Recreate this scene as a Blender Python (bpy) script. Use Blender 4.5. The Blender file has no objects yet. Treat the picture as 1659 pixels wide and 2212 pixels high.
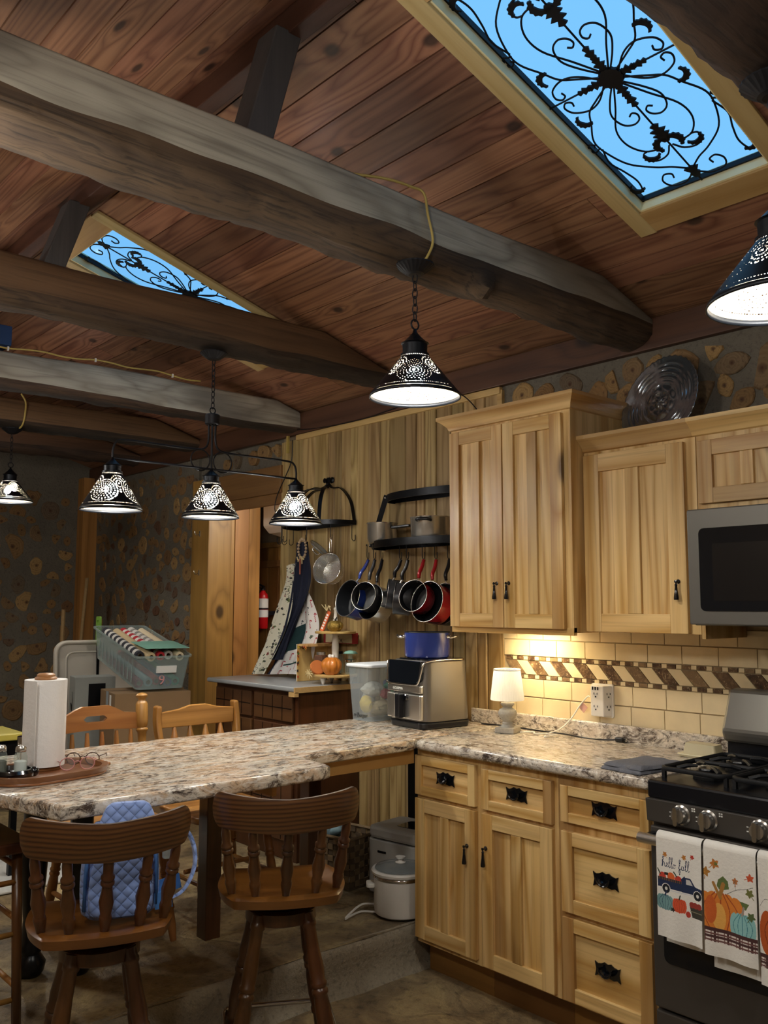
import bpy, bmesh, math, random
from math import sin, cos, pi, radians, tan, atan2, sqrt, hypot
from mathutils import Vector, Matrix, noise as mnoise

# ------------------------------------------------------------------ camera, sky, exposure
SC = bpy.context.scene
COL = SC.collection
random.seed(7)
FPX, YAW, PITCH, ROLL = 1934.06, radians(-48.715), radians(5.927), radians(.107)
CAM = Vector((0, -3.2876, 1.4938))
_F = Vector((sin(YAW)*cos(PITCH), cos(YAW)*cos(PITCH), sin(PITCH)))
_r = Vector((cos(YAW), -sin(YAW), 0)); _u = _r.cross(_F)
_R = _r*cos(ROLL)+_u*sin(ROLL); _U = _u*cos(ROLL)-_r*sin(ROLL)
cd = bpy.data.cameras.new('camera'); cam = bpy.data.objects.new('camera', cd); COL.objects.link(cam)
cd.sensor_fit = 'HORIZONTAL'; cd.sensor_width = 36; cd.lens = FPX/1659*36; cd.clip_start = .02
m = Matrix.Identity(4)
for i, v in enumerate((_R, _U, -_F)):
    for j in range(3): m[j][i] = v[j]
m.translation = CAM; cam.matrix_world = m
SC.camera = cam
SC.view_settings.view_transform = 'Standard'; SC.view_settings.look = 'None'
SC.view_settings.gamma = 1; SC.view_settings.use_curve_mapping = False
SC.view_settings.exposure = 1.0
w = bpy.data.worlds.new('world'); SC.world = w; w.use_nodes = True
bg = w.node_tree.nodes['Background']
bg.inputs[0].default_value = (.17, .42, .70, 1); bg.inputs[1].default_value = 0.77
BULB = 235.0          # emission of a pendant bulb
CSLOPE = radians(16.4); TS = tan(CSLOPE); WALLTOP = 2.70; RIDGE = -1.85
FLOOR = -.03; UPPER = .15; STEPX = -2.88; CT = .93

SC.cycles.max_bounces = 8; SC.cycles.glossy_bounces = 3; SC.cycles.adaptive_threshold = .03

# ------------------------------------------------------------------ helpers
def lin(c):
    if isinstance(c, str):
        c = c.lstrip('#'); c = [int(c[i:i+2], 16)/255 for i in (0, 2, 4)]
        c = [x/12.92 if x <= .04045 else ((x+.055)/1.055)**2.4 for x in c]
    return (c[0], c[1], c[2], 1)

class MB:
    """collects geometry for one mesh"""
    def __init__(s): s.v = []; s.f = []; s.m = []
    def add(s, vs, fs, mi=0):
        o = len(s.v); s.v += [tuple(v) for v in vs]
        for f in fs: s.f.append(tuple(i+o for i in f)); s.m.append(mi)
        return s
    def box(s, x0, x1, y0, y1, z0, z1, mi=0):
        return s.add([(x0,y0,z0),(x1,y0,z0),(x1,y1,z0),(x0,y1,z0),(x0,y0,z1),(x1,y0,z1),(x1,y1,z1),(x0,y1,z1)],
                     [(0,3,2,1),(4,5,6,7),(0,1,5,4),(1,2,6,5),(2,3,7,6),(3,0,4,7)], mi)
    def bar(s, a, b, w, h, up=(0,0,1), mi=0):
        a = Vector(a); b = Vector(b); d = (b-a).normalized(); sd = d.cross(Vector(up))
        if sd.length < 1e-5: sd = d.cross(Vector((1,0,0)))
        sd.normalize(); u = sd.cross(d); vs = []
        for p in (a, b):
            for i, j in ((-1,-1),(1,-1),(1,1),(-1,1)): vs.append(p+sd*i*w/2+u*j*h/2)
        return s.add(vs, [(3,2,1,0),(4,5,6,7),(0,1,5,4),(1,2,6,5),(2,3,7,6),(3,0,4,7)], mi)
    def tube(s, pts, r, n=8, closed=False, mi=0, cap=True):
        P = [Vector(p) for p in pts]; k = len(P); rs = r if isinstance(r, (list, tuple)) else [r]*k
        vs = []; prev = None
        for i, p in enumerate(P):
            if closed: t = P[(i+1) % k]-P[i-1]
            else: t = P[min(i+1, k-1)]-P[max(i-1, 0)]
            if t.length < 1e-9: t = Vector((0,0,1))
            t.normalize()
            if prev is None:
                q = Vector((0,0,1)) if abs(t.z) < .9 else Vector((1,0,0)); a = t.cross(q).normalized()
            else:
                a = prev-t*prev.dot(t)
                a = a.normalized() if a.length > 1e-6 else t.orthogonal().normalized()
            prev = a; b = t.cross(a)
            for j in range(n):
                g = 2*pi*j/n; vs.append(p+(a*cos(g)+b*sin(g))*rs[i])
        fs = []
        for i in range(k if closed else k-1):
            i2 = (i+1) % k
            for j in range(n):
                j2 = (j+1) % n; fs.append((i*n+j, i*n+j2, i2*n+j2, i2*n+j))
        if cap and not closed: fs += [tuple(range(n))[::-1], tuple((k-1)*n+j for j in range(n))]
        return s.add(vs, fs, mi)
    def lathe(s, prof, c=(0,0,0), n=24, mi=0, axis='z', caps=True, M=None):
        vs = []; fs = []; k = len(prof)
        for r, z in prof:
            for j in range(n):
                g = 2*pi*j/n; p = (r*cos(g), r*sin(g), z)
                if axis == 'x': p = (p[2], p[0], p[1])
                elif axis == 'y': p = (p[1], p[2], p[0])
                p = Vector(p)
                if M is not None: p = M @ p
                vs.append(p+Vector(c))
        for i in range(k-1):
            for j in range(n):
                j2 = (j+1) % n; fs.append((i*n+j, i*n+j2, (i+1)*n+j2, (i+1)*n+j))
        if caps: fs += [tuple(range(n))[::-1], tuple((k-1)*n+j for j in range(n))]
        return s.add(vs, fs, mi)
    def prism(s, poly, h0, h1, axis='z', mi=0):
        """poly in the two other axes (x,y)->z ; (x,z)->y ; (y,z)->x"""
        k = len(poly); vs = []
        for h in (h0, h1):
            for a, b in poly: vs.append({'z':(a,b,h), 'y':(a,h,b), 'x':(h,a,b)}[axis])
        fs = [tuple(range(k))[::-1], tuple(range(k, 2*k))]+[(i, (i+1) % k, (i+1) % k+k, i+k) for i in range(k)]
        return s.add(vs, fs, mi)
    def ball(s, c, r, n=12, k=8, mi=0, sc=(1,1,1)):
        prof = [(max(r*sin(pi*i/k), 1e-5), -r*cos(pi*i/k)) for i in range(k+1)]
        M = Matrix.Diagonal(Vector(sc))
        return s.lathe(prof, c, n, mi, caps=False, M=M)
    def rbox(s, x0, x1, y0, y1, z0, z1, r, n=4, mi=0, axis='z'):
        """box with rounded corners about one axis"""
        if axis == 'z': a0,a1,b0,b1,h0,h1 = x0,x1,y0,y1,z0,z1
        elif axis == 'y': a0,a1,b0,b1,h0,h1 = x0,x1,z0,z1,y0,y1
        else: a0,a1,b0,b1,h0,h1 = y0,y1,z0,z1,x0,x1
        return s.prism(rrect(a0,a1,b0,b1,r,n), h0, h1, axis, mi)
    def build(s, name, mat, parent=None, smooth=False, bevel=0, loc=None, rot=None, subd=0, fix=True):
        me = bpy.data.meshes.new(name); me.from_pydata(s.v, [], s.f)
        for mt in (mat if isinstance(mat, (list, tuple)) else [mat]): me.materials.append(MATS[mt] if isinstance(mt, str) else mt)
        if any(s.m): me.polygons.foreach_set('material_index', s.m)
        if fix:
            b = bmesh.new(); b.from_mesh(me); bmesh.ops.remove_doubles(b, verts=b.verts, dist=1e-6)
            bmesh.ops.recalc_face_normals(b, faces=b.faces); b.to_mesh(me); b.free()
        if smooth: me.shade_smooth() if smooth is True else me.shade_auto_smooth(angle=smooth) if hasattr(me, 'shade_auto_smooth') else smooth_by_angle(me, smooth)
        return put(name, me, parent, bevel, loc, rot, subd)
def rrect(a0, a1, b0, b1, r, n=4):
    out = []
    for cx, cy, g0 in ((a1-r, b1-r, 0), (a0+r, b1-r, pi/2), (a0+r, b0+r, pi), (a1-r, b0+r, 3*pi/2)):
        for i in range(n+1):
            g = g0+pi/2*i/n; out.append((cx+r*cos(g), cy+r*sin(g)))
    return out
def smooth_by_angle(me, ang):
    me.shade_smooth()
    b = bmesh.new(); b.from_mesh(me)
    for e in b.edges:
        if len(e.link_faces) == 2 and e.calc_face_angle(0) > ang: e.smooth = False
    b.to_mesh(me); b.free()
def put(name, me, parent=None, bevel=0, loc=None, rot=None, subd=0):
    o = bpy.data.objects.new(name, me); COL.objects.link(o)
    if parent is not None: o.parent = parent
    if loc is not None: o.location = loc
    if rot is not None: o.rotation_euler = rot
    if bevel:
        md = o.modifiers.new('bevel', 'BEVEL'); md.width = bevel; md.segments = 2; md.limit_method = 'ANGLE'; md.angle_limit = radians(40)
    if subd:
        md = o.modifiers.new('sub', 'SUBSURF'); md.levels = subd; md.render_levels = subd
    return o
def tag(o, label=None, cat=None, group=None, kind=None):
    if label: o['label'] = label
    if cat: o['category'] = cat
    if group: o['group'] = group
    if kind: o['kind'] = kind
    return o
def thing(name, label=None, cat=None, loc=(0,0,0), rz=0, group=None, kind=None):
    o = bpy.data.objects.new(name, None); COL.objects.link(o); o.empty_display_size = .05
    o.location = loc; o.rotation_euler = (0, 0, rz)
    return tag(o, label, cat, group, kind)
def copy_tree(o, parent=None):
    c = o.copy(); COL.objects.link(c); c.parent = parent
    for ch in o.children: copy_tree(ch, c)
    return c
def smooth_path(pts, k=6, closed=False):
    P = [Vector(p) for p in pts]; n = len(P); out = []
    rng = range(n if closed else n-1)
    for i in rng:
        p0 = P[i-1] if (closed or i > 0) else P[0]*2-P[1]
        p1 = P[i]; p2 = P[(i+1) % n]
        p3 = P[(i+2) % n] if (closed or i+2 < n) else P[-1]*2-P[-2]
        for j in range(k):
            t = j/k
            out.append(.5*((2*p1)+(-p0+p2)*t+(2*p0-5*p1+4*p2-p3)*t*t+(-p0+3*p1-3*p2+p3)*t**3))
    if not closed: out.append(P[-1].copy())
    return out

# ------------------------------------------------------------------ materials
MATS = {}
class NT:
    def __init__(s, name):
        s.mat = bpy.data.materials.new(name); s.mat.use_nodes = True; MATS[name] = s.mat
        s.nt = s.mat.node_tree; s.nt.nodes.clear()
        s.out = s.nt.nodes.new('ShaderNodeOutputMaterial')
    def n(s, t, ins=None, **kw):
        nd = s.nt.nodes.new('ShaderNode'+t)
        for k, v in kw.items(): setattr(nd, k, v)
        for k, v in (ins or {}).items(): s.set(nd.inputs[k], v)
        return nd
    def set(s, sock, v):
        if isinstance(v, bpy.types.NodeSocket): s.nt.links.new(v, sock)
        elif isinstance(v, bpy.types.Node): s.nt.links.new(v.outputs[0], sock)
        else: sock.default_value = v
    def math(s, op, a, b=None, c=None, clamp=False):
        nd = s.nt.nodes.new('ShaderNodeMath'); nd.operation = op; nd.use_clamp = clamp
        s.set(nd.inputs[0], a)
        if b is not None: s.set(nd.inputs[1], b)
        if c is not None: s.set(nd.inputs[2], c)
        return nd.outputs[0]
    def mix(s, f, a, b, mode='MIX'):
        nd = s.nt.nodes.new('ShaderNodeMix'); nd.data_type = 'RGBA'; nd.blend_type = mode
        s.set(nd.inputs[0], f); s.set(nd.inputs[6], a); s.set(nd.inputs[7], b)
        return nd.outputs[2]
    def ramp(s, f, stops):
        nd = s.nt.nodes.new('ShaderNodeValToRGB'); cr = nd.color_ramp
        while len(cr.elements) < len(stops): cr.elements.new(.5)
        for e, (p, c) in zip(cr.elements, stops): e.position = p; e.color = lin(c) if isinstance(c, str) else (c if len(c) == 4 else (*c, 1))
        s.set(nd.inputs[0], f); return nd.outputs[0]
    def sstep(s, v, a, b):
        nd = s.nt.nodes.new('ShaderNodeMapRange'); nd.interpolation_type = 'SMOOTHSTEP'
        s.set(nd.inputs[0], v); nd.inputs[1].default_value = a; nd.inputs[2].default_value = b
        return nd.outputs[0]
    def noise(s, v, scale, detail=2, rough=.5, dist=0):
        nd = s.n('TexNoise', {'Scale': scale, 'Detail': detail, 'Roughness': rough, 'Distortion': dist})
        if v is not None: s.set(nd.inputs['Vector'], v)
        return nd.outputs[0]
    def coords(s, scale=(1,1,1), rnd=True, kind='Object'):
        v = s.n('TexCoord').outputs[kind]
        if rnd:
            r = s.n('ObjectInfo').outputs['Random']
            cmb = s.n('CombineXYZ', {0: s.math('MULTIPLY', r, 37.), 1: s.math('MULTIPLY', r, 91.), 2: s.math('MULTIPLY', r, 53.)})
            v = s.n('VectorMath', {0: v, 1: cmb.outputs[0]}, operation='ADD').outputs[0]
        return s.n('VectorMath', {0: v, 1: scale}, operation='MULTIPLY').outputs[0], v
    def bsdf(s, col, rough=.5, metal=0, bump=None, bstr=.2, bdist=.01, **kw):
        p = s.n('BsdfPrincipled'); s.set(p.inputs['Base Color'], col); s.set(p.inputs['Roughness'], rough); s.set(p.inputs['Metallic'], metal)
        for k, v in kw.items(): s.set(p.inputs[k.replace('_', ' ')], v)
        if bump is not None:
            b = s.n('Bump', {'Strength': bstr, 'Distance': bdist, 'Height': bump}); s.set(p.inputs['Normal'], b.outputs[0])
        s.nt.links.new(p.outputs[0], s.out.inputs[0]); return p
def plain(name, col, rough=.5, metal=0, var=.12, sc=18, bstr=.08, **kw):
    t = NT(name); v, _ = t.coords()
    n = t.noise(v, sc, 4, .6)
    c = lin(col); d = tuple(x*(1-var) for x in c[:3])+(1,); e = tuple(min(1, x*(1+var*.6)) for x in c[:3])+(1,)
    t.bsdf(t.mix(n, d, e), rough, metal, n, bstr, .004, **kw); return name
def wood(name, light, mid, dark, ax='X', ring=14., sc=5., stretch=.06, knot=0., var=.3, rough=.5, bstr=.25, heart=.5, fiber=.25, coat=0., hs=1.1, hth=(.5, .66), hue=.018):
    t = NT(name); i = 'XYZ'.index(ax)
    s = [1, 1, 1]; s[i] = stretch; v, v0 = t.coords(tuple(s))
    ph = t.math('MULTIPLY', t.noise(v, sc, 2, .45, .25), ring)
    kn = None
    if knot:
        sp = t.n('SeparateXYZ', {0: v0}); o1, o2 = [k for k in range(3) if k != i]
        kv = t.n('CombineXYZ', {0: t.math('MULTIPLY', sp.outputs[i], knot*.5), 1: t.math('MULTIPLY', t.math('ADD', sp.outputs[o1], t.math('MULTIPLY', sp.outputs[o2], .8)), knot), 2: 0.})
        vor = t.n('TexVoronoi', {'Vector': kv.outputs[0], 'Scale': 1.0}, voronoi_dimensions='2D'); d = vor.outputs['Distance']
        # only some of the cells hold a knot
        rsel = t.math('GREATER_THAN', t.n('SeparateColor', {0: vor.outputs['Color']}).outputs[0], .45)
        halo = t.math('MULTIPLY', t.sstep(d, .26, .0), rsel)
        kn = t.math('MULTIPLY', t.sstep(d, .075, .03), rsel)
        ph = t.math('ADD', ph, t.math('MULTIPLY', halo, 2.6))
    rg = t.math('PINGPONG', ph, 1.0)
    col = t.mix(t.math('POWER', rg, 1.6), lin(light), lin(mid))
    big = t.noise(v, hs, 2, .5, .4)
    col = t.mix(t.math('MULTIPLY', t.sstep(big, *hth), heart), col, lin(dark))
    fs = [90, 90, 90]; fs[i] = 2.5
    fv = t.n('VectorMath', {0: v0, 1: tuple(fs)}, operation='MULTIPLY').outputs[0]
    fb = t.noise(fv, 1.0, 3, .6)
    col = t.mix(t.math('MULTIPLY', t.sstep(fb, .45, .75), fiber), col, lin(dark))
    if kn is not None: col = t.mix(t.math('MULTIPLY', kn, .85), col, tuple(x*.25 for x in lin(dark)[:3])+(1,))
    r = t.n('ObjectInfo').outputs['Random']
    val = t.math('MULTIPLY_ADD', r, var, 1-var*.55)
    hsv = t.n('HueSaturation', {'Color': col, 'Value': val, 'Hue': t.math('MULTIPLY_ADD', t.math('FRACT', t.math('MULTIPLY', r, 7.3)), hue, .5-hue/2)})
    hgt = t.math('ADD', t.math('MULTIPLY', rg, -.4), t.math('MULTIPLY', fb, -.6))
    t.bsdf(hsv.outputs[0], rough, 0, hgt, bstr, .003, Coat_Weight=coat, Coat_Roughness=.25); return name
def emis(name, col, st):
    t = NT(name); e = t.n('Emission', {'Color': lin(col), 'Strength': st}); t.nt.links.new(e.outputs[0], t.out.inputs[0]); return name
def glassy(name, col='#ffffff', trans=.9, rough=.05, body='#ffffff'):
    """thin see-through sheet: transparent with a gloss"""
    t = NT(name)
    tr = t.n('BsdfTransparent', {'Color': lin(col)}); p = t.n('BsdfPrincipled', {'Base Color': lin(body), 'Roughness': rough})
    fr = t.math('MULTIPLY', t.math('POWER', t.n('LayerWeight', {'Blend': .5}).outputs['Facing'], 5.), .8); k = t.math('MULTIPLY', t.math('SUBTRACT', 1.0, fr), trans)
    ms = t.n('MixShader', {0: k, 1: p.outputs[0], 2: tr.outputs[0]}); t.nt.links.new(ms.outputs[0], t.out.inputs[0]); return name

wood('ceiling_pine', '#9c6f53', '#744a36', '#452d25', 'X', ring=26, sc=8, knot=3.4, var=.5, heart=.55, rough=.5, bstr=.15, coat=.15)
wood('wall_pine', '#b59a68', '#8d7143', '#66502c', 'Z', ring=17, sc=8, knot=2.2, var=.4, heart=.5, rough=.5)
wood('hick_z', '#e3c184', '#bf934f', '#86592a', 'Z', ring=13, sc=6, knot=1.6, var=.18, hue=.005, heart=.6, hs=2.6, hth=(.52, .64), rough=.38, fiber=.32, bstr=.15, coat=.15)
wood('hick_x', '#e3c184', '#bf934f', '#86592a', 'X', ring=13, sc=6, knot=0, var=.16, hue=.005, heart=.5, hs=2.6, hth=(.52, .64), rough=.38, fiber=.32, bstr=.15, coat=.15)
wood('hick_y', '#e3c184', '#bf934f', '#86592a', 'Y', ring=8, sc=5, knot=0, var=.18, heart=.5, rough=.38, fiber=.32, bstr=.15, coat=.15)
wood('trim_x', '#c4a36c', '#b08c54', '#8d6a3a', 'X', ring=8, sc=5, var=.15, heart=.3)
wood('trim_y', '#cdb382', '#bda06c', '#9b7f50', 'Y', ring=6, sc=5, var=.12, heart=.3)
wood('dark_x', '#5d3c2a', '#4a2d1f', '#2c1b14', 'X', ring=9, sc=5, knot=1.6, var=.3, heart=.5)
wood('sawn', '#b3ae9f', '#8f897c', '#57514a', 'Y', ring=6, sc=9, stretch=.25, var=.1, heart=.75, rough=.75, bstr=.5, fiber=.4, hs=2.2)
wood('sawn_brown', '#6e5138', '#58402c', '#33251b', 'Y', ring=7, sc=6, stretch=.08, var=.1, heart=.6, rough=.7, bstr=.6, fiber=.5, hs=2)
wood('bark', '#5a4634', '#46362a', '#211a15', 'Y', ring=12, sc=9, stretch=.12, var=.15, heart=.9, rough=.85, bstr=1., fiber=.8, hs=3)
wood('bark_dark', '#463527', '#35281f', '#181310', 'Y', ring=12, sc=9, stretch=.12, var=.15, heart=.9, rough=.85, bstr=1., fiber=.8, hs=3)
wood('post_dark', '#4c4a4a', '#3b3a3b', '#26252a', 'Z', ring=4, sc=8, var=.1, heart=.5, rough=.75, bstr=.4)
wood('cedar_z', '#ac7f42', '#8e6632', '#5b3d1c', 'Z', ring=8, sc=5, knot=2.2, var=.3, heart=.6, rough=.45)
wood('cedar_x', '#8f6a3c', '#7a5730', '#4f3419', 'X', ring=8, sc=5, knot=2.0, var=.2, heart=.6, rough=.5)

# ------------------------------------------------------------------ setting: materials
def mortar(name, a, b, sc=6):
    t = NT(name); v, _ = t.coords(rnd=False)
    n = t.noise(v, sc, 6, .65); n2 = t.noise(v, sc*9, 3, .6)
    col = t.mix(n, lin(a), lin(b)); col = t.mix(t.math('MULTIPLY', t.sstep(n2, .5, .75), .4), col, lin('#2a2622'))
    t.bsdf(col, .9, 0, t.math('ADD', n, t.math('MULTIPLY', n2, .5)), .7, .02)
mortar('mortar', '#5a554c', '#7a7264'); mortar('concrete', '#7d7465', '#a0947e')
def stone(name):
    t = NT(name); v, _ = t.coords(rnd=False)
    wv = t.n('VectorMath', {0: v, 1: t.n('VectorMath', {0: t.n('TexNoise', {'Vector': v, 'Scale': 2.2, 'Detail': 4.}).outputs[1], 1: (.45, .45, .45)}, operation='MULTIPLY').outputs[0]}, operation='ADD').outputs[0]
    vo = t.n('TexVoronoi', {'Vector': wv, 'Scale': 1.9}, feature='F1'); ve = t.n('TexVoronoi', {'Vector': wv, 'Scale': 1.9}, feature='DISTANCE_TO_EDGE')
    n1 = t.noise(wv, 3.5, 6, .68, .6); n2 = t.noise(v, 26, 5, .7)
    col = t.ramp(n1, [(.2, '#463d30'), (.42, '#7d6a4e'), (.55, '#a28c66'), (.66, '#c4ad7c'), (.85, '#8a7d67')])
    cell = t.n('SeparateColor', {0: vo.outputs['Color']}).outputs[0]
    col = t.mix(t.math('MULTIPLY', cell, .35), col, lin('#56534c'))
    col = t.mix(t.math('MULTIPLY', t.sstep(n2, .5, .7), .5), col, lin('#2b251c'))
    jt = t.sstep(ve.outputs[0], .035, .0); col = t.mix(t.math('MULTIPLY', jt, .12), col, lin('#2b2721'))
    h = t.math('SUBTRACT', t.math('ADD', n1, t.math('MULTIPLY', n2, .3)), t.math('MULTIPLY', jt, .12))
    t.bsdf(col, t.math('MULTIPLY_ADD', n2, .5, .2), 0, h, .9, .02)
stone('flagstone')
def logend():
    t = NT('log_end'); v = t.n('TexCoord').outputs['Object']; r = t.n('ObjectInfo').outputs['Random']
    sp = t.n('SeparateXYZ', {0: v}); d = t.math('SQRT', t.math('ADD', t.math('POWER', sp.outputs[0], 2.), t.math('POWER', sp.outputs[2], 2.)))
    vr, v0 = t.coords()
    n = t.noise(vr, 9, 3, .6)
    rg = t.math('PINGPONG', t.math('ADD', t.math('MULTIPLY', d, 95.), t.math('MULTIPLY', n, 3.)), 1.)
    base = t.ramp(r, [(0, '#9a7546'), (.25, '#785a38'), (.45, '#ad8b58'), (.62, '#613e29'), (.78, '#70634f'), (1, '#8d6b42')])
    col = t.mix(t.math('MULTIPLY', rg, .16), base, lin('#3d2817')); col = t.mix(t.sstep(d, .03, .0), col, lin('#4a2c1a'))
    col = t.mix(t.math('MULTIPLY', t.sstep(t.noise(v0, 40, 4, .7), .52, .7), .6), col, lin('#33241a'))
    t.bsdf(col, .8, 0, t.math('ADD', rg, n), .4, .006)
logend()
plain('tile_cream', '#e2cfa6', .35, var=.14, sc=14, bstr=.05, Coat_Weight=.2)
def marble():
    t = NT('tile_brown'); v, _ = t.coords()
    n = t.noise(v, 22, 6, .7, 1.6); n2 = t.noise(v, 60, 3, .6, 2.)
    col = t.ramp(n, [(.3, '#2d2018'), (.5, '#58402c'), (.6, '#7c6448'), (.72, '#b49c78')])
    col = t.mix(t.math('MULTIPLY', t.sstep(n2, .6, .66), .7), col, lin('#cbb592')); r = t.n('ObjectInfo').outputs['Random']; col = t.mix(t.math('MULTIPLY', t.sstep(r, .5, 1.), .45), col, lin('#a98c66')); t.bsdf(col, .3)
marble()
plain('grout', '#b9a685', .9)
plain('plaster', '#8d7a62', .8)
plain('roof_felt', '#1c1815', .9)
plain('liner_cream', '#e8dcae', .5, var=.05)

# ------------------------------------------------------------------ floor and step
def grid_slab(name, x0, x1, y0, y1, z, th, nx, ny, amp, mat, parent=None):
    vs = []; fs = []
    for j in range(ny+1):
        for i in range(nx+1):
            x = x0+(x1-x0)*i/nx; y = y0+(y1-y0)*j/ny
            vs.append((x, y, z+amp*mnoise.noise((x*2.3, y*2.3, 1))+amp*.5*mnoise.noise((x*7, y*7, 4))))
    for j in range(ny):
        for i in range(nx): a = j*(nx+1)+i; fs.append((a, a+1, a+nx+2, a+nx+1))
    b = MB().add(vs, fs)
    return b.build(name, mat, parent, smooth=True, fix=False)
floor = thing('floor', 'brown and grey stained stone floor with a raised level behind the step', 'floor', (-2, -1.8, FLOOR), kind='structure')
def kid(o, root):          # keep world placement under a parent that is only moved
    o.parent = root; o.location = -root.location; return o
kid(grid_slab('lower_floor', STEPX-.02, 1.6, -3.8, .1, FLOOR, .1, 90, 80, .004, 'flagstone'), floor)
kid(grid_slab('raised_floor', -7.9, STEPX-.01, -3.8, .6, UPPER, .1, 80, 70, .004, 'flagstone'), floor)
vs = []; fs = []; ny = 60; prof = [(-.03, 0), (-.008, -.004), (.004, -.02), (.006, -.06), (.0, -.11), (.008, -.15), (.03, -.18), (.05, -.19)]
for j in range(ny+1):
    y = -3.8+3.85*j/ny
    for k, (dx, dz) in enumerate(prof):
        n = mnoise.noise((y*4, k*.6, 2)); n2 = mnoise.noise((y*11, k*.9, 7))
        vs.append((STEPX+dx+.014*n+.006*n2, y, UPPER+dz+.004*n2+.002))
for j in range(ny):
    for k in range(len(prof)-1):
        a = j*len(prof)+k; fs.append((a, a+1, a+len(prof)+1, a+len(prof)))
kid(MB().add(vs, fs).build('step_riser', 'concrete', smooth=True), floor)

# ------------------------------------------------------------------ walls
def log_outline(kind, r, rnd):
    n = 14; pts = []
    for i in range(n):
        g = 2*pi*i/n; q = r*(1+.1*rnd.uniform(-1, 1))
        x, z = q*cos(g), q*sin(g)
        if kind == 1: x *= .72
        elif kind == 2: z = max(z, -.25*r)
        elif kind == 3: x = max(x, -.3*r); z *= 1.1
        elif kind == 4: x *= 1.35; z *= .8
        elif kind == 5: z = max(z, -.3*r); x *= .9 if z < .2*r else .6
        pts.append((x, z))
    return pts
_rl = random.Random(11); LOGS = []
for k in range(18):
    b = MB(); pl = log_outline(k % 6, .1, _rl); n = len(pl); inner = [(x*.9, z*.9) for x, z in pl]
    vs = [(x, .03, z) for x, z in pl]+[(x, -.004, z) for x, z in pl]+[(x, -.009, z) for x, z in inner]
    fs = [(i, (i+1) % n, (i+1) % n+n, i+n) for i in range(n)]+[(i+n, (i+1) % n+n, (i+1) % n+2*n, i+2*n) for i in range(n)]+[tuple(range(2*n, 3*n))]
    b.add(vs, fs); me = bpy.data.meshes.new('log_end'); me.from_pydata(b.v, [], b.f); me.materials.append(MATS['log_end']); LOGS.append(me)
def cordwood(parent, x0, x1, z0, z1, seed, rmin=.035, rmax=.085, n=400, place=None, gap=1.08, taken=None):
    rnd = random.Random(seed); got = taken or []
    for i in range(n):
        r = rmin+(rmax-rmin)*rnd.random()*(1-.5*i/n); x = rnd.uniform(x0+r*.8, x1-r*.8); z = rnd.uniform(z0+r*.8, z1-r*.8)
        if any(hypot(x-a, z-b) < (r+c)*gap for a, b, c in got): continue
        got.append((x, z, r))
        o = put('log_end', rnd.choice(LOGS), parent); s = r/.1; o.scale = (s, 1, s); th = rnd.uniform(0, 2*pi)
        if place: o.location, rot = place(x, z)
        else: o.location = (x, 0, z); rot = 0
        o.rotation_euler = (0, th, 0) if not rot else (0, th, rot)
        o.rotation_mode = 'XYZ'
PX0, PX1 = -4.74, -2.862          # pine plank stretch of the back wall
DX0, DX1, DZ = -5.57, -4.74, 2.17 # doorway
wb = thing('wall_back', 'back wall of cordwood masonry, pine planks and cream tiles behind the cabinets', 'wall', (0, 0, 0), kind='structure')
MB().box(-7.8, -5.81, 0, .2, FLOOR, WALLTOP).build('masonry', 'mortar', wb)
MB().box(-5.81, DX1, 0.02, .2, 2.39, WALLTOP).build('masonry', 'mortar', wb)
MB().box(DX1, PX1, 0.012, .2, FLOOR, WALLTOP).build('backing', 'plaster', wb)
MB().box(PX1, 1.5, 0, .2, FLOOR, WALLTOP).build('masonry', 'mortar', wb)
cordwood(wb, -7.55, -5.83, .3, 2.55, 3, n=2200, rmin=.03, rmax=.08, gap=.95)
cordwood(wb, -5.5, DX1, 2.41, 2.56, 5, n=120, rmin=.04, rmax=.07)
cordwood(wb, PX1+.02, -.6, 2.1, 2.55, 8, n=2600, rmin=.045, rmax=.095, gap=.86)
MB().box(-5.8, DX1+.02, -.03, .02, DZ+.04, 2.39).build('header_board', 'cedar_x', wb, bevel=.004)
MB().box(-5.57, DX1+.01, -.012, .02, DZ-.03, DZ+.04).build('header_board', 'cedar_x', wb, bevel=.003)
MB().box(-5.81, -5.57, -.05, .14, UPPER, DZ+.22).build('door_post', 'cedar_z', wb, bevel=.006)
# pine planks
x = PX0; rp = random.Random(21)
while x < PX1-.01:
    wd = min(rp.choice((.085, .1, .115, .13, .065)), PX1-x)
    if PX1-x-wd < .04: wd = PX1-x
    d = rp.uniform(.0, .004)
    poly = [(x+.003, .02), (x+.003, -.004-d), (x+.007, -.009-d), (x+wd-.006, -.009-d), (x+wd-.002, -.003-d), (x+wd-.002, .02)]
    MB().prism(poly, UPPER if x < STEPX else FLOOR, 2.535, 'z').build('plank', 'wall_pine', wb); x += wd
MB().box(-4.56, PX1+.004, -.028, 0, 2.525, 2.56).build('cap_moulding', 'trim_x', wb, bevel=.004)
MB().box(PX1-.02, PX1+.012, -.02, 0.01, 2.3, 2.545).build('end_moulding', 'trim_x', wb, bevel=.003)
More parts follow.
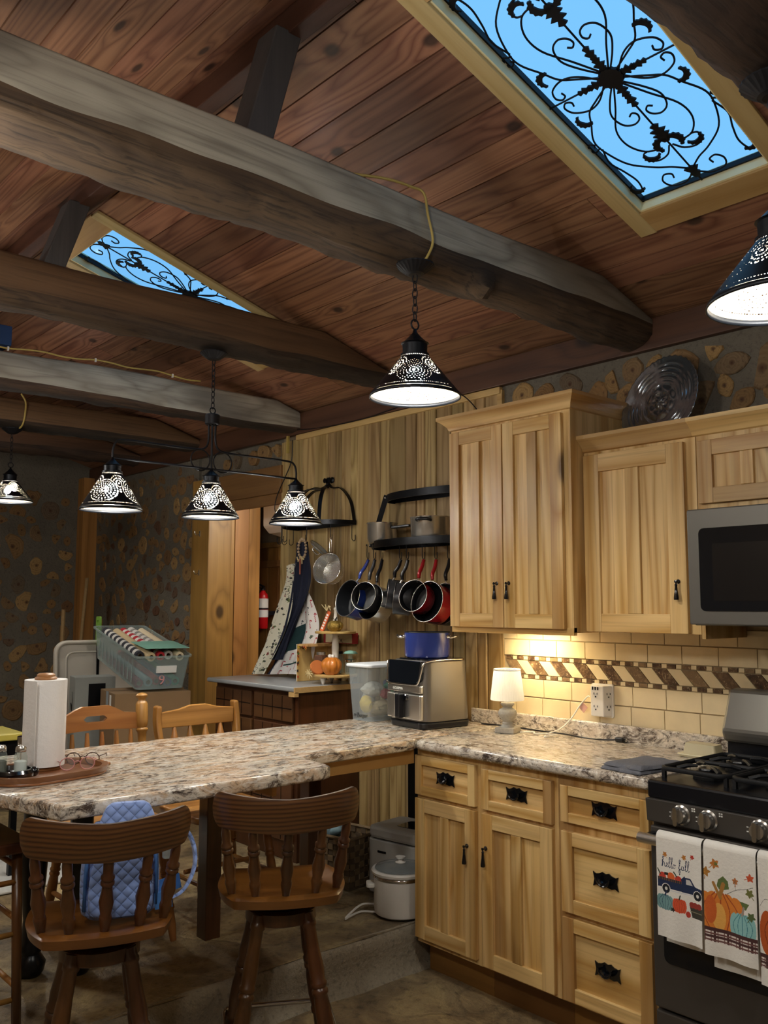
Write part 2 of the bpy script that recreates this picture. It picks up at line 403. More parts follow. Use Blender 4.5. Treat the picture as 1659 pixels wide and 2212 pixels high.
# cream wall tiles with the slanted border
TX0, TX1 = -2.865, -.6; TW, TH = .1555, .0815
MB().box(TX0, TX1, -.004, .001, .95, 1.42).build('grout_bed', 'grout', wb)
for zi, (z0, z1, off) in enumerate(((.99, 1.0715, .07), (1.0745, 1.155, .0), (1.26, 1.3325, -.0), (1.3355, 1.4, .08))):
    x = TX0-((TX0+2.707+off) % TW) if False else -2.707+off-2*TW
    if zi == 1: x = -2.627-2*TW
    while x < TX1:
        a = max(x+.0015, TX0); b = min(x+TW-.0015, TX1)
        if b-a > .02: MB().box(a, b, -.011, 0, z0+.001, z1-.001).build('tile', 'tile_cream', wb, bevel=.0012)
        x += TW
SZ0, SZ1 = 1.157, 1.258
x = TX0-.05; k = 0; P = .0655
while x < TX1:
    z0, z1 = SZ0+.02, SZ1-.02; sl = .055
    poly = [(x+sl, z0), (x+sl+P-.004, z0), (x+P-.004, z1), (x, z1)]
    if x > TX0: MB().prism(poly, -.011, 0, 'y').build('tile', 'tile_brown' if k % 2 else 'tile_cream', wb)
    for zz in (SZ0, SZ1-.017):
        for j in range(2):
            a = x+j*P/1.0*.62
            if a > TX0 and j == 0: MB().box(a+.002, a+P*.62-.002, -.011, 0, zz+.001, zz+.0165).build('tile', 'tile_brown', wb)
            elif a > TX0: MB().box(a+.001, a+P*.38-.001, -.011, 0, zz+.001, zz+.0165).build('tile', 'tile_cream', wb)
    x += P; k += 1
# passage behind the doorway
ps = thing('wall_passage', 'board lined passage wall beyond the doorway', 'wall', (0, 0, 0), kind='structure')
yy = .0
for wd in (.17, .12, .1):
    MB().box(-5.6, -5.575+.004*(wd == .12), yy+.002, yy+wd-.002, UPPER, DZ+.22).build('plank', 'cedar_z', ps, bevel=.002); yy += wd
x = -6.2
while x < -4.2:
    MB().box(x+.003, x+.137, .6, .63, UPPER, 1.78).build('plank', 'cedar_z', ps, bevel=.002)
    MB().box(x+.003, x+.137, .6, .63, 1.83, 1.93).build('plank', 'cedar_z', ps, bevel=.002); x += .14
MB().box(-6.2, -4.2, .585, .63, 1.78, 1.83).build('rail', 'cedar_x', ps, bevel=.002)
MB().box(-6.2, -4.2, .585, .63, 1.93, 1.97).build('rail', 'cedar_x', ps, bevel=.002)
MB().box(-6.3, -4.1, .632, .68, UPPER-.1, 2.7).build('backing', 'plaster', ps)
MB().box(-5.5, -5.46, .575, .6, 1.66, 1.74).build('latch', 'dark_x', ps)
MB().box(-6.3, -4.1, .2, .68, 2.42, 2.47).build('soffit', 'dark_x', ps)
MB().box(-6.3, -6.26, .2, .68, UPPER-.1, 2.47).build('side_panel', 'cedar_z', ps); MB().box(-4.14, -4.1, .2, .68, UPPER-.1, 2.47).build('side_panel', 'cedar_z', ps)
# far left end wall
wl = thing('wall_left', 'dark cordwood wall of log ends in mortar at the far end', 'wall', (-7.7, 0, 0), kind='structure')
MB().box(-.2, 0, -3.8, .05, FLOOR, 3.4).build('masonry', 'mortar', wl)
cordwood(wl, -2.3, -.15, .2, 2.5, 4, n=2200, rmin=.035, rmax=.1, gap=.97, place=lambda a, z: ((0, a, z), pi/2))
MB().box(-7.72, -7.58, -.13, .0, UPPER, 2.6).build('trim_1', 'dark_z' if 'dark_z' in MATS else 'cedar_z')['kind'] = 'structure'
tag(bpy.data.objects['trim_1'], 'dark upright timber post in the far corner of cordwood walls', 'post')
wf = MB().box(-7.9, 1.6, -3.9, -3.72, FLOOR, 3.4).build('wall_front', 'plaster'); tag(wf, 'plain wall behind the viewer', 'wall', kind='structure')
wr = MB().box(1.5, 1.7, -3.9, .2, FLOOR, 3.4).build('wall_right', 'plaster'); tag(wr, 'plain wall at the near end of the kitchen', 'wall', kind='structure')
wp = MB().box(-7.8, 1.5, -.035, 0, 2.562, 2.695).build('trim_2', 'dark_x', bevel=.004); tag(wp, 'long dark wall plate board where ceiling meets back wall', 'trim', kind='structure')

# ------------------------------------------------------------------ ceiling
ce = thing('ceiling', 'sloping ceiling of reddish knotty pine boards', 'ceiling', (0, 0, WALLTOP), kind='structure')
SKY = [(-1.69, -1.21), (-4.22, -3.72)]; S0, S1 = .60/cos(CSLOPE), 1.65/cos(CSLOPE); SL = -RIDGE/cos(CSLOPE); PW = .1305
def slab_piece(a, b, s0, s1, th, name, mat, side=1, z0=0, groove=.0025):
    """board on the slope, s measured up from the wall"""
    c, s_ = cos(CSLOPE), sin(CSLOPE); vs = []
    for t in (0, th):
        for xx, ss in ((a, s0+groove), (b, s0+groove), (b, s1-groove), (a, s1-groove)):
            y = -ss*c if side == 1 else -3.7+ss*c
            y += (-s_*(-t-z0)) if False else ((t+z0)*s_ if side == 1 else -(t+z0)*s_)
            vs.append((xx, y, ss*s_+(t+z0)*c))
    MB().add(vs, [(0,1,2,3),(7,6,5,4),(0,4,5,1),(1,5,6,2),(2,6,7,3),(3,7,4,0)]).build(name, mat, ce, bevel=0)
rc = random.Random(5)
for side in (1, 2):
    k = 0; s = 0.
    while s < SL-.01:
        s1 = min(s+PW, SL); cuts = [-7.75]
        xx = -7.75+rc.uniform(.5, 4)
        cuts.append(xx)
        while xx < 1.5: xx += rc.uniform(3.4, 6); cuts.append(min(xx, 1.5))
        for a, b in zip(cuts, cuts[1:]):
            a += .0012; b -= .0012
            segs = [(a, b)]
            if side == 1 and s1 > S0 and s < S1:
                for h0, h1 in SKY:
                    ns = []
                    for p, q in segs:
                        if q <= h0 or p >= h1: ns.append((p, q)); continue
                        if p < h0: ns.append((p, h0))
                        if q > h1: ns.append((h1, q))
                        for u0, u1 in ((s, min(s1, S0)), (max(s, S1), s1)):
                            if u1-u0 > .01: slab_piece(max(p, h0), min(q, h1), u0, u1, .018, 'plank', 'ceiling_pine')
                    segs = ns
            for p, q in segs:
                if q-p > .01: slab_piece(p, q, s, s1, .018, 'plank', 'ceiling_pine', side)
        s = s1; k += 1
for a, b, u0, u1 in ((-7.8, SKY[1][0], 0, SL), (SKY[1][1], SKY[0][0], 0, SL), (SKY[0][1], 1.6, 0, SL), (*SKY[0], 0, S0), (*SKY[0], S1, SL), (*SKY[1], 0, S0), (*SKY[1], S1, SL)):
    slab_piece(a, b, u0-(.3 if u0 == 0 else 0), u1+(.02 if u1 == SL else 0), .03, 'roof_deck', 'roof_felt', 1, .018, 0)
slab_piece(-7.8, 1.6, -.3, SL+.02, .03, 'roof_deck', 'roof_felt', 2, .018, 0)
rb = MB().box(-7.7, 1.5, -.03, .03, -.05, .03).build('trim_3', 'dark_x', loc=(0, RIDGE, 3.205), bevel=.004); tag(rb, 'narrow dark ridge board at the peak of the ceiling', 'trim', kind='structure')

# ------------------------------------------------------------------ skylights and their iron grilles
glassy('sky_glass', '#f4fbff', .985, .1, '#0a0c0e')
plain('iron_black', '#14161c', .5, .6, var=.2)
def leaf_poly(L, wd, teeth=4):
    a = []
    for i in range(teeth):
        t0 = i/teeth; w_ = wd*(sin(pi*min(1, (t0+.28)*.8)))
        a += [(w_*.45, L*t0), (w_, L*(t0+.75/teeth))]
    a.append((0, L*1.02)); return a+[(-x, y) for x, y in reversed(a[:-1])]
def flat_leaf(b, pos, ang, L, wd, teeth=4):
    pl = leaf_poly(L, wd, teeth); ca, sa = cos(ang), sin(ang)
    b.prism([(pos[0]+x*ca-y*sa, pos[1]+x*sa+y*ca) for x, y in pl], -.003, .003, 'z')
def hook(b, pos, ang, r, flip=1):
    """curled acanthus hook: a thick crescent with small lobes"""
    n = 14; out = []; inn = []
    for i in range(n+1):
        t = i/n; g = ang+flip*t*3.7; ro = r*(1+.16*(i % 2)); th = r*(.62*sin(pi*min(1, t*.9+.08))+.06)
        out.append((pos[0]+ro*cos(g), pos[1]+ro*sin(g))); inn.append((pos[0]+(r-th)*cos(g), pos[1]+(r-th)*sin(g)))
    for i in range(n):
        q = [out[i], out[i+1], inn[i+1], inn[i]]
        b.prism(q, -.003, .003, 'z')
QC = [([(.01,.02),(.06,.08),(.088,.13),(.08,.178),(.05,.196),(.024,.186),(.016,.165),(.028,.152),(.042,.16)], 0),
      ([(.008,.025),(.06,.11),(.112,.19),(.118,.26),(.085,.315),(.03,.33)], 0),
      ([(.02,.012),(.09,.05),(.135,.078),(.163,.125),(.2,.19),(.198,.25),(.165,.335),(.1,.392),(.05,.42),(.012,.45)], 0),
      ([(.198,.235),(.214,.3),(.197,.36),(.185,.42),(.196,.468),(.218,.474),(.227,.45),(.214,.43)], 0),
      ([(.2,.225),(.226,.235),(.236,.213),(.224,.196),(.21,.205),(.214,.216)], 0),
      ([(.008,.478),(.05,.505),(.098,.498),(.112,.465),(.094,.44),(.07,.448),(.072,.468)], 0),
      ([(.028,.006),(.08,.055),(.13,.072),(.178,.055),(.192,.025),(.178,.008),(.16,.016),(.162,.032)], 0),
      ([(.006,.33),(.03,.362),(.07,.372),(.1,.352),(.098,.325),(.078,.318)], 0)]
def skylight(idx, h0, h1, wlabel, glabel):
    cx = (h0+h1)/2; W2 = (h1-h0)/2; sc_ = (S0+S1)/2; L2 = (S1-S0)/2
    loc = (cx, -sc_*cos(CSLOPE), WALLTOP+sc_*sin(CSLOPE)); rot = (pi-CSLOPE, 0, 0)
    w_ = thing('window_%d' % idx, wlabel, 'skylight', loc, kind='structure'); w_.rotation_euler = rot
    MB().box(-W2+.001, W2-.001, -L2+.001, L2-.001, -.046, -.041).build('pane', 'sky_glass', w_)
    for sx in (-1, 1):
        a, b = sorted((sx*W2, sx*(W2-.012)))
        MB().box(a, b, -L2, L2, -.06, .004).build('liner', 'liner_cream', w_)
        MB().box(*sorted((sx*(W2-.014), sx*(W2-.02))), -L2+.01, L2-.01, -.05, -.03).build('gasket', 'iron_black', w_)
        a, b = sorted((sx*(W2-.004), sx*(W2+.062)))
        MB().box(a, b, -L2-.11, L2+.1, .001, .014).build('trim_board', 'trim_y', w_, bevel=.002)
    for sy in (-1, 1):
        a, b = sorted((sy*L2, sy*(L2-.012)))
        MB().box(-W2, W2, a, b, -.06, .004).build('liner', 'liner_cream', w_)
        MB().box(-W2+.02, W2-.02, *sorted((sy*(L2-.014), sy*(L2-.02))), -.05, -.03).build('gasket', 'iron_black', w_)
        a, b = sorted((sy*(L2-.004), sy*(L2+.105)))
        MB().box(-W2-.003, W2+.003, a, b, .001, .013).build('trim_board', 'trim_x', w_, bevel=.002)
    g = thing('iron_grille', glabel, 'grille', loc); g.rotation_euler = rot
    kx, ky = W2/.245, L2/.535; off = -.03
    for fx in (-1, 1):
        for fy in (-1, 1):
            for pts, _ in QC:
                P = smooth_path([(fx*x*kx, fy*y*ky, off) for x, y in pts], 5)
                MB().tube(P, .0032, 5).build('scroll', 'iron_black', g, smooth=True)
            q = lambda x, y: (fx*x*kx, fy*y*ky)
            def hk(x, y, ang, r, fl):
                a2 = ang if fx > 0 else pi-ang; a2 = a2 if fy > 0 else -a2
                b = MB(); hook(b, q(x, y), a2, r, fl*fx*fy)
                b.v = [(v[0], v[1], v[2]+off) for v in b.v]; b.build('leaf_hook', 'iron_black', g)
            hk(.172, .1, 2.4, .026, -1); hk(.206, .452, -.9, .024, 1); hk(.078, .342, -.6, .026, 1); hk(.02, .318, 1.2, .03, -1)
    def lf(*a):
        b = MB(); flat_leaf(b, *a); b.v = [(x, y, z+off) for x, y, z in b.v]; b.build('leaf', 'iron_black', g)
    for fy, a in ((1, 0), (-1, pi)):
        lf((0, fy*.03), a, .055, .02, 3); lf((0, fy*.075*ky), a, .06, .017, 3); lf((0, fy*.31*ky), a+pi, .085, .03, 4); lf((0, fy*.5*ky), a+pi, .055, .028, 2)
    for fx, a in ((1, -pi/2), (-1, pi/2)): lf((fx*.03, 0), a, .05, .018, 3); lf((fx*.07*kx, 0), a, .05, .014, 3)
    b = MB(); b.prism([((.036+.004*(i % 2))*cos(2*pi*i/32), (.036+.004*(i % 2))*sin(2*pi*i/32)) for i in range(32)], off-.004, off+.006, 'z'); b.build('hub', 'iron_black', g)
    MB().tube([(0, -L2+.012, off), (0, L2-.012, off)], .0032, 5).build('stem', 'iron_black', g)
    MB().tube([(-W2+.012, 0, off), (W2-.012, 0, off)], .0032, 5).build('stem', 'iron_black', g)
skylight(1, *SKY[0], 'large skylight nearest the stove with pale trim boards', 'black wrought iron scroll grille under the large near skylight')
skylight(2, *SKY[1], 'farther skylight partly hidden by the second beam', 'black wrought iron scroll grille under the farther skylight')

# ------------------------------------------------------------------ log tie beams and king posts
def ceil_z(y): return WALLTOP+TS*min(-y, 3.7+y)
def tie_beam(xf, wd, zt, zs, zb, mats, label, seed, y0=-3.7, amp=.012, knob=None, wav=.016):
    """log along Y: sawn face at x = xf, bark rounding underneath; zt/zs/zb = top, sawn edge, bottom"""
    n = 110; prof_n = 9; V = []; F = []; MI = []; rows = []
    for i in range(n+1):
        y = y0+.02+(-.036-y0-.02)*i/n; t = mnoise.noise((y*1.3, seed, 0)); t2 = mnoise.noise((y*3.7, seed, 5))
        top = min(zt+.018*t, ceil_z(y)-.008); sp = min(zs+wav*t2+.02*mnoise.noise((y*.9, seed, 9)), top-.02); bot = zb+.014*mnoise.noise((y*1.9, seed, 3))
        row = [(xf-.018, top), (xf-.004, top-.014), (xf+.004*t2, (top+sp)/2), (xf, sp)]
        for k in range(1, prof_n):
            g = pi*k/prof_n; x = xf-wd/2+wd/2*cos(g); z = sp-(sp-bot)*sin(g)**.75
            d = amp*mnoise.noise((y*5, k*.5, seed))+amp*.8*mnoise.noise((y*17, k*1.1, seed))
            if knob and hypot(y-knob, (k-2.5)*.03) < .07: d += .055*(1-hypot(y-knob, (k-2.5)*.03)/.07)
            row.append((x+d*cos(g), z-d*sin(g)))
        row += [(xf-wd, sp), (xf-wd+.004, top-.014), (xf-wd+.018, top)]
        rows.append(row); V += [(x, y, z) for x, z in row]
    k = len(rows[0])
    b = MB()
    b.v = V
    for i in range(n):
        for j in range(k):
            j2 = (j+1) % k; b.f.append((i*k+j, i*k+j2, (i+1)*k+j2, (i+1)*k+j)); b.m.append(1 if 3 <= j < 3+prof_n else 0)
    for q in (0, n): b.f.append(tuple(q*k+j for j in range(k))); b.m.append(0)
    # base origin
    L = Vector((xf-wd/2, (y0)/2, zb)); b.v = [tuple(Vector(v)-L) for v in b.v]
    o = b.build('tie_beam', mats, smooth=radians(45), loc=L); tag(o, label, 'beam', 'log tie beams across the ceiling'); return o
BM1 = tie_beam(-2.0, .2, 2.80, 2.665, 2.575, ['sawn', 'bark'], 'grey sawn log beam carrying the single pendant above the counter', 1, knob=-1.06)
tie_beam(-3.5, .18, 2.87, 2.72, 2.665, ['sawn_brown', 'bark'], 'brown log beam carrying the three-shade island light', 2)
tie_beam(-4.5, .18, 2.755, 2.60, 2.575, ['sawn', 'bark'], 'pale grey log beam with yellow cable along its top', 3, wav=.01)
tie_beam(-5.75, .2, 2.80, 2.66, 2.62, ['sawn_brown', 'bark_dark'], 'dark brown log beam, fourth from the stove', 4, wav=.01)
tie_beam(-6.7, .2, 2.80, 2.68, 2.62, ['sawn_brown', 'bark_dark'], 'farthest dark log beam near the end wall', 5, wav=.01)
tie_beam(-.66, .24, 2.80, 2.69, 2.58, ['bark_dark', 'bark_dark'], 'big dark log beam at the upper right above the skylight edge', 6)
def king_post(xb, zb, label):
    b = MB(); vs = []
    for (y, z) in ((-1.975, zb), (-1.875, 3.165)):
        for dx, dy in ((-.05, -.045), (.05, -.045), (.05, .045), (-.05, .045)): vs.append((dx, y+dy+1.975, z-zb))
    b.add(vs, [(3,2,1,0),(4,5,6,7),(0,1,5,4),(1,2,6,5),(2,3,7,6),(3,0,4,7)])
    o = b.build('king_post', 'post_dark', loc=(xb, -1.975, zb), bevel=.005); tag(o, label, 'post', 'short posts between beams and ridge')
king_post(-2.08, 2.79, 'dark leaning post standing on the nearest grey beam'); king_post(-3.58, 2.86, 'dark leaning post standing on the second, brown beam')

# ------------------------------------------------------------------ kitchen materials
def granite(name, st=(1, 1, 1), tan_='#c7a887'):
    t = NT(name); v, _ = t.coords(st, rnd=False)
    n1 = t.noise(v, 7, 6, .65, 1.2); n2 = t.noise(v, 17, 8, .78, 1.8); n3 = t.noise(v, 44, 6, .75, 1.2)
    c1 = t.ramp(n1, [(.3, '#b9b2a8'), (.45, '#d8cdbb'), (.55, tan_), (.63, '#e0d8ca'), (.8, '#a19ea6')])
    c2 = t.mix(t.sstep(n2, .46, .62), c1, lin('#4e4038')); c2 = t.mix(t.math('MULTIPLY', t.sstep(n2, .62, .7), .8), c2, lin('#241d1d'))
    c3 = t.mix(t.math('MULTIPLY', t.sstep(n3, .52, .62), .8), c2, lin('#ebe6dd')); c3 = t.mix(t.math('MULTIPLY', t.sstep(n3, .45, .36), .75), c3, lin('#2c2424'))
    t.bsdf(c3, .26, 0, n3, .03, .002, Coat_Weight=.3, Coat_Roughness=.12)
granite('laminate_y', (1, .45, 1)); granite('laminate_x', (.6, 1, 1), '#c2b3a2')
plain('black_metal', '#15161a', .35, .7, var=.2); plain('black_gloss', '#0b0d12', .15, 0, var=.1, Coat_Weight=.5)
plain('black_enamel', '#101218', .28, .1, var=.1); plain('cast_iron', '#191a1d', .6, .3, var=.2, sc=60, bstr=.2)
plain('slate_steel', '#6a6761', .36, .5, var=.06, sc=4, bstr=.01); plain('steel', '#cfccc6', .24, .92, var=.06, sc=6, bstr=.01)
plain('steel_dark', '#4f4b47', .36, .35, var=.05, sc=4, bstr=.01); plain('chrome', '#d6d6d6', .12, 1., var=.03, bstr=.0)
plain('white_plastic', '#dedad2', .4, 0, var=.03, bstr=.01); plain('cream_plastic', '#d8cfae', .45, 0, var=.04, bstr=.01)
plain('dark_glass', '#0d1117', .06, 0, var=.05, bstr=0); plain('print_white', '#d8d8d4', .6, 0, var=.0)
plain('birch_board', '#c99a58', .5, 0, var=.1, sc=8)

wood('stool_wood', '#5a3518', '#432611', '#25140a', 'Z', ring=8, sc=6, var=.12, heart=.4, rough=.32, coat=.4, fiber=.3, bstr=.1)
wood('stool_seat', '#75481c', '#5c3613', '#3d230d', 'X', ring=8, sc=6, var=.1, heart=.3, rough=.3, coat=.4, fiber=.25, bstr=.1)

# ------------------------------------------------------------------ cabinets
def cup_pull(parent, x, y, z):
    """black bat-wing plate with a bail; y = the surface it sits on"""
    pl = [(-.046,.022),(-.036,.017),(-.022,.02),(-.012,.026),(0,.022),(.012,.026),(.022,.02),(.036,.017),(.046,.022),(.041,.0),(.046,-.022),(.034,-.016),(.022,-.02),(0,-.016),(-.022,-.02),(-.034,-.016),(-.046,-.022),(-.041,0)]
    b = MB().prism([(x+a*1.12, z+c*1.1) for a, c in pl], y-.004, y, 'y')
    for i in range(8):
        t0, t1 = pi*i/8, pi*(i+1)/8; q = lambda t, r, d: (x+r*cos(t), y-d, z+.012-r*sin(t)*.9)
        b.add([q(t0, .02, .004), q(t1, .02, .004), q(t1, .027, .022), q(t0, .027, .022), q(t0, .022, .024), q(t1, .022, .024)], [(0,1,2,3),(3,2,5,4)])
    b.tube([(x+.026*cos(t), y-.022, z+.012-.026*sin(t)) for t in [pi*i/10 for i in range(11)]], .0035, 6)
    o = b.build('pull', 'black_gloss', parent); return o
def drop_pull(parent, x, y, z):
    b = MB().lathe([(.006,0),(.009,.004),(.007,.008),(.004,.012)], (x, y, z), 10, axis='y', M=None)
    b = MB(); b.lathe([(.0085,0),(.0085,-.003),(.005,-.006),(.004,-.016),(.006,-.02),(.001,-.022)], (x, y, z), 10, axis='y')
    b.lathe([(.001,-.062),(.009,-.062),(.0095,-.055),(.006,-.03),(.0045,-.012),(.006,-.008),(.001,.0)], (x, y-.017, z-.004), 10)
    return b.build('pull', 'black_gloss', parent, smooth=radians(40))
def panel_door(root, name, x0, x1, y, z0, z1, fr=.055, mull=True, pull=None, horiz=False, th=.021):
    """framed front; y is the face the door lies on, front towards -y"""
    d = MB().box(x0+fr-.01, x1-fr+.01, y-.004, y-.001, z0+fr-.01, z1-fr+.01).build(name, 'hick_x' if horiz else 'hick_z', root)
    if horiz: MB().box(x0+fr-.004, x1-fr+.004, y-.0075, y-.0035, z0+fr-.004, z1-fr+.004).build('panel_board', 'hick_x', d)
    else:
        c = (x0+x1)/2; rnd = random.Random(int(abs(x0*7777)))
        for a, e in ((x0+fr-.004, c), (c, x1-fr+.004)):
            q = a+(e-a)*rnd.uniform(.35, .7)
            for p0, p1 in ((a, q), (q, e)): MB().box(p0, p1, y-.0075, y-.0035, z0+fr-.004, z1-fr+.004).build('panel_board', 'hick_z', d)
    bv = .0018
    for a, b in ((x0, x0+fr), (x1-fr, x1)): MB().box(a, b, y-th, y-.001, z0, z1).build('stile', 'hick_z', d, bevel=bv)
    for a, b in ((z0, z0+fr), (z1-fr, z1)): MB().box(x0+fr+.0004, x1-fr-.0004, y-th+.0004, y-.001, a, b).build('rail', 'hick_x', d, bevel=bv)
    if mull:
        c = (x0+x1)/2
        MB().box(c-fr*.42, c+fr*.42, y-th+.001, y-.001, z0+fr+.0004, z1-fr-.0004).build('mullion', 'hick_z', d, bevel=bv)
    if pull == 'cup': cup_pull(d, (x0+x1)/2, y-.0078, (z0+z1)/2)
    elif pull: drop_pull(d, pull[0], y-th, pull[1])
    return d
def crown(root, x0, x1, yf, z, left=True, right=True, h=.065, out=.05):
    prof = [(0, 0), (-.008, .004), (-.014, .02), (-.034, .04), (-.05, .05), (-.05, h), (0, h)]
    b = MB(); L = [(x0, x1, yf)]
    n = len(prof)
    # front piece with mitred ends
    vs = []
    for e, xx in ((-1, x0), (1, x1)):
        for o, dz in prof:
            k = -o if ((e < 0 and left) or (e > 0 and right)) else 0
            vs.append((xx+e*k, yf+o, z+dz))
    fs = [(i, (i+1) % n, (i+1) % n+n, i+n) for i in range(n)]+[tuple(range(n)), tuple(range(n, 2*n))]
    b.add(vs, fs); b.build('crown_moulding', 'hick_x', root, smooth=radians(35))
    for e, xx, on in ((-1, x0, left), (1, x1, right)):
        if not on: continue
        vs = []
        for yy, kk in ((yf, 1), (-.035, 0)):
            for o, dz in prof: vs.append((xx-e*o, yy+(o if kk else 0), z+dz))
        MB().add(vs, fs).build('crown_moulding', 'hick_y', root, smooth=radians(35))
def cab(name, label, x0, x1, yf, z0, z1, cat='cabinet', group=None, mat='hick_z'):
    r = thing(name, label, cat, ((x0+x1)/2, yf/2, z0), group=group)
    return r
def carcass(root, x0, x1, yf, z0, z1, yb=-.012, open_top=False):
    b = MB().box(x0, x1, yf, yb, z0, z1); return b
class Off:
    """lets builders use world coordinates under a moved root"""
    def __init__(s, root): s.root = root
    def __enter__(s): s.before = set(bpy.data.objects.keys()); return s.root
    def __exit__(s, *a):
        L = s.root.location
        for o in s.root.children: o.location = Vector(o.location)-L
TALLF, CABF = -.395, -.31
with Off(cab('wall_cabinet', 'tall double door hickory wall cabinet left of the others', -2.83, -2.165, TALLF, 1.385, 2.29, group='hickory wall cabinets')) as r:
    MB().box(-2.83, -2.165, TALLF, -.012, 1.385, 2.285).build('body', 'hick_z', r, bevel=.002)
    MB().box(-2.83, -2.165, TALLF-.0008, TALLF+.02, 1.375, 1.405).build('bottom_rail', 'hick_x', r)
    panel_door(r, 'door', -2.822, -2.512, TALLF, 1.40, 2.268, .058, pull=(-2.545, 1.585))
    panel_door(r, 'door', -2.506, -2.197, TALLF, 1.40, 2.268, .058, pull=(-2.478, 1.585))
    crown(r, -2.83, -2.165, TALLF, 2.28)
with Off(cab('wall_cabinet', 'single door hickory wall cabinet between the tall cabinet and microwave', -2.163, -1.672, CABF, 1.385, 2.11, group='hickory wall cabinets')) as r:
    MB().box(-2.163, -1.672, CABF, -.012, 1.39, 2.11).build('body', 'hick_z', r, bevel=.002)
    panel_door(r, 'door', -2.153, -1.712, CABF, 1.392, 2.092, .07, pull=(-1.745, 1.58))
    crown(r, -2.163, -1.68, CABF, 2.106, False, False)
with Off(cab('wall_cabinet', 'low hickory wall cabinet above the microwave', -1.67, -.9, CABF, 1.835, 2.11, group='hickory wall cabinets')) as r:
    MB().box(-1.67, -.9, CABF, -.012, 1.832, 2.11).build('body', 'hick_z', r, bevel=.002)
    panel_door(r, 'door', -1.655, -1.29, CABF, 1.857, 2.085, .055, pull=None)
    panel_door(r, 'door', -1.28, -.915, CABF, 1.857, 2.085, .055, pull=None)
    crown(r, -1.68, -.9, CABF, 2.106, False, True)
BF = -.60
def base_cab(label, x0, x1):
    r = thing('base_cabinet', label, 'cabinet', ((x0+x1)/2, BF/2, FLOOR), group='hickory base cabinets')
    MB().box(x0+.0005, x1-.0005, BF, -.02, .1, .884).build('body', 'hick_z', r)
    MB().box(x0+.0005, x1-.0005, BF+.07, -.05, FLOOR-.003, .1).build('toe_kick', 'hick_toe', r)
    return r
wood('hick_toe', '#94682f', '#7c5526', '#4f3316', 'X', ring=6, sc=5, var=.0, heart=.4)
with Off(base_cab('narrow hickory base cabinet at the peninsula corner, one drawer over one door', -2.84, -2.478)) as r:
    panel_door(r, 'drawer', -2.836, -2.493, BF, .70, .862, .038, False, 'cup', True)
    panel_door(r, 'door', -2.836, -2.493, BF, .122, .685, .055, pull=(-2.535, .545))
with Off(base_cab('middle hickory base cabinet, one drawer over one door', -2.478, -2.094)) as r:
    panel_door(r, 'drawer', -2.458, -2.113, BF, .70, .855, .038, False, 'cup', True)
    panel_door(r, 'door', -2.458, -2.113, BF, .112, .685, .055, pull=(-2.435, .555))
with Off(base_cab('hickory base cabinet with three drawers beside the stove', -2.094, -1.70)) as r:
    for z0, z1 in ((.722, .85), (.412, .69), (.112, .395)): panel_door(r, 'drawer', -2.073, -1.711, BF, z0, z1, .034 if z1-z0 < .2 else .048, False, 'cup', True)

# ------------------------------------------------------------------ counters
def round_edge_slab(poly, z0, z1, r=.014, n=4):
    """slab whose outer upper and lower rims are rounded"""
    b = MB(); k = len(poly); P = [Vector((x, y)) for x, y in poly]; rings = []
    area = sum(P[i].x*P[(i+1) % k].y-P[(i+1) % k].x*P[i].y for i in range(k)); sg = 1 if area > 0 else -1
    nrm = []
    for i in range(k):
        a = (P[i]-P[i-1]).normalized(); c = (P[(i+1) % k]-P[i]).normalized()
        n1 = Vector((a.y, -a.x))*sg; n2 = Vector((c.y, -c.x))*sg; q = n1+n2; nrm.append(q/max(.3, (1+n1.dot(n2))))
    prof = [(r*(1-sin(t)), z0+r*(1-cos(t))) for t in [pi/2*i/n for i in range(n+1)]]+[(r*(1-cos(t)), z1-r*(1-sin(t))) for t in [pi/2*i/n for i in range(n+1)]]
    for ins, z in prof:
        b.v += [(P[i].x-nrm[i].x*ins, P[i].y-nrm[i].y*ins, z) for i in range(k)]
    for j in range(len(prof)-1):
        for i in range(k): b.f.append((j*k+i, j*k+(i+1) % k, (j+1)*k+(i+1) % k, (j+1)*k+i)); b.m.append(0)
    b.f.append(tuple(range(k))); b.m.append(0); b.f.append(tuple((len(prof)-1)*k+i for i in range(k))); b.m.append(0)
    return b
ct = thing('countertop', 'brown and cream stone-patterned countertop along the tiled wall', 'countertop', (-2.24, -.32, .886))
with Off(ct):
    round_edge_slab([(-2.83, -.013), (-2.83, -.6), (-2.80, -.645), (-1.694, -.645), (-1.694, -.013)], .886, CT, .018).build('slab', 'laminate_x', ct, smooth=radians(50))
    MB().box(-2.829, -1.694, -.034, -.013, CT-.02, .997).build('backsplash', 'laminate_x', ct, bevel=.006)
pt = thing('peninsula_counter', 'long stone-patterned peninsula countertop with seating overhang', 'countertop', (-3.0, -1.2, UPPER))
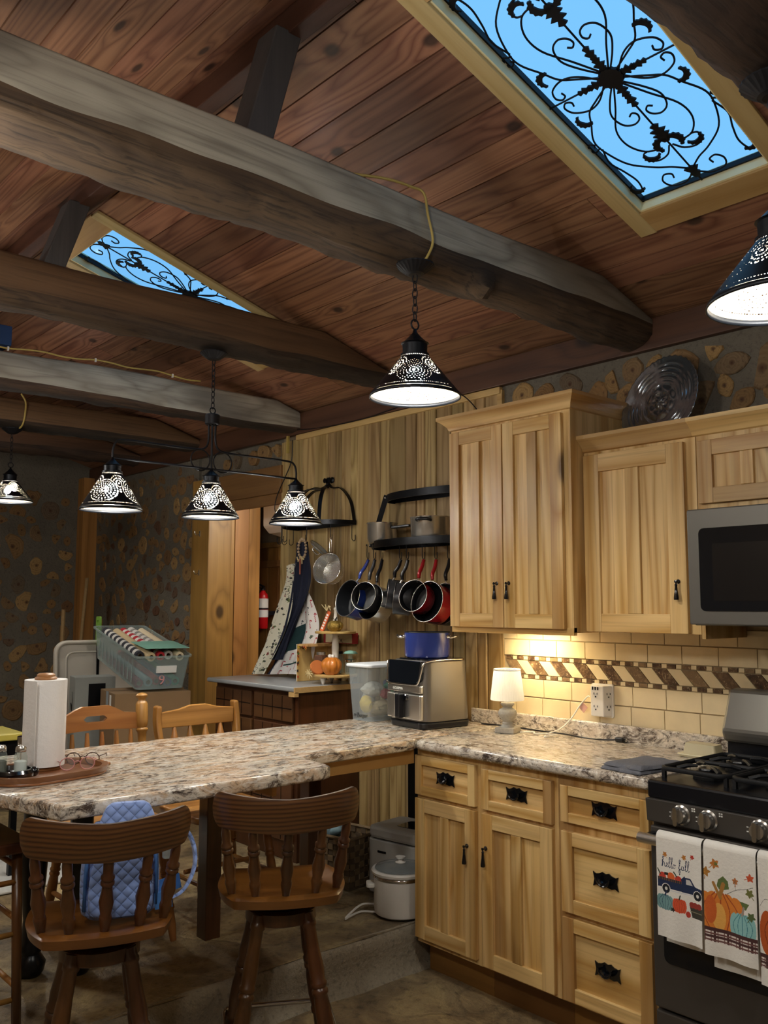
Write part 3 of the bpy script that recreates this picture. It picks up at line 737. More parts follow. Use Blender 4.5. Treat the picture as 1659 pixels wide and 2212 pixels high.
with Off(pt):
    poly = [(-2.831, -.02), (-3.515, -.02), (-3.515, -2.54), (-2.83, -2.335), (-2.54, -2.262), (-2.54, -1.33), (-2.555, -1.295), (-2.6, -1.282), (-2.72, -1.272), (-2.765, -1.255), (-2.79, -1.2), (-2.80, -.66), (-2.831, -.62)]
    round_edge_slab(poly, .886, CT, .009).build('slab', 'laminate_y', pt, smooth=radians(50))
    MB().box(-2.86, -2.84, -2.1, -.62, .825, .885).build('apron_board', 'birch_board', pt, bevel=.002)
    MB().box(-3.49, -3.47, -2.3, -.1, .80, .885).build('apron_board', 'birch_board', pt, bevel=.002)
    MB().box(-3.47, -2.86, -1.33, -1.31, .78, .885).build('apron_board', 'birch_board', pt, bevel=.002)
    MB().box(-3.50, -2.86, -.045, -.03, UPPER, .88).build('back_panel', 'black_metal', pt)  # dark board whose black also stands in for shade under the counter
    MB().box(-3.36, -3.29, -1.35, -1.28, UPPER-.003, .80).build('leg', 'stool_wood', pt, bevel=.003)
    MB().box(-3.48, -3.41, -.75, -.68, UPPER-.003, .80).build('leg', 'stool_wood', pt, bevel=.003)
    for (x, y) in ((-3.42, -2.0), (-3.33, -1.86)):
        b = MB().lathe([(.036,0),(.05,.02),(.055,.05),(.035,.08),(.045,.1),(.035,.13),(.03,.2),(.045,.33),(.05,.42),(.034,.48),(.042,.5),(.042,.66),(.05,.67),(.05,.736)], (x, y, UPPER-.003), 16)
        b.build('leg', 'black_enamel', pt, smooth=radians(50))

# ------------------------------------------------------------------ stove
st = thing('stove', 'black gas stove with silver knobs and towels on its door', 'stove', (-1.31, -.33, FLOOR))
with Off(st):
    X0, X1 = -1.688, -.93
    MB().box(X0, X1, -.63, -.03, FLOOR-.002, .87).build('body', 'steel_dark', st, bevel=.004)
    MB().box(X0, X1, -.66, -.03, .872, .93).build('cooktop', 'black_enamel', st, bevel=.008)
    # front panel with the knobs
    cp = MB().prism([(-.632, .795), (-.665, .80), (-.672, .872), (-.632, .872)], X0, X1, 'x').build('control_panel', 'steel_dark', st, bevel=.002)
    for x in (-1.56, -1.469, -1.305, -1.14, -1.05):
        k = MB().lathe([(.031,0),(.031,-.004),(.026,-.008),(.025,-.024),(.022,-.03),(.001,-.031)], (x, -.668, .838), 20, axis='y').build('knob', 'steel', cp, smooth=radians(40))
        MB().rbox(x-.006, x+.006, -.708, -.69, .838-.027, .838+.027, .005, 3, axis='y').build('grip', 'steel', st, bevel=.002) if False else MB().rbox(x-.007, x+.007, -.712, -.692, .838-.028, .838+.028, .006, 3, axis='y').build('knob_grip', 'chrome', cp)
        for j in range(3): MB().box(x-.043, x-.037, -.6695, -.668, .826+.013*j, .829+.013*j).build('print', 'print_white', cp)
        for q in range(2):
            for j in range(2): MB().box(x+.036+.007*q, x+.0405+.007*q, -.6725, -.670, .855+.007*j, .859+.007*j).build('print', 'print_white', cp)
    dr = MB().box(X0+.004, X1-.004, -.655, -.632, .225, .785).build('oven_door', 'steel_dark', st, bevel=.006)
    MB().rbox(X0+.045, X1-.045, -.659, -.654, .37, .70, .02, 4, axis='y').build('window', 'dark_glass', dr)
    MB().box(X0+.1, X1-.1, -.658, -.654, .745, .765).build('vent_slot', 'black_gloss', dr)
    h = MB().tube([(X0+.0, -.712, .755), (X1-.0, -.712, .755)], .017, 14); h.build('handle', 'steel', dr, smooth=radians(40))
    for x in (X0+.025, X1-.025): MB().box(x-.012, x+.012, -.71, -.654, .742, .768).build('handle_bracket', 'black_enamel', dr, bevel=.003)
    MB().box(X0+.004, X1-.004, -.65, -.632, .03, .215).build('drawer', 'steel_dark', st, bevel=.006)
    b = MB().lathe([(.024,0),(.024,-.003),(.02,-.004),(.02,-.002),(.001,-.002)], (-1.31, -.6545, .262), 24, axis='y').build('badge', 'chrome', dr)
    for g, rr in ((0, .011), (2.1, .011), (4.2, .011)):
        MB().tube([(-1.31+.006*cos(g)+.006*cos(t), -.658, .262+.006*sin(g)+.006*sin(t)) for t in [2*pi*i/12 for i in range(12)]], .0012, 4, True).build('script', 'chrome', dr)
    MB().box(X0, X1, -.13, -.04, .93, 1.03).build('back_panel', 'black_enamel', st, bevel=.006)
    MB().prism([(-.165, 1.04), (-.10, 1.185), (-.04, 1.19), (-.04, 1.0), (-.15, 1.0)], X0-.004, X1+.004, 'x').build('backguard', 'slate_steel', st, bevel=.012)
    # grates: three cast iron frames, and burners
    for gx in (-1.555, -1.31, -1.065):
        b = MB(); w2 = .112
        pl = smooth_path([(gx-w2, -.61, .965), (gx+w2, -.61, .965), (gx+w2, -.19, .965), (gx-w2, -.19, .965)], 1, True)
        b.tube([(gx-w2,-.59,.962),(gx-w2+.02,-.61,.962),(gx+w2-.02,-.61,.962),(gx+w2,-.59,.962),(gx+w2,-.21,.962),(gx+w2-.02,-.19,.962),(gx-w2+.02,-.19,.962),(gx-w2,-.21,.962)], .0085, 7, True)
        b.build('grate_frame', 'cast_iron', st, smooth=radians(50))
        MB().tube([(gx-w2, -.4, .962), (gx+w2, -.4, .962)], .008, 7).build('grate_bar', 'cast_iron', st)
        for by in (-.505, -.295):
            for ang in (pi/4, 3*pi/4, 5*pi/4, 7*pi/4):
                a = Vector((gx+.035*cos(ang), by+.035*sin(ang), .972)); e = Vector((gx+.105*cos(ang), by+.095*sin(ang)*1.0, .962))
                MB().tube([a, (a+e)/2+Vector((0,0,.004)), e], [.005, .0075, .008], 6).build('grate_finger', 'cast_iron', st)
            bu = MB().lathe([(.05,0),(.05,.01),(.042,.014),(.042,.022),(.001,.024)], (gx, by, .9305), 20).build('burner', 'cast_iron', st, smooth=radians(40))
            MB().lathe([(.03,0),(.032,.004),(.03,.009),(.001,.0095)], (gx, by, .9555), 20).build('burner_cap', 'black_enamel', bu)
        for sx in (-1, 1):
            for yy in (-.595, -.205): MB().box(gx+sx*(w2-.004)-.006, gx+sx*(w2-.004)+.006, yy-.006, yy+.006, .9302, .958).build('grate_foot', 'cast_iron', st)

# ------------------------------------------------------------------ microwave
mw = thing('microwave', 'grey steel over-the-range microwave with black window', 'microwave', (-1.26, -.2, 1.425))
with Off(mw):
    X0, X1 = -1.655, -.90
    MB().box(X0, X1, -.385, -.02, 1.425, 1.829).build('body', 'steel_dark', mw, bevel=.004)
    d = MB().rbox(X0, X1, -.418, -.386, 1.428, 1.828, .006, 3, axis='y').build('door', 'slate_steel', mw, bevel=.004)
    MB().rbox(X0+.045, X1-.17, -.4215, -.4175, 1.475, 1.76, .018, 4, axis='y').build('window_frame', 'dark_glass', d)
    MB().rbox(X0+.095, X1-.22, -.4235, -.4213, 1.51, 1.705, .006, 3, axis='y').build('window', 'black_gloss', d)
    MB().tube([(X1-.13, -.45, 1.47), (X1-.13, -.45, 1.79)], .011, 10).build('handle', 'steel', d, smooth=True)
# side filler under the cabinet next to the microwave
fl = MB().box(-1.67, -1.656, -.31, -.012, 1.375, 1.425).build('filler_strip', 'hick_z'); fl.location = (0, 0, 0)
tag(fl, 'short hickory filler strip under the microwave edge', 'trim')
bs = MB().box(-.1135, .1135, -.0065, .0065, 0, .066).build('backsplash_strip', 'laminate_x', loc=(-2.9465, -.0275, CT+.0005), bevel=.004); tag(bs, 'short stone-patterned backsplash strip beside the air fryer', 'backsplash')

# ------------------------------------------------------------------ punched tin lamps
plain('tin_black', '#14171d', .42, .6, var=.15, sc=30); plain('shade_white', '#857b69', .75, 0, var=.03)
plain('canopy_iron', '#26262a', .5, .6, var=.2, sc=30)
emis('bulb_glow', '#fbf8ef', BULB)
def shade_meshes(r0, r1, h, nmed, nu, nv, gap=1.0, rows=5, fine=False):
    """cone with punched slots: r0 top radius, r1 rim radius, h height; real holes"""
    slant = hypot(r1-r0, h); b = MB(); bi = MB()
    def hole(u, v):
        # u in 0..1 around, v in 0..1 down the slope
        R = r0+(r1-r0)*v
        if .02 < v < .06 or .90 < v < .925: return (u*140*R/r1) % 1 < .4
        if v > .88 or v < .1: return False
        cu = (u*nmed) % 1-.5; dx = cu/nmed*2*pi*(r0+(r1-r0)*.56); dy = (v-.56)*slant
        d = hypot(dx, dy); g = atan2(dy, dx); Rm = slant*.36
        if fine and d < Rm:
            k = d/Rm*6; return .34 < k % 1 < .56 and (g/(2*pi)*int(6+6*int(k))) % 1 < .3
        if d < Rm:
            k = d/Rm*rows; fr = k % 1
            if int(k) == 0: return fr > .35 and (g/(2*pi)*8) % 1 < .5
            if int(k) == rows-1: return .25 < fr < .6 and (g/(2*pi)*int(9*k)) % 1 < .55
            return .24 < fr < .74 and (g/(2*pi)*int(7+6*int(k))) % 1 < .36
        e = abs(abs(cu)-.5); ex = e/nmed*2*pi*R; ey = (v-.36)*slant
        q = hypot(ex, ey*.8)
        if q < slant*.24: return (q/(slant*.06)) % 1 < .45 and (atan2(ey, ex)/(2*pi)*26) % 1 < .55
        return False
    for m_, rad, rev in ((b, 0., False), (bi, -.0012, True)):
        for j in range(nv+1):
            v = j/nv; R = r0+(r1-r0)*v+rad
            for i in range(nu): g = 2*pi*i/nu; m_.v.append((R*cos(g), R*sin(g), -h*v))
        for j in range(nv):
            for i in range(nu):
                if hole((i+.5)/nu, (j+.5)/nv): continue
                i2 = (i+1) % nu; f = (j*nu+i, (j+1)*nu+i, (j+1)*nu+i2, j*nu+i2)
                m_.f.append(f[::-1] if rev else f); m_.m.append(0)
    return b, bi
def make_mesh(b, name, mat, sm=True):
    me = bpy.data.meshes.new(name); me.from_pydata(b.v, [], b.f); me.materials.append(MATS[mat])
    if sm: me.shade_smooth()
    return me
SA = shade_meshes(.042, .142, .125, 4, 420, 64, fine=True); PEND_OUT = make_mesh(SA[0], 'shade', 'tin_black'); PEND_IN = make_mesh(SA[1], 'shade_lining', 'shade_white')
SB = shade_meshes(.038, .126, .15, 4, 360, 64); ISL_OUT = make_mesh(SB[0], 'shade', 'tin_black'); ISL_IN = make_mesh(SB[1], 'shade_lining', 'shade_white')
LINK = MB().tube([(.0085*cos(t) if abs(cos(t)) else 0, 0, .0165*sin(t)) for t in [2*pi*i/14 for i in range(14)]], .0022, 5, True)
LINK = make_mesh(LINK, 'chain_link', 'canopy_iron')
def chain(parent, x, y, z0, z1):
    n = max(2, round((z0-z1)/.026)); st_ = (z0-z1)/n
    for i in range(n): put('chain_link', LINK, parent, loc=(x, y, z0-st_*(i+.5)), rot=(0, 0, (pi/2)*(i % 2)+.3))
def ribbed_canopy(parent, z, r=.062):
    b = MB(); n = 48
    prof = [(.02, -.034), (.03, -.03), (.8*r, -.014), (r, -.004), (r, 0)]
    for rr, zz in prof:
        for i in range(n): q = rr*(1+.03*(i % 2)*(rr > .04)); b.v.append((q*cos(2*pi*i/n), q*sin(2*pi*i/n), z+zz))
    for j in range(len(prof)-1):
        for i in range(n): b.f.append((j*n+i, j*n+(i+1) % n, (j+1)*n+(i+1) % n, (j+1)*n+i)); b.m.append(0)
    b.f.append(tuple(range(n))); b.m.append(0); b.f.append(tuple((len(prof)-1)*n+i for i in range(n))); b.m.append(0)
    b.build('canopy', 'canopy_iron', parent)
def lamp_head(parent, z, out, inn, r0, r1, h, x=0, y=0, neck=.055):
    """z = top of the shade cone"""
    s = put('shade', out, parent, loc=(x, y, z)); put('shade_lining', inn, s)
    MB().lathe([(r1-.0015, -h), (r1+.001, -h-.001), (r1+.004, -h-.012), (r1+.0005, -h-.012), (r1-.0015, -h)], (0, 0, 0), 64, caps=False).build('rim', 'tin_black', s, smooth=True)
    nk = MB().lathe([(r0+.004, -.004), (r0+.004, .004), (r0-.003, .006), (r0-.002, neck*.55), (r0+.003, neck*.6), (r0-.004, neck*.66), (r0*.45, neck*.95), (.008, neck*1.15), (.004, neck*1.35), (.001, neck*1.36)], (x, y, z), 28)
    nk.build('neck', 'tin_black', parent, smooth=radians(40))
    MB().lathe([(.012, .0), (.014, -.02), (.012, -.028)], (x, y, z-.012), 14).build('socket', 'shade_white', parent)
    bl = MB().ball((x, y, z-h*.55), .032, 10, 7, sc=(1, 1, 1.2)).build('bulb', 'bulb_glow', parent, smooth=True)
def pendant(label, x, y, zc, zrim, out=PEND_OUT, inn=PEND_IN, sc=1.):
    r = thing('pendant_lamp', label, 'lamp', (x, y, zc), group='single pendant lamps')
    ribbed_canopy(r, 0)
    h = .125; top = zrim-zc+h+.012; nk = .065
    lamp_head(r, top, out, inn, .042, .142, h, neck=nk)
    MB().tube([(.0, .016*cos(t), top+nk*1.35+.014+.016*sin(t)) for t in [2*pi*i/16 for i in range(16)]], .003, 6, True).build('hang_ring', 'canopy_iron', r)
    chain(r, 0, 0, -.032, top+nk*1.35+.028)
    return r
pendant('single punched-tin pendant on a chain under the nearest grey beam', -2.03, -1.375, 2.583, 2.147)
pendant('punched-tin pendant cut off by the right edge of the picture', -.79, -1.525, 2.575, 2.10)
pendant('small far punched-tin pendant at the left edge of the picture', -5.86, -1.335, 2.62, 2.145)
# island light with three shades
il = thing('island_light', 'black three-shade punched-tin island light hanging on a chain', 'lamp', (-3.57, -1.205, 2.655))
ribbed_canopy(il, 0)
A, B = .475, -.475; zb = -.545
MB().lathe([(.03, 0), (.034, -.004), (.034, -.045), (.028, -.05), (.02, -.045)], (0, 0, -.29), 20).build('collar', 'canopy_iron', il, smooth=radians(40))
MB().tube([(0, .014*cos(t), -.272+.014*sin(t)) for t in [2*pi*i/16 for i in range(16)]], .003, 6, True).build('hang_ring', 'canopy_iron', il)
chain(il, 0, 0, -.032, -.26)
MB().tube([(0, 0, -.32), (0, 0, zb-.03)], .005, 8).build('stem_rod', 'canopy_iron', il)
for s in (-1, 1):
    P = smooth_path([(0, s*.018, -.33), (0, s*.018, -.41), (0, s*.035, -.45), (0, s*.09, -.462), (0, s*.25, -.462), (0, s*.42, -.462), (0, s*.462, -.475), (0, s*.475, -.51), (0, s*.475, zb)], 6)
    MB().tube(P, .005, 8).build('upper_rod', 'canopy_iron', il, smooth=True)
    MB().tube([(0, s*(.058+.048*cos(t)), -.508+.048*sin(t)) for t in [2*pi*i/28 for i in range(28)]], .0035, 6, True).build('ring', 'canopy_iron', il, smooth=True)
MB().tube([(0, -.475, zb), (0, .475, zb)], .005, 8).build('lower_rod', 'canopy_iron', il, smooth=True)
for yy in (-.475, 0, .475): lamp_head(il, zb-.062, ISL_OUT, ISL_IN, .038, .126, .15, 0, yy, .05)
# globe lights added out of view to fill the room and passage
emis('fill_glow', '#f6f3ec', 50.)
def fill_globe(label, x, y, zc, drop=.2, r=.09):
    o = thing('fill_globe', label, 'lamp', (x, y, zc), group='added fill globes out of view')
    ribbed_canopy(o, 0); MB().tube([(0, 0, -.03), (0, 0, -drop)], .006, 8).build('rod', 'canopy_iron', o)
    MB().lathe([(.03, -drop), (.035, -drop-.02), (.03, -drop-.03)], (0, 0, 0), 18).build('fitter', 'canopy_iron', o)
    MB().ball((0, 0, -drop-.03-r), r, 14, 9).build('globe', 'fill_glow', o, smooth=True)
fill_globe('added fill light globe on the nearest grey beam behind the viewer', -2.09, -3.0, 2.585)
fill_globe('added fill light globe on the big dark beam behind the viewer', -.78, -3.05, 2.585)
fill_globe('added fill light globe on the third beam at the far near side', -4.59, -2.75, 2.585)
fill_globe('hidden globe added to light the passage behind the doorway', -4.5, .43, 2.418, .04, .1)

# ------------------------------------------------------------------ bar stools, chairs
def turned(b, a, e, prof, n=12):
    """lathe along the line a-e ; prof = (t, r)"""
    a = Vector(a); e = Vector(e); d = e-a; L = d.length; q = Vector((0, 0, 1)).rotation_difference(d.normalized()).to_matrix()
    b.lathe([(r, t*L) for t, r in prof], a, n, M=q); return b
LEGP = [(0,.021),(.04,.021),(.05,.024),(.07,.024),(.08,.02),(.2,.021),(.3,.025),(.36,.022),(.372,.026),(.39,.026),(.4,.021),(.412,.026),(.43,.026),(.44,.021),(.5,.025),(.6,.026),(.68,.021),(.695,.025),(.72,.025),(.73,.02),(.86,.022),(.95,.018),(1,.016)]
SPIN = [(0,.011),(.06,.0125),(.2,.018),(.24,.0165),(.25,.0145),(.42,.021),(.55,.0155),(.62,.014),(.64,.019),(.67,.019),(.69,.015),(.71,.019),(.74,.019),(.76,.0135),(.9,.0145),(1,.0105)]
def bar_stool(label, x, y, rz, ring_z=.17):
    r = thing('bar_stool', label, 'stool', (x, y, FLOOR+.003), rz, 'turned wood bar stools at the peninsula')
    SZ = .63
    # saddle seat (front is +y)
    b = MB(); nx, ny = 22, 22; top = {}; bot = {}
    def outl(u, v):
        w_ = .205*(1-.10*max(0, -v)**2-.04*max(0, v)); k = sqrt(max(0, 1-.5*v*v)); X = u*w_*sqrt(1-.5*v*v*.45)
        Y = v*.195*sqrt(1-.5*u*u*.55); return X, Y
    for j in range(ny+1):
        for i in range(nx+1):
            u = -1+2*i/nx; v = -1+2*j/ny; X, Y = outl(u, v)
            dip = .014*(1-u*u)*(1-v*v)-.010*max(0, v)*abs(u)**2+(.012*max(0, v)**3)
            edge = max(abs(u), abs(v)); rd = -.01*max(0, (edge-.9)/.1)**2
            top[i, j] = len(b.v); b.v.append((X, Y, SZ-dip+rd))
    for j in range(ny+1):
        for i in range(nx+1):
            u = -1+2*i/nx; v = -1+2*j/ny; X, Y = outl(u, v); bot[i, j] = len(b.v); b.v.append((X*.97, Y*.97, SZ-.042+.006*max(abs(u), abs(v))**4))
    def q(f): b.f.append(f); b.m.append(0)
    for j in range(ny):
        for i in range(nx): q((top[i, j], top[i+1, j], top[i+1, j+1], top[i, j+1])); q((bot[i, j], bot[i, j+1], bot[i+1, j+1], bot[i+1, j]))
    for i in range(nx):
        q((top[i, 0], bot[i, 0], bot[i+1, 0], top[i+1, 0])); q((top[i, ny], top[i+1, ny], bot[i+1, ny], bot[i, ny]))
        q((top[0, i], top[0, i+1], bot[0, i+1], bot[0, i])); q((top[nx, i], bot[nx, i], bot[nx, i+1], top[nx, i+1]))
    b.build('seat', 'stool_seat', r, smooth=radians(50))
    MB().lathe([(.09, SZ-.075), (.095, SZ-.07), (.095, SZ-.044), (.06, SZ-.041)], (0, 0, 0), 20).build('swivel_plate', 'black_metal', r)
    MB().lathe([(.105, SZ-.12), (.115, SZ-.115), (.115, SZ-.08), (.1, SZ-.075)], (0, 0, 0), 24).build('base_block', 'stool_wood', r, smooth=radians(40))
    # crest rail: bent, with raised ends
    b = MB(); n = 36; rows = []
    for i in range(n+1):
        u = -1+2*i/n; g = u*radians(62); X = .216*sin(g)/sin(radians(62)); Y0 = -.19+.085*(1-cos(g))/(1-cos(radians(62)))-.035
        wav = .016*abs(u)**3-.008*cos(u*pi)*(1-abs(u)); hb = .008*(1-u*u)
        end = max(0, (abs(u)-.86)/.14)
        zt = SZ+.31+wav-.022*end**2; zb_ = SZ+.205-hb+.028*end**2+.012*abs(u)
        nx_, ny_ = sin(g)*.75, -cos(g)
        row = []
        for dz, of in ((zb_, .0), (zb_, .016), (zb_+.02, .019), ((zt+zb_)/2, .02), (zt-.012, .017), (zt, .012), (zt, .0), (zt-.012, -.006), ((zt+zb_)/2, -.004), (zb_+.02, -.003)):
            lean = -(dz-SZ-.2)*.16; row.append((X+nx_*of, Y0+lean+ny_*of, dz))
        rows.append(row); b.v += row
    k = len(rows[0])
    for i in range(n):
        for j in range(k): j2 = (j+1) % k; b.f.append((i*k+j, i*k+j2, (i+1)*k+j2, (i+1)*k+j)); b.m.append(0)
    for qq in (0, n): b.f.append(tuple(qq*k+j for j in range(k))); b.m.append(0)
    b.build('crest_rail', 'stool_crest', r, smooth=radians(45))
    for u in (-.82, -.42, 0, .42, .82):
        g = u*radians(62); X = .216*sin(g)/sin(radians(62)); Y = -.225+.085*(1-cos(g))/(1-cos(radians(62)))
        turned(MB(), (X*.86, Y+.068-.012*abs(u), SZ-.012), (X, Y-.004, SZ+.215), SPIN).build('spindle', 'stool_wood', r, smooth=radians(50))
    for sx in (-1, 1):
        for sy in (-1, 1):
            turned(MB(), (sx*.075, sy*.075, SZ-.085), (sx*.17, sy*.165, 0), LEGP, 14).build('leg', 'stool_wood', r, smooth=radians(50))
    w_ = .175
    P = [(px, py, ring_z) for px, py in rrect(-w_, w_, -w_, w_, .05, 6)]
    MB().tube(P, .0085, 8, True).build('foot_ring', 'chrome', r, smooth=True)
def crest_mat():
    t = NT('stool_crest'); v, v0 = t.coords((.6, .6, 1)); z = t.n('SeparateXYZ', {0: t.n('TexCoord').outputs['Object']}).outputs[2]
    ph = t.math('ADD', t.math('MULTIPLY', z, 150.), t.math('MULTIPLY', t.noise(v, 4., 3, .5, .3), 5.)); rg = t.math('PINGPONG', ph, 1.)
    fb = t.noise(t.n('VectorMath', {0: v0, 1: (6, 6, 160)}, operation='MULTIPLY').outputs[0], 1., 3, .6)
    col = t.mix(t.math('POWER', rg, 1.5), lin('#6a4523'), lin('#3b2211')); col = t.mix(t.math('MULTIPLY', fb, .35), col, lin('#2a180c'))
    t.bsdf(col, .34, 0, t.math('ADD', rg, fb), .15, .002, Coat_Weight=.35, Coat_Roughness=.25)
crest_mat()
bar_stool('dark turned-wood bar stool with an empty seat, nearer the base cabinets', -2.50, -1.535, radians(60))
bar_stool('dark turned-wood bar stool holding the blue backpack', -2.59, -2.112, radians(70))

# dining chairs behind the peninsula
wood('oak_y', '#c08b4a', '#94632b', '#6d441b', 'Y', ring=14, sc=5, var=.1, heart=.35, rough=.4, coat=.3)
wood('oak_z', '#a9773c', '#905f2a', '#68411a', 'Z', ring=8, sc=6, var=.1, heart=.35, rough=.4, coat=.3)
def dining_chair(label, x, y, kind):
    """faces +x; back towards -x"""
    r = thing('dining_chair', label, 'chair', (x, y, UPPER+.003), 0, 'light oak dining chairs behind the peninsula'); W = .215
    round_edge_slab(rrect(-.2, .21, -.21, .21, .06, 5), .43, .462, .01, 3).build('seat', 'oak_y', r, smooth=radians(50))
    for sx in (-1, 1):
        for sy in (-1, 1): turned(MB(), (sx*.13, sy*.15, .435), (sx*.19, sy*.19, 0), [(t, rr*.8) for t, rr in LEGP]).build('leg', 'oak_z', r, smooth=radians(50))
    for sy in (-1, 1): MB().tube([(-.16, sy*.172, .18), (.16, sy*.172, .18)], .01, 8).build('stretcher', 'oak_z', r)
    MB().tube([(0, -.165, .2), (0, .165, .2)], .01, 8).build('stretcher', 'oak_z', r)
    if kind == 1:
        for sy in (-1, 1):
            turned(MB(), (-.16, sy*W, .445), (-.2, sy*W, .95), [(0,.016),(.1,.02),(.3,.022),(.4,.016),(.6,.018),(.66,.02),(.675,.026),(.69,.026),(.7,.02),(.72,.025),(.76,.027),(.9,.027),(.92,.022),(.93,.016),(.945,.016),(.96,.024),(.975,.0265),(.99,.02),(1,.003)], 14).build('back_post', 'oak_z', r, smooth=radians(50))
        # crest with hand slot: columns of a lower and an upper band
        top = [(-.2, .865), (-.13, .872), (-.09, .893), (-.06, .905), (.06, .905), (.09, .893), (.13, .872), (.2, .865)]
        def topz(yv):
            for (y0, z0), (y1, z1) in zip(top, top[1:]):
                if y0 <= yv <= y1: return z0+(z1-z0)*(yv-y0)/(y1-y0)
            return .865
        b = MB(); N = 60; cols = []
        for i in range(N+1):
            yy = -.2+.4*i/N; q = max(0, 1-(max(0, abs(yy)-.034)/.014)**2) if abs(yy) < .048 else 0; hs = .013*sqrt(q)
            cols.append((yy, .80+.006*cos(yy*12), .852-hs, .852+hs, topz(yy)))
        for xx in (-.209, -.189): b.v += [(xx, c[0], c[1+k]) for c in cols for k in range(4)]
        M4 = (N+1)*4
        for i in range(N):
            a = i*4
            for k in (0, 2): b.f += [(a+k, a+k+1, a+k+5, a+k+4), (M4+a+k, M4+a+k+4, M4+a+k+5, M4+a+k+1)]
            for k in (0, 3): b.f.append((a+k, a+k+4, M4+a+k+4, M4+a+k))
            if cols[i][2] < cols[i][3] or cols[i+1][2] < cols[i+1][3]:
                for k in (1, 2): b.f.append((a+k, a+k+4, M4+a+k+4, M4+a+k))
        for a in (0, N*4): b.f += [(a, a+1, M4+a+1, M4+a), (a+2, a+3, M4+a+3, M4+a+2)]
        b.m = [0]*len(b.f); b.build('crest_rail', 'oak_y', r)
        for k in range(6):
            yy = -.165+.066*k
            turned(MB(), (-.165, yy, .455), (-.195, yy, .795), [(0,.008),(.3,.012),(.5,.009),(.64,.009),(.66,.014),(.69,.014),(.71,.009),(.85,.011),(1,.007)], 10).build('spindle', 'oak_z', r, smooth=radians(50))
    else:
        for sy in (-1, 1):
            b = MB(); P = smooth_path([(-.15, sy*.16, .445), (-.17, sy*.19, .65), (-.205, sy*.205, .80), (-.215, sy*.2, .885)], 5)
            for p0, p1 in zip(P, P[1:]): pass
            sec = [(p.x, p.y, p.z) for p in P]; n = len(sec); b.v = []
            for (px, py, pz) in sec:
                for dx, dy in ((-.022, -.014), (.022, -.014), (.022, .014), (-.022, .014)): b.v.append((px+dx, py+dy, pz))
            for i in range(n-1):
                for j in range(4): b.f.append((i*4+j, i*4+(j+1) % 4, i*4+4+(j+1) % 4, i*4+4+j)); b.m.append(0)
            b.f += [(3, 2, 1, 0), tuple((n-1)*4+j for j in range(4))]; b.m += [0, 0]
            b.build('back_post', 'oak_z', r, bevel=.008)
        pl = [(-.19, .785), (.19, .785), (.19, .855), (.1, .865), (.04, .88), (-.04, .88), (-.1, .865), (-.19, .855)]
        MB().prism(pl, -.218, -.198, 'x').build('crest_rail', 'oak_y', r, bevel=.004)
        for k in range(4):
            yy = -.12+.08*k
            turned(MB(), (-.165, yy, .455), (-.206, yy, .79), [(0,.009),(.4,.013),(.6,.01),(.8,.022),(.9,.013),(1,.007)], 10).build('spindle', 'oak_z', r, smooth=radians(50))
dining_chair('light oak chair with finial posts and hand slot in its crest', -3.565, -1.635, 1)
dining_chair('light oak chair with rounded arm-like back posts nearer the old cabinet', -3.55, -1.14, 2)
# low rustic stool at the left edge
rs = thing('rustic_stool', 'plain wooden stool with round stretchers cut off at the left edge', 'stool', (-3.16, -2.36, UPPER+.003))
MB().box(-.19, .2, -.2, .185, .555, .59).build('seat', 'stool_wood', rs, bevel=.006)
for sx in (-1, 1):
    for sy in (-1, 1): MB().tube([(sx*.15, sy*.15, .556), (sx*.165, sy*.165, 0)], [.017, .015], 10).build('leg', 'stool_wood', rs, smooth=True)
for zz in (.14, .34, .5):
    for s in (-1, 1):
        MB().tube([(-.158, s*.158, zz), (.158, s*.158, zz)], .009, 8).build('stretcher', 'oak_z', rs, smooth=True)
        MB().tube([(s*.158, -.158, zz-.04), (s*.158, .158, zz-.04)], .009, 8).build('stretcher', 'oak_z', rs, smooth=True)

# ------------------------------------------------------------------ backpack on the stool
def quilt():
    t = NT('quilt_blue'); v = t.n('TexCoord').outputs['Object']; s = t.n('SeparateXYZ', {0: v})
    a = t.math('MULTIPLY', t.math('ADD', s.outputs[1], s.outputs[2]), 95.); b = t.math('MULTIPLY', t.math('SUBTRACT', s.outputs[1], s.outputs[2]), 95.)
    h = t.math('MULTIPLY', t.math('ABSOLUTE', t.math('SINE', a)), t.math('ABSOLUTE', t.math('SINE', b))); h = t.math('POWER', h, .4)
    n = t.noise(v, 60, 3); col = t.mix(h, lin('#6683c4'), lin('#8aa5e0')); col = t.mix(t.math('MULTIPLY', n, .25), col, lin('#a9bff0'))
    t.bsdf(col, .8, 0, t.math('ADD', h, t.math('MULTIPLY', n, .2)), .55, .006, Sheen_Weight=.3)
quilt(); plain('web_blue', '#4a78b8', .7, var=.15); plain('tag_blue', '#4f8ad0', .6, var=.05); plain('pack_dark', '#34507f', .7)
bp = thing('backpack', 'light blue quilted backpack sitting on the stool seat', 'backpack', (-2.515, -2.09, FLOOR+.003+.632), radians(-20))
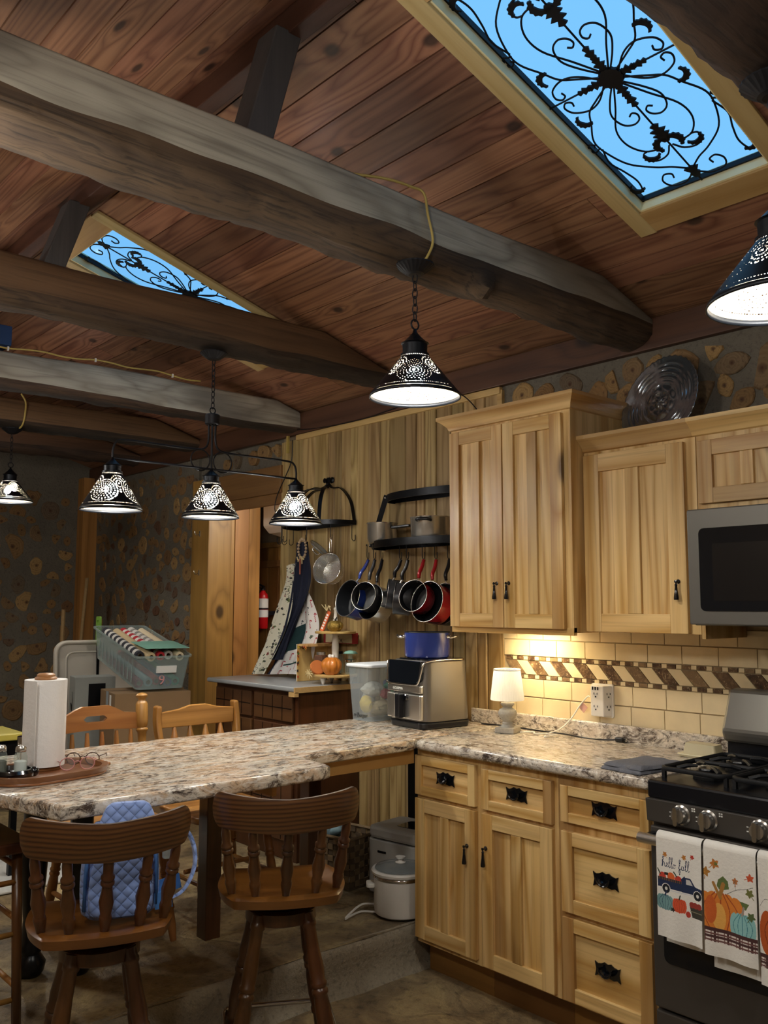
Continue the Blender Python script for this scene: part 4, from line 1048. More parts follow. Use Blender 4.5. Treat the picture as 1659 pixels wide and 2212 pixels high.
def pack_body(w_, d, h, n=28, m_=16, taper=.14):
    b = MB()
    for j in range(m_+1):
        t = j/m_; k = 1-taper*t; z = h*t; e = min(t/.1, (1-t)/.16, 1); rd = .80+.2*sqrt(max(0, 1-(1-e)**2))
        for i in range(n):
            g = 2*pi*i/n; c, s = cos(g), sin(g); q = 3.4
            X = abs(c)**(2/q)*(1 if c > 0 else -1)*w_*k*rd; Y = abs(s)**(2/q)*(1 if s > 0 else -1)*d*k*rd*(1+.12*sin(pi*t))
            b.v.append((X, Y, z))
    for j in range(m_):
        for i in range(n): b.f.append((j*n+i, j*n+(i+1) % n, (j+1)*n+(i+1) % n, (j+1)*n+i)); b.m.append(0)
    b.f += [tuple(range(n))[::-1], tuple(m_*n+i for i in range(n))]; b.m += [0, 0]
    return b
pack_body(.042, .105, .262).build('body', 'quilt_blue', bp, smooth=radians(60), loc=(-.005, 0, .001))
pack_body(.014, .085, .17).build('pocket', 'quilt_blue', bp, smooth=radians(60), loc=(.04, 0, .012))
MB().tube([(.046, -.075, .183), (.048, 0, .187), (.046, .075, .183)], .005, 6).build('zip', 'web_blue', bp)
for s in (-1, 1): MB().tube([(.03, s*.099, .03), (.034, s*.098, .12), (.026, s*.092, .22)], .005, 6).build('piping', 'web_blue', bp, smooth=True)
def strap(P, w_, th, name, mat, parent):
    P = smooth_path(P, 6); b = MB(); n = len(P)
    for i, p in enumerate(P):
        t = (P[min(i+1, n-1)]-P[max(i-1, 0)]).normalized(); wd = Vector(w_ if not callable(w_) else w_(i/(n-1))); nn = t.cross(wd).normalized()*th
        for a, c in ((-1, -1), (1, -1), (1, 1), (-1, 1)): b.v.append(tuple(p+wd*a*.5+nn*c*.5))
    for i in range(n-1):
        for j in range(4): b.f.append((i*4+j, i*4+(j+1) % 4, i*4+4+(j+1) % 4, i*4+4+j)); b.m.append(0)
    b.f += [(3, 2, 1, 0), tuple((n-1)*4+j for j in range(4))]; b.m += [0, 0]
    return b.build(name, mat, parent, smooth=radians(40))
pack_body(.024, .088, .12, taper=.35).build('top_flap', 'quilt_blue', bp, smooth=radians(60), loc=(.02, .015, .2))
strap([(-.03, .06, .22), (-.03, .14, .25), (-.02, .2, .2), (-.01, .215, .12), (0, .18, .05), (0, .12, .025)], (.03, 0, .01), .008, 'shoulder_strap', 'quilt_blue', bp)
MB().box(.0, .004, .1, .19, .012, .055).build('fabric_tag', 'tag_blue', bp, rot=(.2, 0, .2))
MB().box(.02, .024, .1, .15, .004, .05).build('fabric_tag', 'tag_blue', bp, rot=(.1, 0, -.1))
sb = thing('sanitizer_bottle', 'small clear bottle clipped to the blue backpack', 'bottle', (-2.445, -1.98, FLOOR+.635+.155))
glassy('clear_bottle', '#eef4f2', .6, .1, '#dfe8e8')
MB().lathe([(.012, 0), (.014, .003), (.014, .035), (.008, .045), (.006, .05)], (0, 0, 0), 14).build('bottle', 'clear_bottle', sb, smooth=radians(40))
MB().lathe([(.007, .05), (.007, .062), (.001, .063)], (0, 0, 0), 12).build('cap', 'white_plastic', sb)
MB().tube([(0, 0, .05), (-.01, -.006, .09), (-.03, -.012, .1), (-.052, -.016, .085)], .003, 6).build('clip_loop', 'white_plastic', sb)

# ------------------------------------------------------------------ things under the peninsula
cp = thing('slow_cooker', 'white slow cooker with glass lid on the raised floor', 'slow cooker', (-3.01, -.545, UPPER+.003))
glassy('lid_glass', '#c9ced0', .55, .08, '#9aa0a2')
MB().lathe([(.10, .004), (.112, .012), (.116, .03), (.117, .15), (.118, .158)], (0, 0, 0), 40).build('housing', 'white_plastic', cp, smooth=radians(40))
MB().lathe([(.119, .16), (.121, .166), (.121, .172), (.115, .176)], (0, 0, 0), 40, caps=False).build('steel_band', 'chrome', cp, smooth=True)
MB().lathe([(.116, .174), (.126, .178), (.128, .188), (.122, .195), (.104, .193), (.1, .17), (.09, .12), (.001, .12)], (0, 0, 0), 40, caps=False).build('crock', 'white_plastic', cp, smooth=radians(50))
ld = MB().lathe([(.112, .197), (.108, .203), (.07, .212), (.001, .216)], (0, 0, 0), 40, caps=False).build('lid', 'lid_glass', cp, smooth=True)
MB().lathe([(.02, .212), (.024, .218), (.014, .224), (.012, .232), (.021, .236), (.022, .242), (.001, .244)], (0, 0, 0), 20).build('knob', 'white_plastic', ld, smooth=radians(40))
for a in (radians(232), radians(52)):
    c, s = cos(a), sin(a); M = Matrix.Rotation(a, 3, 'Z'); b = MB().prism(rrect(.112, .15, -.032, .032, .014, 4), .118, .136, 'z'); b.v = [tuple(M @ Vector(v)) for v in b.v]; b.build('handle', 'white_plastic', cp, bevel=.004)
for g in range(3): MB().lathe([(.01, 0), (.012, .005)], (.085*cos(g*2.1), .085*sin(g*2.1), -.002), 10).build('foot', 'black_metal', cp)
strap([(-.1, -.06, .03), (-.12, -.12, .035), (-.11, -.2, .012), (-.09, -.235, .006), (-.10, -.2, .008), (-.11, -.13, .01), (-.06, -.09, .012)], (0, 0, .006), .006, 'cord', 'white_plastic', cp)
bm = thing('bread_machine', 'boxy pale grey bread machine behind the slow cooker', 'bread machine', (-3.21, -.31, UPPER+.003), radians(8))
plain('pale_grey', '#b4b2ac', .45, 0, var=.05, bstr=.01)
MB().rbox(-.155, .155, -.13, .13, .006, .245, .04, 5).build('body', 'pale_grey', bm, bevel=.004)
l2 = MB().rbox(-.153, .153, -.128, .128, .249, .305, .04, 5).build('lid', 'pale_grey', bm, bevel=.015)
MB().rbox(-.03, .09, -.06, .06, .3045, .307, .02, 4).build('window', 'dark_glass', l2)
MB().box(-.08, -.03, -.1325, -.13, .19, .2).build('name_badge', 'black_gloss', bm)
for sx in (-1, 1):
    for sy in (-1, 1): MB().box(sx*.11-.01, sx*.11+.01, sy*.09-.01, sy*.09+.01, -.002, .006).build('foot', 'black_metal', bm)
plain('splint', '#6d583c', .8, var=.3, sc=40, bstr=.3); plain('splint_dark', '#54432e', .8, var=.3, sc=40, bstr=.3)
bk = thing('woven_basket', 'brown splint-woven basket beside the bread machine', 'basket', (-3.56, -.43, UPPER+.003), radians(10))
MB().box(-.15, .15, -.12, .12, .0, .01).build('base', 'splint_dark', bk)
for k in range(8):
    z0 = .012+.027*k
    for (a, e, ax) in ((-.15, .15, 'y'), (-.12, .12, 'x')):
        nst = 9 if ax == 'y' else 7; st_ = (e-a)/nst
        for sgn in (-1, 1):
            for i in range(nst):
                off = .003 if (i+k) % 2 else -.002; p0, p1 = a+st_*i+.001, a+st_*(i+1)-.001
                if ax == 'y': MB().box(p0, p1, *sorted((sgn*(.12+off), sgn*(.123+off))), z0, z0+.0265).build('splint', 'splint' if (i+k) % 2 else 'splint_dark', bk)
                else: MB().box(*sorted((sgn*(.15+off), sgn*(.153+off))), p0, p1, z0, z0+.0265).build('splint', 'splint' if (i+k) % 2 else 'splint_dark', bk)
MB().tube([(x, y, .232) for x, y in rrect(-.153, .153, -.123, .123, .015, 3)], .008, 6, True).build('rim', 'splint', bk)
plain('cloth_teal', '#6f8790', .9, var=.2)
rg_ = thing('rag_bundle', 'crumpled grey-blue cloth stuffed in the woven basket', 'cloth', (-3.61, -.44, UPPER+.20), 0)
b = MB().ball((0, 0, .03), .075, 18, 12, sc=(1.1, .9, .7)); b.v = [tuple(Vector(v)*(1+.22*mnoise.noise(Vector(v)*22))) for v in b.v]; b.build('folds', 'cloth_teal', rg_, smooth=True)
b = MB().ball((.05, -.03, .04), .04, 14, 10, sc=(1, .8, .8)); b.v = [tuple(Vector(v)*(1+.2*mnoise.noise(Vector(v)*30))) for v in b.v]; b.build('folds', 'cloth_teal', rg_, smooth=True)
plain('rug_pale', '#c9c8c2', .95, var=.25, sc=60, bstr=.6)
rug = MB().box(-.55, .5, -.75, .5, 0, .012).build('rug', 'rug_pale', loc=(-4.9, -1.75, UPPER+.004), bevel=.004); tag(rug, 'pale woven rug on the floor beyond the black turned table legs', 'rug')

# ------------------------------------------------------------------ small helpers for props
def ray_dir(px, py): return _F+_R*((px-829.5)/FPX)+_U*((1106-py)/FPX)
def atY(px, py, y): d = ray_dir(px, py); return CAM+d*((y-CAM.y)/d.y)
def atZ(px, py, z): d = ray_dir(px, py); return CAM+d*((z-CAM.z)/d.z)
def text(body, size, mat, parent, loc, rot, ext=.0004, name='lettering', align='CENTER', shear=0):
    cu = bpy.data.curves.new(name, 'FONT'); cu.body = body; cu.size = size; cu.extrude = ext; cu.align_x = align; cu.resolution_u = 3; cu.shear = shear
    tmp = bpy.data.objects.new('tmp_text', cu); me = bpy.data.meshes.new_from_object(tmp); bpy.data.objects.remove(tmp); bpy.data.curves.remove(cu)
    me.materials.clear(); me.materials.append(MATS[mat]); me.name = name
    return put(name, me, parent, loc=loc, rot=rot)
import numpy as np
class Paint:
    """flat print on a cloth or card: cells of a fine grid take the colour of the motif that covers them"""
    def __init__(s, w_, h, n, base):
        s.nu = max(4, int(w_/n)); s.nv = max(4, int(h/n)); s.w, s.h = w_, h
        u = (np.arange(s.nu)+.5)/s.nu*w_; v = (np.arange(s.nv)+.5)/s.nv*h
        s.U, s.V = np.meshgrid(u, v); s.I = np.zeros(s.U.shape, int); s.cols = [base]
    def c(s, col):
        if col not in s.cols: s.cols.append(col)
        return s.cols.index(col)
    def ell(s, x, y, rx, ry, col, a=0):
        dx, dy = s.U-x, s.V-y; X = dx*cos(a)+dy*sin(a); Y = -dx*sin(a)+dy*cos(a)
        s.I[(X/rx)**2+(Y/ry)**2 < 1] = s.c(col)
    def poly(s, P, col):
        ins = np.zeros(s.U.shape, bool); n = len(P)
        for i in range(n):
            (x0, y0), (x1, y1) = P[i], P[(i+1) % n]
            if y0 == y1: continue
            c = ((s.V < y0) != (s.V < y1)) & (s.U < (x1-x0)*(s.V-y0)/(y1-y0)+x0); ins ^= c
        s.I[ins] = s.c(col)
    def line(s, P, w_, col):
        for (x0, y0), (x1, y1) in zip(P, P[1:]):
            L = (x1-x0)**2+(y1-y0)**2 or 1e-9; t = np.clip(((s.U-x0)*(x1-x0)+(s.V-y0)*(y1-y0))/L, 0, 1)
            s.I[np.hypot(s.U-x0-t*(x1-x0), s.V-y0-t*(y1-y0)) < w_/2] = s.c(col)
    def curve(s, P, w_, col, k=5): s.line([(p.x, p.y) for p in smooth_path([(a, b, 0) for a, b in P], k)], w_, col)
    def rect(s, x0, x1, y0, y1, col): s.I[(s.U > x0) & (s.U < x1) & (s.V > y0) & (s.V < y1)] = s.c(col)
    def leaf(s, x, y, r, a, col, col2=None):
        P = []
        for i in range(20):
            g = 2*pi*i/20; rr = r*(1 if i % 4 == 0 else .55+.2*(i % 2)); P.append((x+rr*cos(g+a), y+rr*sin(g+a)))
        s.poly(P, col)
        if col2: s.ell(x+r*.2, y, r*.35, r*.3, col2)
        s.line([(x, y), (x-r*1.4*cos(a), y-r*1.4*sin(a))], r*.15, col)
    def pumpkin(s, x, y, rx, ry, col, dark, stem):
        for k in (-2, 2, -1, 1, 0): s.ell(x+k*rx*.36, y, rx*.42, ry*(1-.06*abs(k)), col)
        for k in (-2, -1, 0, 1, 2): s.curve([(x+k*rx*.12, y+ry*.92), (x+k*rx*.42, y+ry*.1), (x+k*rx*.22, y-ry*.9)], rx*.05, dark)
        s.line([(x, y+ry*.85), (x+rx*.15, y+ry*1.35)], rx*.18, stem)
    def mesh(s, f, name, th=None):
        """f(u, v) in 0..w, 0..h -> point"""
        nu, nv = s.nu, s.nv; V = [f(s.w*i/nu, s.h*j/nv) for j in range(nv+1) for i in range(nu+1)]
        F = [(j*(nu+1)+i, j*(nu+1)+i+1, (j+1)*(nu+1)+i+1, (j+1)*(nu+1)+i) for j in range(nv) for i in range(nu)]
        me = bpy.data.meshes.new(name); me.from_pydata(V, [], F)
        for c_ in s.cols: me.materials.append(cloth_mat(c_))
        me.polygons.foreach_set('material_index', s.I.ravel().tolist()); me.shade_smooth(); return me
def cloth_mat(hexc):
    k = 'print_'+hexc.strip('#')
    if k not in MATS: plain(k, hexc, .9, 0, var=.08, sc=120, bstr=.25)
    return MATS[k]

# ------------------------------------------------------------------ on the counter by the tiles
def pleated():
    t = NT('shade_pleat'); v = t.n('TexCoord').outputs['Object']; s = t.n('SeparateXYZ', {0: v}); a = t.math('ARCTAN2', s.outputs[1], s.outputs[0])
    h = t.math('SINE', t.math('MULTIPLY', a, 60.)); p = t.bsdf(lin('#f6f8fb'), .8, 0, h, .35, .003)
    tr = t.n('BsdfTranslucent', {'Color': lin('#eef2f5')}); ms = t.n('MixShader', {0: .5, 1: p.outputs[0], 2: tr.outputs[0]}); t.nt.links.new(ms.outputs[0], t.out.inputs[0])
pleated(); plain('lamp_stone', '#a29d92', .7, 0, var=.35, sc=90, bstr=.5)
tl = thing('table_lamp', 'small table lamp with white pleated shade and grey urn base', 'lamp', (-2.69, -.19, CT+.001), radians(20))
MB().box(-.045, .045, -.045, .045, 0, .024).build('plinth', 'lamp_stone', tl, bevel=.003)
MB().lathe([(.03,.024),(.028,.03),(.022,.036),(.024,.042),(.02,.046),(.022,.05),(.033,.062),(.041,.078),(.042,.088),(.036,.1),(.022,.108),(.02,.112),(.026,.118),(.031,.124),(.029,.13),(.012,.132)], (0,0,0), 28).build('urn', 'lamp_stone', tl, smooth=radians(35))
MB().lathe([(.009,.132),(.009,.15)], (0,0,0), 14).build('socket', 'white_plastic', tl)
MB().lathe([(.0745,.142),(.0755,.146),(.074,.16),(.067,.22),(.06,.272),(.0595,.276)], (0,0,0), 60, caps=False).build('lamp_shade', 'shade_pleat', tl, smooth=True)
MB().lathe([(.06,.272),(.0612,.276),(.06,.279),(.0585,.276),(.06,.272)], (0,0,0), 48, caps=False).build('shade_trim', 'white_plastic', tl, smooth=True)
for k in range(3): MB().tube([(.008*cos(k*2.1), .008*sin(k*2.1), .15), (.059*cos(k*2.1), .059*sin(k*2.1), .275)], .0012, 4).build('spider', 'steel', tl)
plain('pink_tag', '#c99b8e', .5)
wc = thing('lamp_cord', 'white lamp cord looping up to the plug tower', 'cord', (-2.5, -.08, CT+.001))
with Off(wc):
    MB().tube(smooth_path([(-2.64, -.165, CT+.005), (-2.60, -.12, CT+.005), (-2.57, -.15, CT+.005), (-2.53, -.1, CT+.005), (-2.50, -.15, CT+.006), (-2.475, -.2, CT+.006), (-2.47, -.12, CT+.008), (-2.49, -.17, CT+.012), (-2.47, -.1, CT+.03), (-2.45, -.05, CT+.07), (-2.415, -.03, CT+.13), (-2.375, -.03, CT+.17), (-2.36, -.035, CT+.172)], 6), .003, 6).build('wire', 'white_plastic', wc, smooth=True)
    b = MB().box(-.016, .016, -.001, .001, -.016, .016).build('paper_tag', 'pink_tag', wc, loc=(-2.40, -.026, CT+.122), rot=(0, radians(40), 0))
bc = thing('power_cable', 'loose black power cord with plug lying on the counter', 'cord', (-2.4, -.1, CT+.001))
with Off(bc):
    MB().tube(smooth_path([(-2.94, -.09, CT+.005), (-2.86, -.065, CT+.005), (-2.76, -.06, CT+.005), (-2.6, -.07, CT+.005), (-2.48, -.065, CT+.005), (-2.38, -.085, CT+.005), (-2.29, -.085, CT+.005), (-2.24, -.065, CT+.006), (-2.215, -.055, CT+.009)], 6), .0035, 7).build('wire', 'black_enamel', bc, smooth=True)
    pg = MB().box(-2.217, -2.18, -.066, -.036, CT+.001, CT+.02).build('plug', 'black_enamel', bc, bevel=.005)
    for dz in (.006, .014): MB().box(-2.182, -2.165, -.053, -.05, CT+dz, CT+dz+.004).build('prong', 'steel', pg)
ot = thing('plug_tower', 'white multi-outlet plug tower on the tiled wall', 'outlet', (-2.305, -.012, 1.02))
MB().rbox(-.055, .055, -.008, 0, 0, .14, .008, 3, axis='y').build('wall_plate', 'white_plastic', ot)
MB().prism([(-.05, 0), (-.03, -.05), (.035, -.05), (.052, 0)], .006, .134, 'z').build('body', 'white_plastic', ot, bevel=.004)
def outlet_face(x, y, z, ang):
    c, s = cos(ang), sin(ang)
    for dx, dz, w_, h in ((-.008, .006, .0022, .009), (.008, .006, .0022, .008), (0, -.007, .0055, .0055)):
        MB().box(-w_/2, w_/2, -.0012, .0008, -h/2, h/2).build('socket_slot', 'black_gloss', ot, loc=(x+dx*c, y+dx*s, z+dz), rot=(0, 0, ang))
for z in (.095, .042): outlet_face(-.004, -.0505, z, 0); outlet_face(.044, -.025, z, radians(71))
for k in range(3): MB().box(-.003, .003, -.0515, -.0495, .116, .129).build('usb_port', 'black_gloss', ot, loc=(-.018+.013*k, 0, 0))
# dish cloth, butter dish
plain('cloth_grey', '#6a6c74', .95, 0, var=.2, sc=160, bstr=.8)
dc = thing('dish_cloth', 'folded grey dish cloth on the counter edge by the stove', 'cloth', (-1.80, -.50, CT+.001), radians(-6))
def cloth_layer(x0, x1, y0, y1, z, th, seed, name):
    nx, ny = 30, 26; b = MB(); g = {}
    for s_ in (0, 1):
        for j in range(ny+1):
            for i in range(nx+1):
                u, v = i/nx, j/ny; e = min(u, 1-u, v, 1-v); rd = min(1, e*12)
                zz = z+(th*sqrt(rd) if s_ else 0)+.004*mnoise.noise((u*4+seed, v*4, 0))*(1 if s_ else 0)+.008*s_*max(0, .18-abs(v-.1))
                g[s_, i, j] = len(b.v); b.v.append((x0+(x1-x0)*u+.012*mnoise.noise((v*3, seed, 1)), y0+(y1-y0)*v+.008*mnoise.noise((u*3, seed, 2)), max(.0005, zz)))
    for j in range(ny):
        for i in range(nx):
            b.f.append((g[1,i,j], g[1,i+1,j], g[1,i+1,j+1], g[1,i,j+1])); b.f.append((g[0,i,j], g[0,i,j+1], g[0,i+1,j+1], g[0,i+1,j])); b.m += [0, 0]
    for i in range(nx):
        b.f.append((g[0,i,0], g[0,i+1,0], g[1,i+1,0], g[1,i,0])); b.f.append((g[0,i,ny], g[1,i,ny], g[1,i+1,ny], g[0,i+1,ny])); b.m += [0, 0]
    for j in range(ny):
        b.f.append((g[0,0,j], g[1,0,j], g[1,0,j+1], g[0,0,j+1])); b.f.append((g[0,nx,j], g[0,nx,j+1], g[1,nx,j+1], g[1,nx,j])); b.m += [0, 0]
    return b.build(name, 'cloth_grey', dc, smooth=True)
cloth_layer(-.085, .085, -.13, .12, .0, .012, 3, 'fold'); cloth_layer(-.08, .082, -.118, .118, .0125, .012, 8, 'fold')
bd = thing('butter_dish', 'cream plastic butter dish beside the stove', 'dish', (-1.775, -.135, CT+.001))
MB().rbox(-.085, .075, -.048, .048, 0, .006, .018, 4).build('base', 'cream_plastic', bd, bevel=.002)
MB().rbox(-.09, .08, -.053, .053, .006, .012, .02, 4).build('tray_rim', 'cream_plastic', bd, bevel=.002)
glassy('milky', '#efe6c8', .2, .3, '#d8cfae')
b = MB(); P0 = rrect(-.072, .062, -.038, .038, .012, 4); P1 = rrect(-.064, .054, -.031, .031, .01, 4); n = len(P0)
b.v = [(x, y, .012) for x, y in P0]+[(x, y, .05) for x, y in P1]; b.f = [(i, (i+1) % n, (i+1) % n+n, i+n) for i in range(n)]+[tuple(range(n, 2*n))]; b.m = [0]*len(b.f)
b.build('cover', 'milky', bd, smooth=radians(50)); MB().rbox(-.055, .02, -.022, .022, .0125, .038, .006, 3).build('butter', 'cream_plastic', bd)

# ------------------------------------------------------------------ towels on the oven door
def towel(label, x0, x1, ztop, zb, zback, painter, base='#e6e3dc', seed=1, y0=-.712):
    w_ = x1-x0; fl = pi*.0185; h = ztop-zb
    r = thing('kitchen_towel', label, 'towel', ((x0+x1)/2, y0, ztop), group='printed fall towels on the oven handle')
    L = h+fl+(ztop-zback); P = Paint(w_, h, .00115, base); painter(P)
    def fr(u, v):      # front leaf, v from the bottom up
        t = 1-v/h; z = -t*h; y = -.0195-.006*t+.004*t*sin(u/w_*9+seed)+.003*t*sin(u/w_*4)
        if v > h*.97: k = (v/h-.97)/.03; z = -.006*(1-k)
        return (u-w_/2, y, z)
    put('front', P.mesh(fr, 'front'), r)
    b = MB(); nu = 20; rows = []
    for k in range(24):
        t = k/23
        if t < .4: g = t/.4*pi; y, z = -.0195*cos(g), .0195*sin(g)*.95
        else: q = (t-.4)/.6; y, z = .0195+.004*sin(q*3), -q*(ztop-zback)
        for i in range(nu+1): u = i/nu; b.v.append(((u-.5)*w_*(1-.06*max(0, t-.5)), y+.002*sin(u*7+seed)*(t > .5), z))
    for k in range(23):
        for i in range(nu): a = k*(nu+1)+i; b.f.append((a, a+1, a+nu+2, a+nu+1)); b.m.append(0)
    b.build('back_fold', cloth_mat(base), r, smooth=True, fix=False)
    return r
def script(P, s, x, y, h, col, wd, slope=0):
    G = {'h': ([(0,0),(.12,.5),(.3,1.25),(.2,1.3),(.12,.9),(.1,0),(.2,.5),(.38,.55),(.42,.2),(.5,0),(.62,.1)], .62), 'e': ([(0,.1),(.25,.3),(.28,.5),(.15,.55),(.05,.3),(.15,.02),(.4,.1)], .4),
         'l': ([(0,.1),(.2,.7),(.28,1.25),(.18,1.3),(.1,.8),(.12,.1),(.22,0),(.34,.12)], .34), 'o': ([(.25,.5),(.05,.45),(.02,.15),(.15,0),(.32,.15),(.3,.42),(.22,.5),(.45,.45)], .45),
         'f': ([(0,.1),(.22,.7),(.3,1.2),(.2,1.3),(.14,.9),(.12,-.5),(.2,-.55),(.26,-.1),(.14,.05),(.42,.15)], .42), 'a': ([(.32,.5),(.1,.5),(.02,.2),(.12,0),(.3,.2),(.34,.5),(.32,.1),(.5,.05)], .5), ' ': (None, .35)}
    for ch in s:
        pts, adv = G[ch]
        if pts: P.curve([(x+a*h, y+b*h+slope*a*h) for a, b in pts], wd, col, 5)
        x += adv*h; y += slope*adv*h
NAVY, ORG, TEAL, GRN, BRN, RED = '#1d2b4d', '#d9642a', '#7fb0b3', '#5d6b35', '#8c5a2b', '#b8392b'
def truck(P):
    w_, h = P.w, P.h
    P.leaf(.03, h*.84, .009, 2.2, '#b9772f'); P.leaf(w_*.62, h*.85, .009, 2.0, '#b9772f'); P.leaf(w_*.8, h*.87, .008, 1., RED)
    script(P, 'hello fall', w_*.12, h*.715, .023, NAVY, .0019)
    for x, y, r, c_ in ((.02, .615, .012, '#c43f2c'), (.05, .625, .013, ORG), (.075, .61, .012, '#c43f2c')): P.ell(x, h*y, r, r, c_)
    P.line([(.012, h*.63), (.004, h*.68)], .004, '#33402e'); P.line([(.07, h*.64), (.06, h*.68)], .004, '#33402e'); P.line([(.085, h*.62), (.095, h*.655)], .004, NAVY); P.rect(.027, .04, h*.63, h*.66, '#22261d')
    P.rect(.004, .094, h*.50, h*.58, NAVY); P.rect(.004, .094, h*.575, h*.605, '#2a2a33')
    for i in range(14): P.rect(.007+.0064*i, .009+.0064*i, h*.577, h*.603, '#74553a')
    P.poly([(.085, h*.5), (.085, h*.63), (.095, h*.65), (.115, h*.65), (.13, h*.58), (.16, h*.565), (.16, h*.5)], NAVY); P.poly([(.1, h*.585), (.1, h*.635), (.113, h*.635), (.122, h*.585)], '#c9c6c4')
    for x in (.032, .138): P.ell(x, h*.495, .0155, .0155, '#e6e3dc'); P.ell(x, h*.495, .0135, .0135, '#14161d'); P.ell(x, h*.495, .005, .005, '#d8d5cf')
    P.line([(.046, h*.487), (.125, h*.487)], .0016, '#cdd0d6')
    P.pumpkin(.028, h*.355, .026, .024, '#6f9799', '#26405c', NAVY); P.pumpkin(.077, h*.355, .02, .022, '#d5532f', '#a63a20', '#2d3a30'); P.leaf(.055, h*.3, .008, 0, '#2a241f')
    P.poly([(.11, h*.38), (.16, h*.38), (.16, h*.27), (.118, h*.27)], '#3c3a30'); P.rect(.112, .16, h*.325, h*.335, '#8d8a6b')
    for x in (.118, .13, .143): P.ell(x, h*.395, .009, .009, '#97362b')
    P.ell(.105, h*.29, .008, .009, '#b8392b')
def plaid(P, y0, y1):
    w_ = P.w; P.rect(0, w_, y0, y1, '#ded6cf')
    for i in range(9): P.rect(w_*i/8.5, w_*i/8.5+.0035, y0, y1, '#8a6a64'); P.rect(w_*(i+.45)/8.5, w_*(i+.45)/8.5+.007, y0, y1, '#4a2b2a') if i % 2 else None
    for k, t in enumerate((.08, .3, .52, .74)): P.rect(0, w_, y0+(y1-y0)*t, y0+(y1-y0)*(t+(.16 if k % 2 else .1)), '#4a2b2a' if k % 2 else '#6d4744')
    P.rect(0, w_, y1-.004, y1, '#4a2b2a')
def pumpkins(P):
    w_, h = P.w, P.h
    P.leaf(.035, h*.86, .016, .7, '#b5702c', '#5f6b33'); P.leaf(.006, h*.77, .016, 1.4, '#a8742f'); P.leaf(.098, h*.74, .011, 1.6, '#b06a35'); P.leaf(w_-.018, h*.8, .013, .4, '#c2512c'); P.leaf(w_-.02, h*.66, .014, 2.2, '#6d7038')
    P.curve([(.07, h*.6), (.1, h*.66), (.13, h*.69), (w_-.01, h*.72)], .0014, '#5e5d55'); P.curve([(.1, h*.66), (.095, h*.72), (.1, h*.75)], .0011, '#5e5d55')
    P.poly([(.05, h*.62), (.04, h*.66), (.045, h*.72), (.06, h*.76), (.075, h*.72), (.078, h*.65)], '#5d6f3c'); P.poly([(.095, h*.52), (.11, h*.57), (.14, h*.56), (.13, h*.5)], '#5d6f3c')
    P.pumpkin(.05, h*.41, .066, .062, '#d8802f', '#a5481f', '#a9793a'); P.ell(.045, h*.37, .02, .04, '#e4ab54'); P.ell(.02, h*.43, .018, .04, '#c65f25')
    P.line([(.05, h*.55), (.03, h*.68)], .009, '#a9793a')
    P.pumpkin(.118, h*.33, .036, .042, '#8cc0c0', '#3f7f8c', '#9a8f86'); P.leaf(.145, h*.45, .014, 1, '#55663a')
    plaid(P, h*.13, h*.265)
def pumpkin_side(P):
    w_, h = P.w, P.h
    P.leaf(w_-.012, h*.74, .014, 1.2, '#9c6a2c', '#4f5b2e'); P.curve([(.004, h*.62), (.02, h*.68), (.05, h*.66), (.06, h*.6)], .0012, '#6b6a66')
    P.pumpkin(.06, h*.42, .052, .068, '#b8551f', '#7e3413', '#7e5a2c'); P.ell(.062, h*.38, .014, .04, '#d79a4a'); plaid(P, h*.14, h*.25)
towel('white towel printed with a blue truck and the words hello fall', -1.615, -1.462, .772, .478, .45, truck, seed=1)
towel('white towel printed with a big orange pumpkin and plaid hem', -1.455, -1.293, .774, .468, .42, pumpkins, seed=4)
towel('white towel with a dark orange pumpkin at the right picture edge', -1.288, -1.19, .776, .43, .46, pumpkin_side, seed=2)

# ------------------------------------------------------------------ air fryer, blue pot, clear bin
af = thing('air_fryer', 'black and steel air fryer standing at the counter corner', 'air fryer', (-3.095, -.285, CT+.001), radians(-6))
plain('fryer_grey', '#86817b', .36, .8, var=.06, sc=6, bstr=.01)
def rr_taper(x0, x1, y0, y1, z0, z1, r, k, n=5):
    b = MB(); A = rrect(x0, x1, y0, y1, r, n); cx, cy = (x0+x1)/2, (y0+y1)/2; B = [(cx+(x-cx)*k, cy+(y-cy)*k) for x, y in A]; m_ = len(A)
    b.v = [(x, y, z0) for x, y in A]+[(x, y, z1) for x, y in B]; b.f = [tuple(range(m_))[::-1], tuple(range(m_, 2*m_))]+[(i, (i+1) % m_, (i+1) % m_+m_, i+m_) for i in range(m_)]; b.m = [0]*len(b.f); return b
rr_taper(-.135, .135, -.14, .15, .0, .03, .04, 1.02).build('base', 'black_enamel', af, bevel=.006)
rr_taper(-.137, .137, -.138, .152, .031, .308, .05, .93).build('body', 'fryer_grey', af, smooth=radians(40), bevel=.006)
rr_taper(-.12, .12, -.11, .14, .309, .315, .05, .98).build('top', 'black_gloss', af)
MB().prism([(-.131, .04), (.128, .04), (.128, .155), (-.131, .155)], -.151, -.13, 'y').build('drawer_front', 'steel', af, bevel=.006)
MB().prism([(-.129, .161), (.125, .161), (.125, .196), (-.129, .196)], -.149, -.13, 'y').build('steel_band', 'steel', af, bevel=.004)
MB().prism([(-.126, .2), (.09, .2), (.112, .22), (.128, .306), (-.124, .306)], -.146, -.12, 'y').build('control_glass', 'dark_glass', af, bevel=.004)
MB().tube(smooth_path([(-.128, -.147, .3), (-.129, -.149, .215), (-.12, -.151, .199), (0, -.151, .197), (.095, -.151, .199), (.118, -.149, .222), (.135, -.14, .29), (.14, -.11, .306), (.142, -.02, .311), (.14, .1, .311)], 6), .0045, 7).build('chrome_trim', 'chrome', af, smooth=True)
